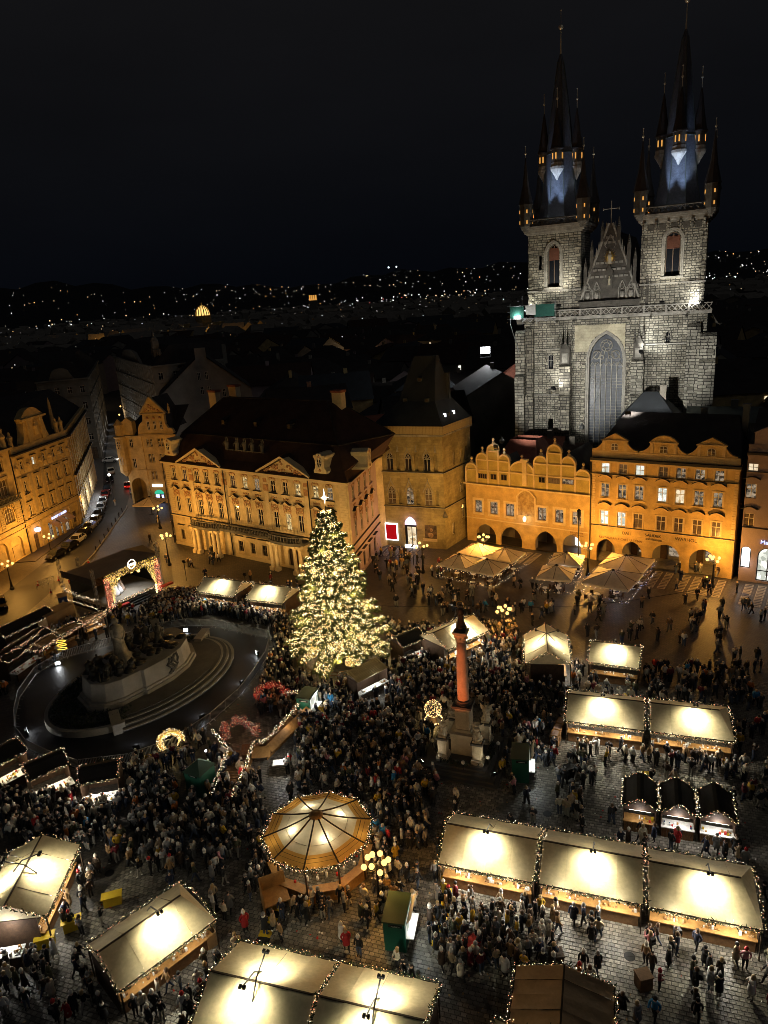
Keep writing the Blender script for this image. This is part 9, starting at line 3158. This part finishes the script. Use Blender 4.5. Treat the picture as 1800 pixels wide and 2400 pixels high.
ZONES=[
 (1.45,[(-34.5,90.5),(-31.8,95.9),(-26.8,95.8),(-16.2,90.3),(-15.3,83.6),(-24.1,88.8),(-28.0,88.1),(-32.9,85.1)]),
 (0.9,[(-16.6,93.3),(-12.4,81.9),(-11.8,71.2),(-5.8,65.2),(-10.4,62.6),(-14.4,63.1),(-14.4,76.6)]),
 (0.75,[(-7.7,67.1),(-1.2,71.7),(6.9,66.9),(2.5,48.7),(-8.9,50.9),(-10.3,61.1)]),
 (0.72,[(-1.5,81.4),(4.2,79.3),(15.2,78.8),(12.9,62.8),(7.1,61.9),(1.3,64.3)]),
 (0.42,[(13.0,67.8),(22.7,66.5),(16.6,62.3),(13.5,51.9),(7.0,52.6),(8.4,61.8)]),
 (0.34,[(21.4,66.7),(39.2,66.0),(31.8,52.2),(29.9,53.6),(32.1,58.8),(24.5,62.9)]),
 (0.12,[(2.7,101.2),(27.3,85.7),(47.9,82.2),(39.2,66.0),(23.7,74.1),(12.3,80.4),(2.4,84.5)]),
 (0.50,[(14.9,54.1),(31.2,51.1),(27.6,45.1),(26.8,46.7),(27.1,48.7),(21.9,51.5),(18.0,50.8),(13.6,48.1)]),
 (0.15,[(8.5,50.7),(17.1,48.2),(16.2,43.5),(24.7,40.2),(26.3,42.6),(24.5,38.7),(18.3,40.8),(8.3,46.1)]),
 (1.25,[(1.7,39.2),(8.5,37.9),(9.6,36.5),(8.2,32.3),(5.6,33.4),(1.6,32.3),(0.8,35.9)]),
 (0.27,[(9.4,36.8),(14.9,35.1),(21.4,33.0),(19.3,28.9),(10.7,29.6),(11.1,31.6),(8.3,32.6)]),
 (0.85,[(-35.7,53.7),(-27.6,52.3),(-19.8,53.7),(-14.7,55.0),(-11.0,50.1),(-11.8,46.2),(-14.2,41.4),(-16.9,42.4),(-25.8,45.7),(-32.8,47.7)]),
 (0.55,[(-25.6,57.4),(-20.4,60.9),(-14.7,55.0),(-19.5,52.6),(-24.1,53.0)]),
 (0.26,[(-14.7,42.2),(-9.9,41.8),(-2.5,40.0),(-1.9,36.1),(0.8,32.1),(-4.6,34.2),(-9.8,36.4),(-13.5,38.4)]),
 (0.65,[(-27.5,37.2),(-21.8,36.4),(-18.0,32.6),(-14.1,31.3),(-25.0,32.1)]),
 (0.33,[(-27.0,42.5),(-23.1,42.9),(-22.0,37.7),(-24.9,37.0)]),
 (0.75,[(-2.4,48.7),(2.5,48.2),(1.8,40.7),(-0.9,40.2),(-1.8,44.3)]),
 (0.05,[(-60.0,151.6),(-41.6,132.2),(-23.4,104.3),(-7.0,96.2),(-16.6,93.3),(-33.2,106.1),(-47.8,125.9)]),
 (0.34,[(-47.9,84.9),(-42.2,90.4),(-35.6,92.1),(-34.3,87.8),(-42.0,82.8),(-44.6,77.7),(-43.9,70.0),(-47.9,78.2)]),
 (0.19,[(-3.2,110.0),(6.2,104.2),(11.4,97.8),(18.2,80.7),(13.9,80.2),(-0.9,86.4)]),
 (0.33,[(-15.2,37.8),(-13.4,37.7),(-12.8,31.2),(-16.2,31.7),(-17.0,33.4)]),
 (0.13,[(16.4,87.6),(48.6,83.4),(53.0,91.6),(39.1,92.6),(27.7,87.1)]),
 (0.9,[(-2.6,41),(1.2,41),(.7,37.6),(-3,37.4)]),
 (0.5,[(-11.6,44),(-9.6,48),(-5,48.6),(-1.2,46.2),(-1.4,40.4),(-4.4,38.2),(-9.4,37.8),(-11.6,40)]),
 (0.07,[(-27,37),(-14,30),(22,28),(33,48),(33,66),(-8,66),(-14,56),(-36,52)]),
 (0.35,[(20,63.5),(29,60.5),(28,57.6),(19,60)]),
]
def inpoly(x,y,P):
 c=False
 for i in range(len(P)):
  (x1,y1),(x2,y2)=P[i],P[i-1]
  if (y1 > y) != (y2 > y) and x < (x2-x1)*(y-y1)/(y2-y1)+x1:
   c=not c
 return c
def footed(x,y,pad=.28):
 for fx,fy,a,hl,hd in FOOT:
  dx,dy=x-fx,y-fy
  if abs(dx) > 14 or abs(dy) > 14:continue
  u,v=dx*cos(a)+dy*sin(a),-dx*sin(a)+dy*cos(a)
  if a == math.atan2(ME.y,ME.x) and hl > 12:
   if (u/hl) ** 2+(v/(hd+4.6)) ** 2 < 1 and inpoly(x,y,LOOP):return True
   continue
  if abs(u) < hl+pad and abs(v) < hd+pad:return True
 return False
rp=random.Random(99)
SPOTS=[]; grid={}
def free(x,y,d):
 gx,gy=int(x // 1),int(y // 1)
 for i in (-1,0,1):
  for j in (-1,0,1):
   for (px,py) in grid.get((gx+i,gy+j),()):
    if (px-x) ** 2+(py-y) ** 2 < d*d:return False
 return True
def put(x,y):
 grid.setdefault((int(x // 1),int(y // 1)),[]).append((x,y)); SPOTS.append((x,y))
for dens,P in ZONES:
 xs=[p[0] for p in P]; ys=[p[1] for p in P]
 A=abs(sum(P[i][0]*P[i-1][1]-P[i-1][0]*P[i][1] for i in range(len(P))))/2
 want=int(A*dens*(1.5 if dens > .3 else 1.15)); tries=0; got=0
 while got < want and tries < want*30:
  tries += 1
  x,y=rp.uniform(min(xs),max(xs)),rp.uniform(min(ys),max(ys))
  if not inpoly(x,y,P) or footed(x,y) or inpoly(x,y,LOOP) or not free(x,y,.46):continue
  put(x,y); got += 1
  # companions stand or walk together
  if rp.random() < .45 and dens < 1:
   a=rp.uniform(0,6.28); x2,y2=x+.6*cos(a),y+.6*sin(a)
   if not footed(x2,y2) and free(x2,y2,.45) and not inpoly(x2,y2,LOOP):
    put(x2,y2); got += 1
# queues at the open counters
for o in [o for o in scene.objects if o.name.startswith('market_stall') or o.name.startswith('market_hut')]:
 a=o.rotation_euler[2]; cx,cy=o.location[0],o.location[1]
 f=[q for q in FOOT if abs(q[0]-cx) < .01 and abs(q[1]-cy) < .01]
 if not f:continue
 hl,hd=f[0][3],f[0][4]
 for k in range(int(hl*2.0)):
  u=rp.uniform(-hl,hl); v=-hd-rp.choice([.45,.5,1.0,1.5])
  x,y=cx+u*cos(a)-v*sin(a),cy+u*sin(a)+v*cos(a)
  if not footed(x,y,.1) and free(x,y,.45) and not inpoly(x,y,LOOP):put(x,y)
# which of them show largest: nearest to the viewpoint and inside the view
def in_view(x,y,z=1.0):
 d=Vector((x,y,z-40)); w_=d @ fw
 if w_ <= 1:return None
 u,v=(d @ rt)/w_,(d @ up)/w_
 k=24.975/36 
 return (abs(u) < .375/k*1.01 and abs(v) < .5/k*1.01),w_
vis=[]; rest=[]
for s in SPOTS:
 r_=in_view(*s)
 if r_ and r_[0]:vis.append((r_[1],s))
 else:rest.append(s)
vis.sort()
near_p=[s for _,s in vis[:298]]
far_p=[s for _,s in vis[298:]]
LAND=[((-6.45,42.9),'round tent'),((5.9,39.5),'long row, left end'),((12.3,37),'long row, middle'),((18.6,34.5),'long row, right end'),((-8.6,33),'big bottom stall'),((-2.5,31),'right bottom stall'),((-16.5,35.5),'diagonal stall'),((-26.6,40),'left-edge stall'),((7.8,29.5),'brown stall'),((-.95,36),'kiosk under globes'),((18,45),'left dark hut'),((20.5,44),'middle dark hut'),((23,43),'right dark hut'),((18.9,55),'two-stall row, left'),((25.6,53),'two-stall row, right'),((5.7,54),'column steps'),((10.1,51),'kiosk beside column'),((-17.4,52),'pointed kiosk'),((-26,51),'picture display hut'),((-31.4,52.5),'red sweets hut'),((-36,54),'left-edge hut'),((-21.5,57),'golden arch'),((-13.5,52),'garland ramp'),((-21,40.5),'yellow tables'),((2,38),'yellow ramps'),((-10,38),'bar ramps'),((-9.3,39),'plywood bar'),((-24,47),'open ground far left'),((-19,47),'dark ground left'),((-13,46),'tent, left side'),((-2,46),'tent, right side'),((8,47),'paving behind long row'),((14,48),'paving left of huts'),((13.5,31.5),'slatted litter box'),((-30,48),'crowd before huts')]
POSEW={0:'standing',1:'walking',2:'holding a cup',3:'holding up a phone',4:'standing hands in pockets',5:'striding',6:'strolling',7:'bent over a cup'}
used={}
TR=[('trouser_a','black trousers'),('trouser_b','jeans'),('trouser_c','pale trousers')]
for (x,y) in near_p:
 ci=rp.choices(range(len(COATS)),CW)[0]
 cname,crgb,_=COATS[ci]
 pi_=rp.choices(range(8),[5,5,4,2,5,4,4,2])[0]
 hk=rp.choices(list(hats),[6,6,5,1,5,5,5])[0]
 tr_,trn=rp.choices(TR,[6,3,2])[0]
 longc=rp.random() < .35
 pack=rp.random() < .14
 sc_f=rp.random() < .15
 s=rp.uniform(.93,1.06); rz=rp.uniform(0,6.28)
 k1=min(LAND,key=lambda l:(l[0][0]-x) ** 2+(l[0][1]-y) ** 2)
 kk=sorted(LAND,key=lambda l:(l[0][0]-x) ** 2+(l[0][1]-y) ** 2)
 lg='long ' if longc else ''
 opts=[f"person in {lg}{cname} coat and {hk} {POSEW[pi_]}, {k1[1]}",f"person, {lg}{cname} coat, {hk}, {trn}, {POSEW[pi_]}, {k1[1]}",f"person, {lg}{cname} coat, {hk}, {POSEW[pi_]} between {k1[1]} and {kk[1][1]}",f"person, {lg}{cname} coat, {hk}, {trn}, {POSEW[pi_]}, {kk[1][1]}"]
 opts=[o for o in opts if len(o.split()) <= 16] or [f"person in {cname} coat and {hk}, {k1[1]}"]
 lb=next((o for o in opts if o not in used),opts[0])
 tries_=0
 while lb in used and tries_ < 60:
  tries_ += 1
  if tries_ % 16 == 0:pi_=(pi_+1) % 8
  ci=(ci+3) % len(COATS); cname,crgb,_=COATS[ci]
  lb=f"person in {lg}{cname} coat and {hk} {POSEW[pi_]}, {k1[1]}"
 used[lb]=1
 o=bpy.data.objects.new('person',PMESH[pi_][0])
 COL.objects.link(o)
 o.location=(x,y,0.02); o.rotation_euler=(0,0,rz); o.scale=(s*rp.uniform(1.0,1.12),s*rp.uniform(1.0,1.15),s)
 j=rp.uniform(.75,1.25)
 o.color=(*[min(.85,c*j) for c in crgb],1)
 setmat(o,2,tr_)
 if rp.random() < .25:setmat(o,3,'shoe_white')
 tag(o,lb,'person','people in the market crowd')
 if hats[hk] is not None:
  inst(hats[hk],'hat' if 'hat' in hk else 'hair',o)
 if longc:
  c_=inst(long_coat,'coat',o); c_.color=o.color
 if pack:inst(backpack,'backpack',o)
 if sc_f:inst(scarf,'scarf',o)
# the rest of the crowd: one mass, each figure still a posed body
V=[]; F=[]; T=[]
low=[]
for me,mi in PLOW:
 vs=np.array([v.co[:] for v in me.vertices]); low.append((vs,[tuple(p.vertices) for p in me.polygons],mi))
off=0
HC=[(.7,.66,.58),(.02,.02,.02),(.2,.2,.2),(.02,.015,.01),(.1,.06,.03),(.35,.24,.12),(.6,.55,.45)]
for (x,y) in far_p:
 vs,fs,mi=low[rp.choices(range(8),[5,5,4,2,5,4,4,2])[0]]
 a=rp.uniform(0,6.28); s=rp.uniform(.93,1.06); wd=s*rp.uniform(1.05,1.2)
 if -36 < x <-15 and 83 < y < 97 and rp.random() < .85:
  a=math.atan2(-34.5-x,-(95-y))+rp.uniform(-.4,.4)-0  # looking at the stage
  a=math.atan2(95-y,-36-x)+PI/2+rp.uniform(-.4,.4)
 c_,s_=cos(a),sin(a)
 q=vs*np.array([wd,wd,s])
 V.append(np.column_stack((q[:,0]*c_-q[:,1]*s_+x,q[:,0]*s_+q[:,1]*c_+y,q[:,2])))
 cc=COATS[rp.choices(range(len(COATS)),CW)[0]][1]
 pal=[cc,(.5,.33,.24),rp.choice([(.018,.018,.02),(.018,.018,.02),(.06,.08,.13),(.3,.28,.24)]),(.03,.03,.03),rp.choice(HC)]
 for f,k in zip(fs,mi):
  F.append(tuple(i+off for i in f)); T.append(pal[k])
 off += len(vs)
me=bpy.data.meshes.new('crowd')
me.from_pydata(np.vstack(V).tolist(),[],F)
me.materials.append(M['crowd'])
at=me.attributes.new('tint','FLOAT_COLOR','FACE')
at.data.foreach_set('color',np.array([(*t,1) for t in T],dtype=np.float32).ravel())
me.polygons.foreach_set('use_smooth',[True]*len(F))
o=bpy.data.objects.new('crowd',me); COL.objects.link(o)
tag(o,'dense far crowd filling the square between the stalls, stage and tree','crowd',kind='stuff')
# figures in costume on the stage
for k,(x,y,cl,lb) in enumerate(((3.0,2.4,(.75,.75,.78),'performer in wide white robe at the front of the lit stage'),(3.9,2.9,(.72,.72,.75),'performer in white robe beside the front one on the stage'),(4.6,3.4,(.5,.38,.30),'performer in a pale pink gown further back on the stage'),(3.5,3.8,(.02,.02,.02),'performer in a black suit at the back of the stage'))):
 p=loc2w(st_,x,y,1.2)
 o=bpy.data.objects.new('person',PMESH[k][0]); COL.objects.link(o); o.location=p; o.rotation_euler=(0,0,srz2+.3*k); o.color=(*cl,1)
 tag(o,lb,'person','performers on the stage')
 if k < 3:
  sk=cached('gown',lambda:lathe_me('gown',[(.62,.02),(.5,.3),(.32,.8),(.2,1.08),(.17,1.2)],'coat',14,.95))
  g_=inst(sk,'gown',o); g_.color=o.color
# ------------------------------------------------------------------ paving setts of the near square: real blocks
an=R(-20); ca,sa=cos(an),sin(an)
BW,BH=.36,.29
ii,jj=np.meshgrid(np.arange(-110,110),np.arange(-40,170))
uu=(ii+.5*(jj % 2))*BW; vv=jj*BH
rg=np.random.default_rng(3)
X=uu*ca-(vv+30)*sa+5; Y=uu*sa+(vv+30)*ca
X,Y=X.ravel(),Y.ravel()
D=np.stack([X,Y,np.full_like(X,-40.0)],1)
wz=D @ np.array(fw); su=(D @ np.array(rt))/wz; sv=(D @ np.array(up))/wz
k_=24.975/36
ok=(wz > 1) & (np.abs(su) < .375/k_*1.06) & (np.abs(sv) < .5/k_*1.05) & (Y < 63)
keep=np.array([not inpoly(x,y,LOOP) for x,y in zip(X[ok],Y[ok])]) if ok.any() else None
X,Y,W=X[ok][keep],Y[ok][keep],wz[ok][keep]
order=np.argsort(W)
stall_block=[q for q in FOOT]
def shadowed(x,y):
 # hidden from the viewpoint by a stall roof (about 3 m up) or standing under one
 for t_ in (0,.035,.07):
  px,py=x*(1-t_),y*(1-t_)
  for fx,fy,a,hl,hd in stall_block:
   dx,dy=px-fx,py-fy
   if abs(dx) > 5 or abs(dy) > 5:continue
   u,v=dx*cos(a)+dy*sin(a),-dx*sin(a)+dy*cos(a)
   if abs(u) < hl+.3 and abs(v) < hd+.5:return True
 return False
hand=[]
for i in order:
 if len(hand) >= 296:break
 if not shadowed(X[i],Y[i]):hand.append(i)
hs=set(int(i) for i in hand)
tp=np.array([(-.47,-.46),(.47,-.46),(.47,.46),(-.47,.46)])
vl=[]; fl=[]
b=MB()
b.add([(-.5*BW*.95,-.5*BH*.93,-.02),(.5*BW*.95,-.5*BH*.93,-.02),(.5*BW*.95,.5*BH*.93,-.02),(-.5*BW*.95,.5*BH*.93,-.02),(-.41*BW,-.39*BH,.022),(.41*BW,-.39*BH,.022),(.41*BW,.39*BH,.022),(-.41*BW,.39*BH,.022)],
      [(4,5,6,7),(0,1,5,4),(1,2,6,5),(2,3,7,6),(3,0,4,7)])
sme=b.mesh('paving_stone',['sett'])
bv=np.array(b.v)
off=0
for i in range(len(X)):
 sx,sy=rg.uniform(.94,1.03,2); dz=rg.uniform(-.006,.008); th=an+rg.normal(0,.025)
 if i in hs:
  o=inst(sme,'paving_stone',square,(float(X[i]),float(Y[i]),float(dz)),th,(float(sx),float(sy),1.0))
  continue
 c_,s_=cos(th),sin(th)
 q=bv*np.array([sx,sy,1])
 vl.append(np.column_stack((q[:,0]*c_-q[:,1]*s_+X[i],q[:,0]*s_+q[:,1]*c_+Y[i],q[:,2]+dz)))
 fl.extend([(off+4,off+5,off+6,off+7),(off,off+1,off+5,off+4),(off+1,off+2,off+6,off+5),(off+2,off+3,off+7,off+6),(off+3,off,off+4,off+7)])
 off += 8
me=bpy.data.meshes.new('paving_stones')
me.from_pydata(np.vstack(vl).tolist(),[],fl)
me.materials.append(M['sett'])
o=bpy.data.objects.new('paving_stones',me); COL.objects.link(o); o.parent=square
tag(o,kind='stuff')
for k,(x,y,r_,lb) in enumerate(((-26.3,36.2,8,'white lit display table at the near end of the left-edge stall'),(-28.3,35.9,8,'second white lit display table at the left edge of the picture'))):
 t=thing('display_table',lb,'table',(x,y,0),R(r_))
 b=MB(); b.box(-.95,.95,-.5,.5,.85,.92,1); b.box(-.9,.9,-.45,.45,0,.85,0); b.build('table',['wood_dark','white_paint'],t)
 b=MB(); goods(b,-.9,.9,-.3,.92,3+k,3); goods(b,-.9,.9,.1,.92,8+k,3); tag(b.build('goods',['white_paint','knit_w','wood_gold'],t),kind='stuff')
 lamp('table_light','POINT',(0,.3,2.2),130,(1,.97,.9),t,.2)
# trodden litter and drain covers on the paving
b=MB()
for i in range(700):
 x,y=rp.uniform(-28,30),rp.uniform(29,66)
 if inpoly(x,y,LOOP):continue
 a=rp.uniform(0,6.28); l_=rp.uniform(.03,.10); w_=rp.uniform(.02,.07)
 q=[(x+u*cos(a)-v*sin(a),y+u*sin(a)+v*cos(a),.035+rp.uniform(0,.02)) for u,v in ((-l_,-w_),(l_,-w_),(l_,w_),(-l_,w_))]
 b.add(q,[(0,1,2,3)],rp.choice([0,0,1,2]))
tag(b.build('litter',['white_paint','canvas_brown','red_cloth']),'scraps of trodden litter on the paving between the stalls','litter',kind='stuff')
for k,(x,y) in enumerate(((13.2,33.6),(-13.6,39.4),(11.2,46.4),(-22.4,43.4),(16.4,50.2))):
 b=MB(); b.lathe([(.34,.022),(.34,.034),(.02,.036)],16); b.box(-.25,.25,-.02,.02,.036,.042); b.box(-.02,.02,-.25,.25,.0365,.0425)
 tag(b.build('drain_cover','iron',None,(x,y,0)),('iron drain cover on the paving before the long row','iron drain cover between the diagonal stall and the tent','iron drain cover behind the long row','iron drain cover near the yellow tables','iron drain cover before the two-stall row')[k],'drain cover')
LIFT=[]
# keep every thing at three levels: a part of a part that has parts of its own moves up
for o in list(scene.objects):
 p=o.parent
 if p is None or p.parent is None or p.parent.parent is not None or o.type == 'LIGHT':continue
 if any(c.type != 'LIGHT' for c in o.children):
  LIFT.append((o,p))
for o,p in LIFT:
 mb_=p.matrix_basis @ o.matrix_basis
 o.parent=p.parent
 o.matrix_basis=mb_
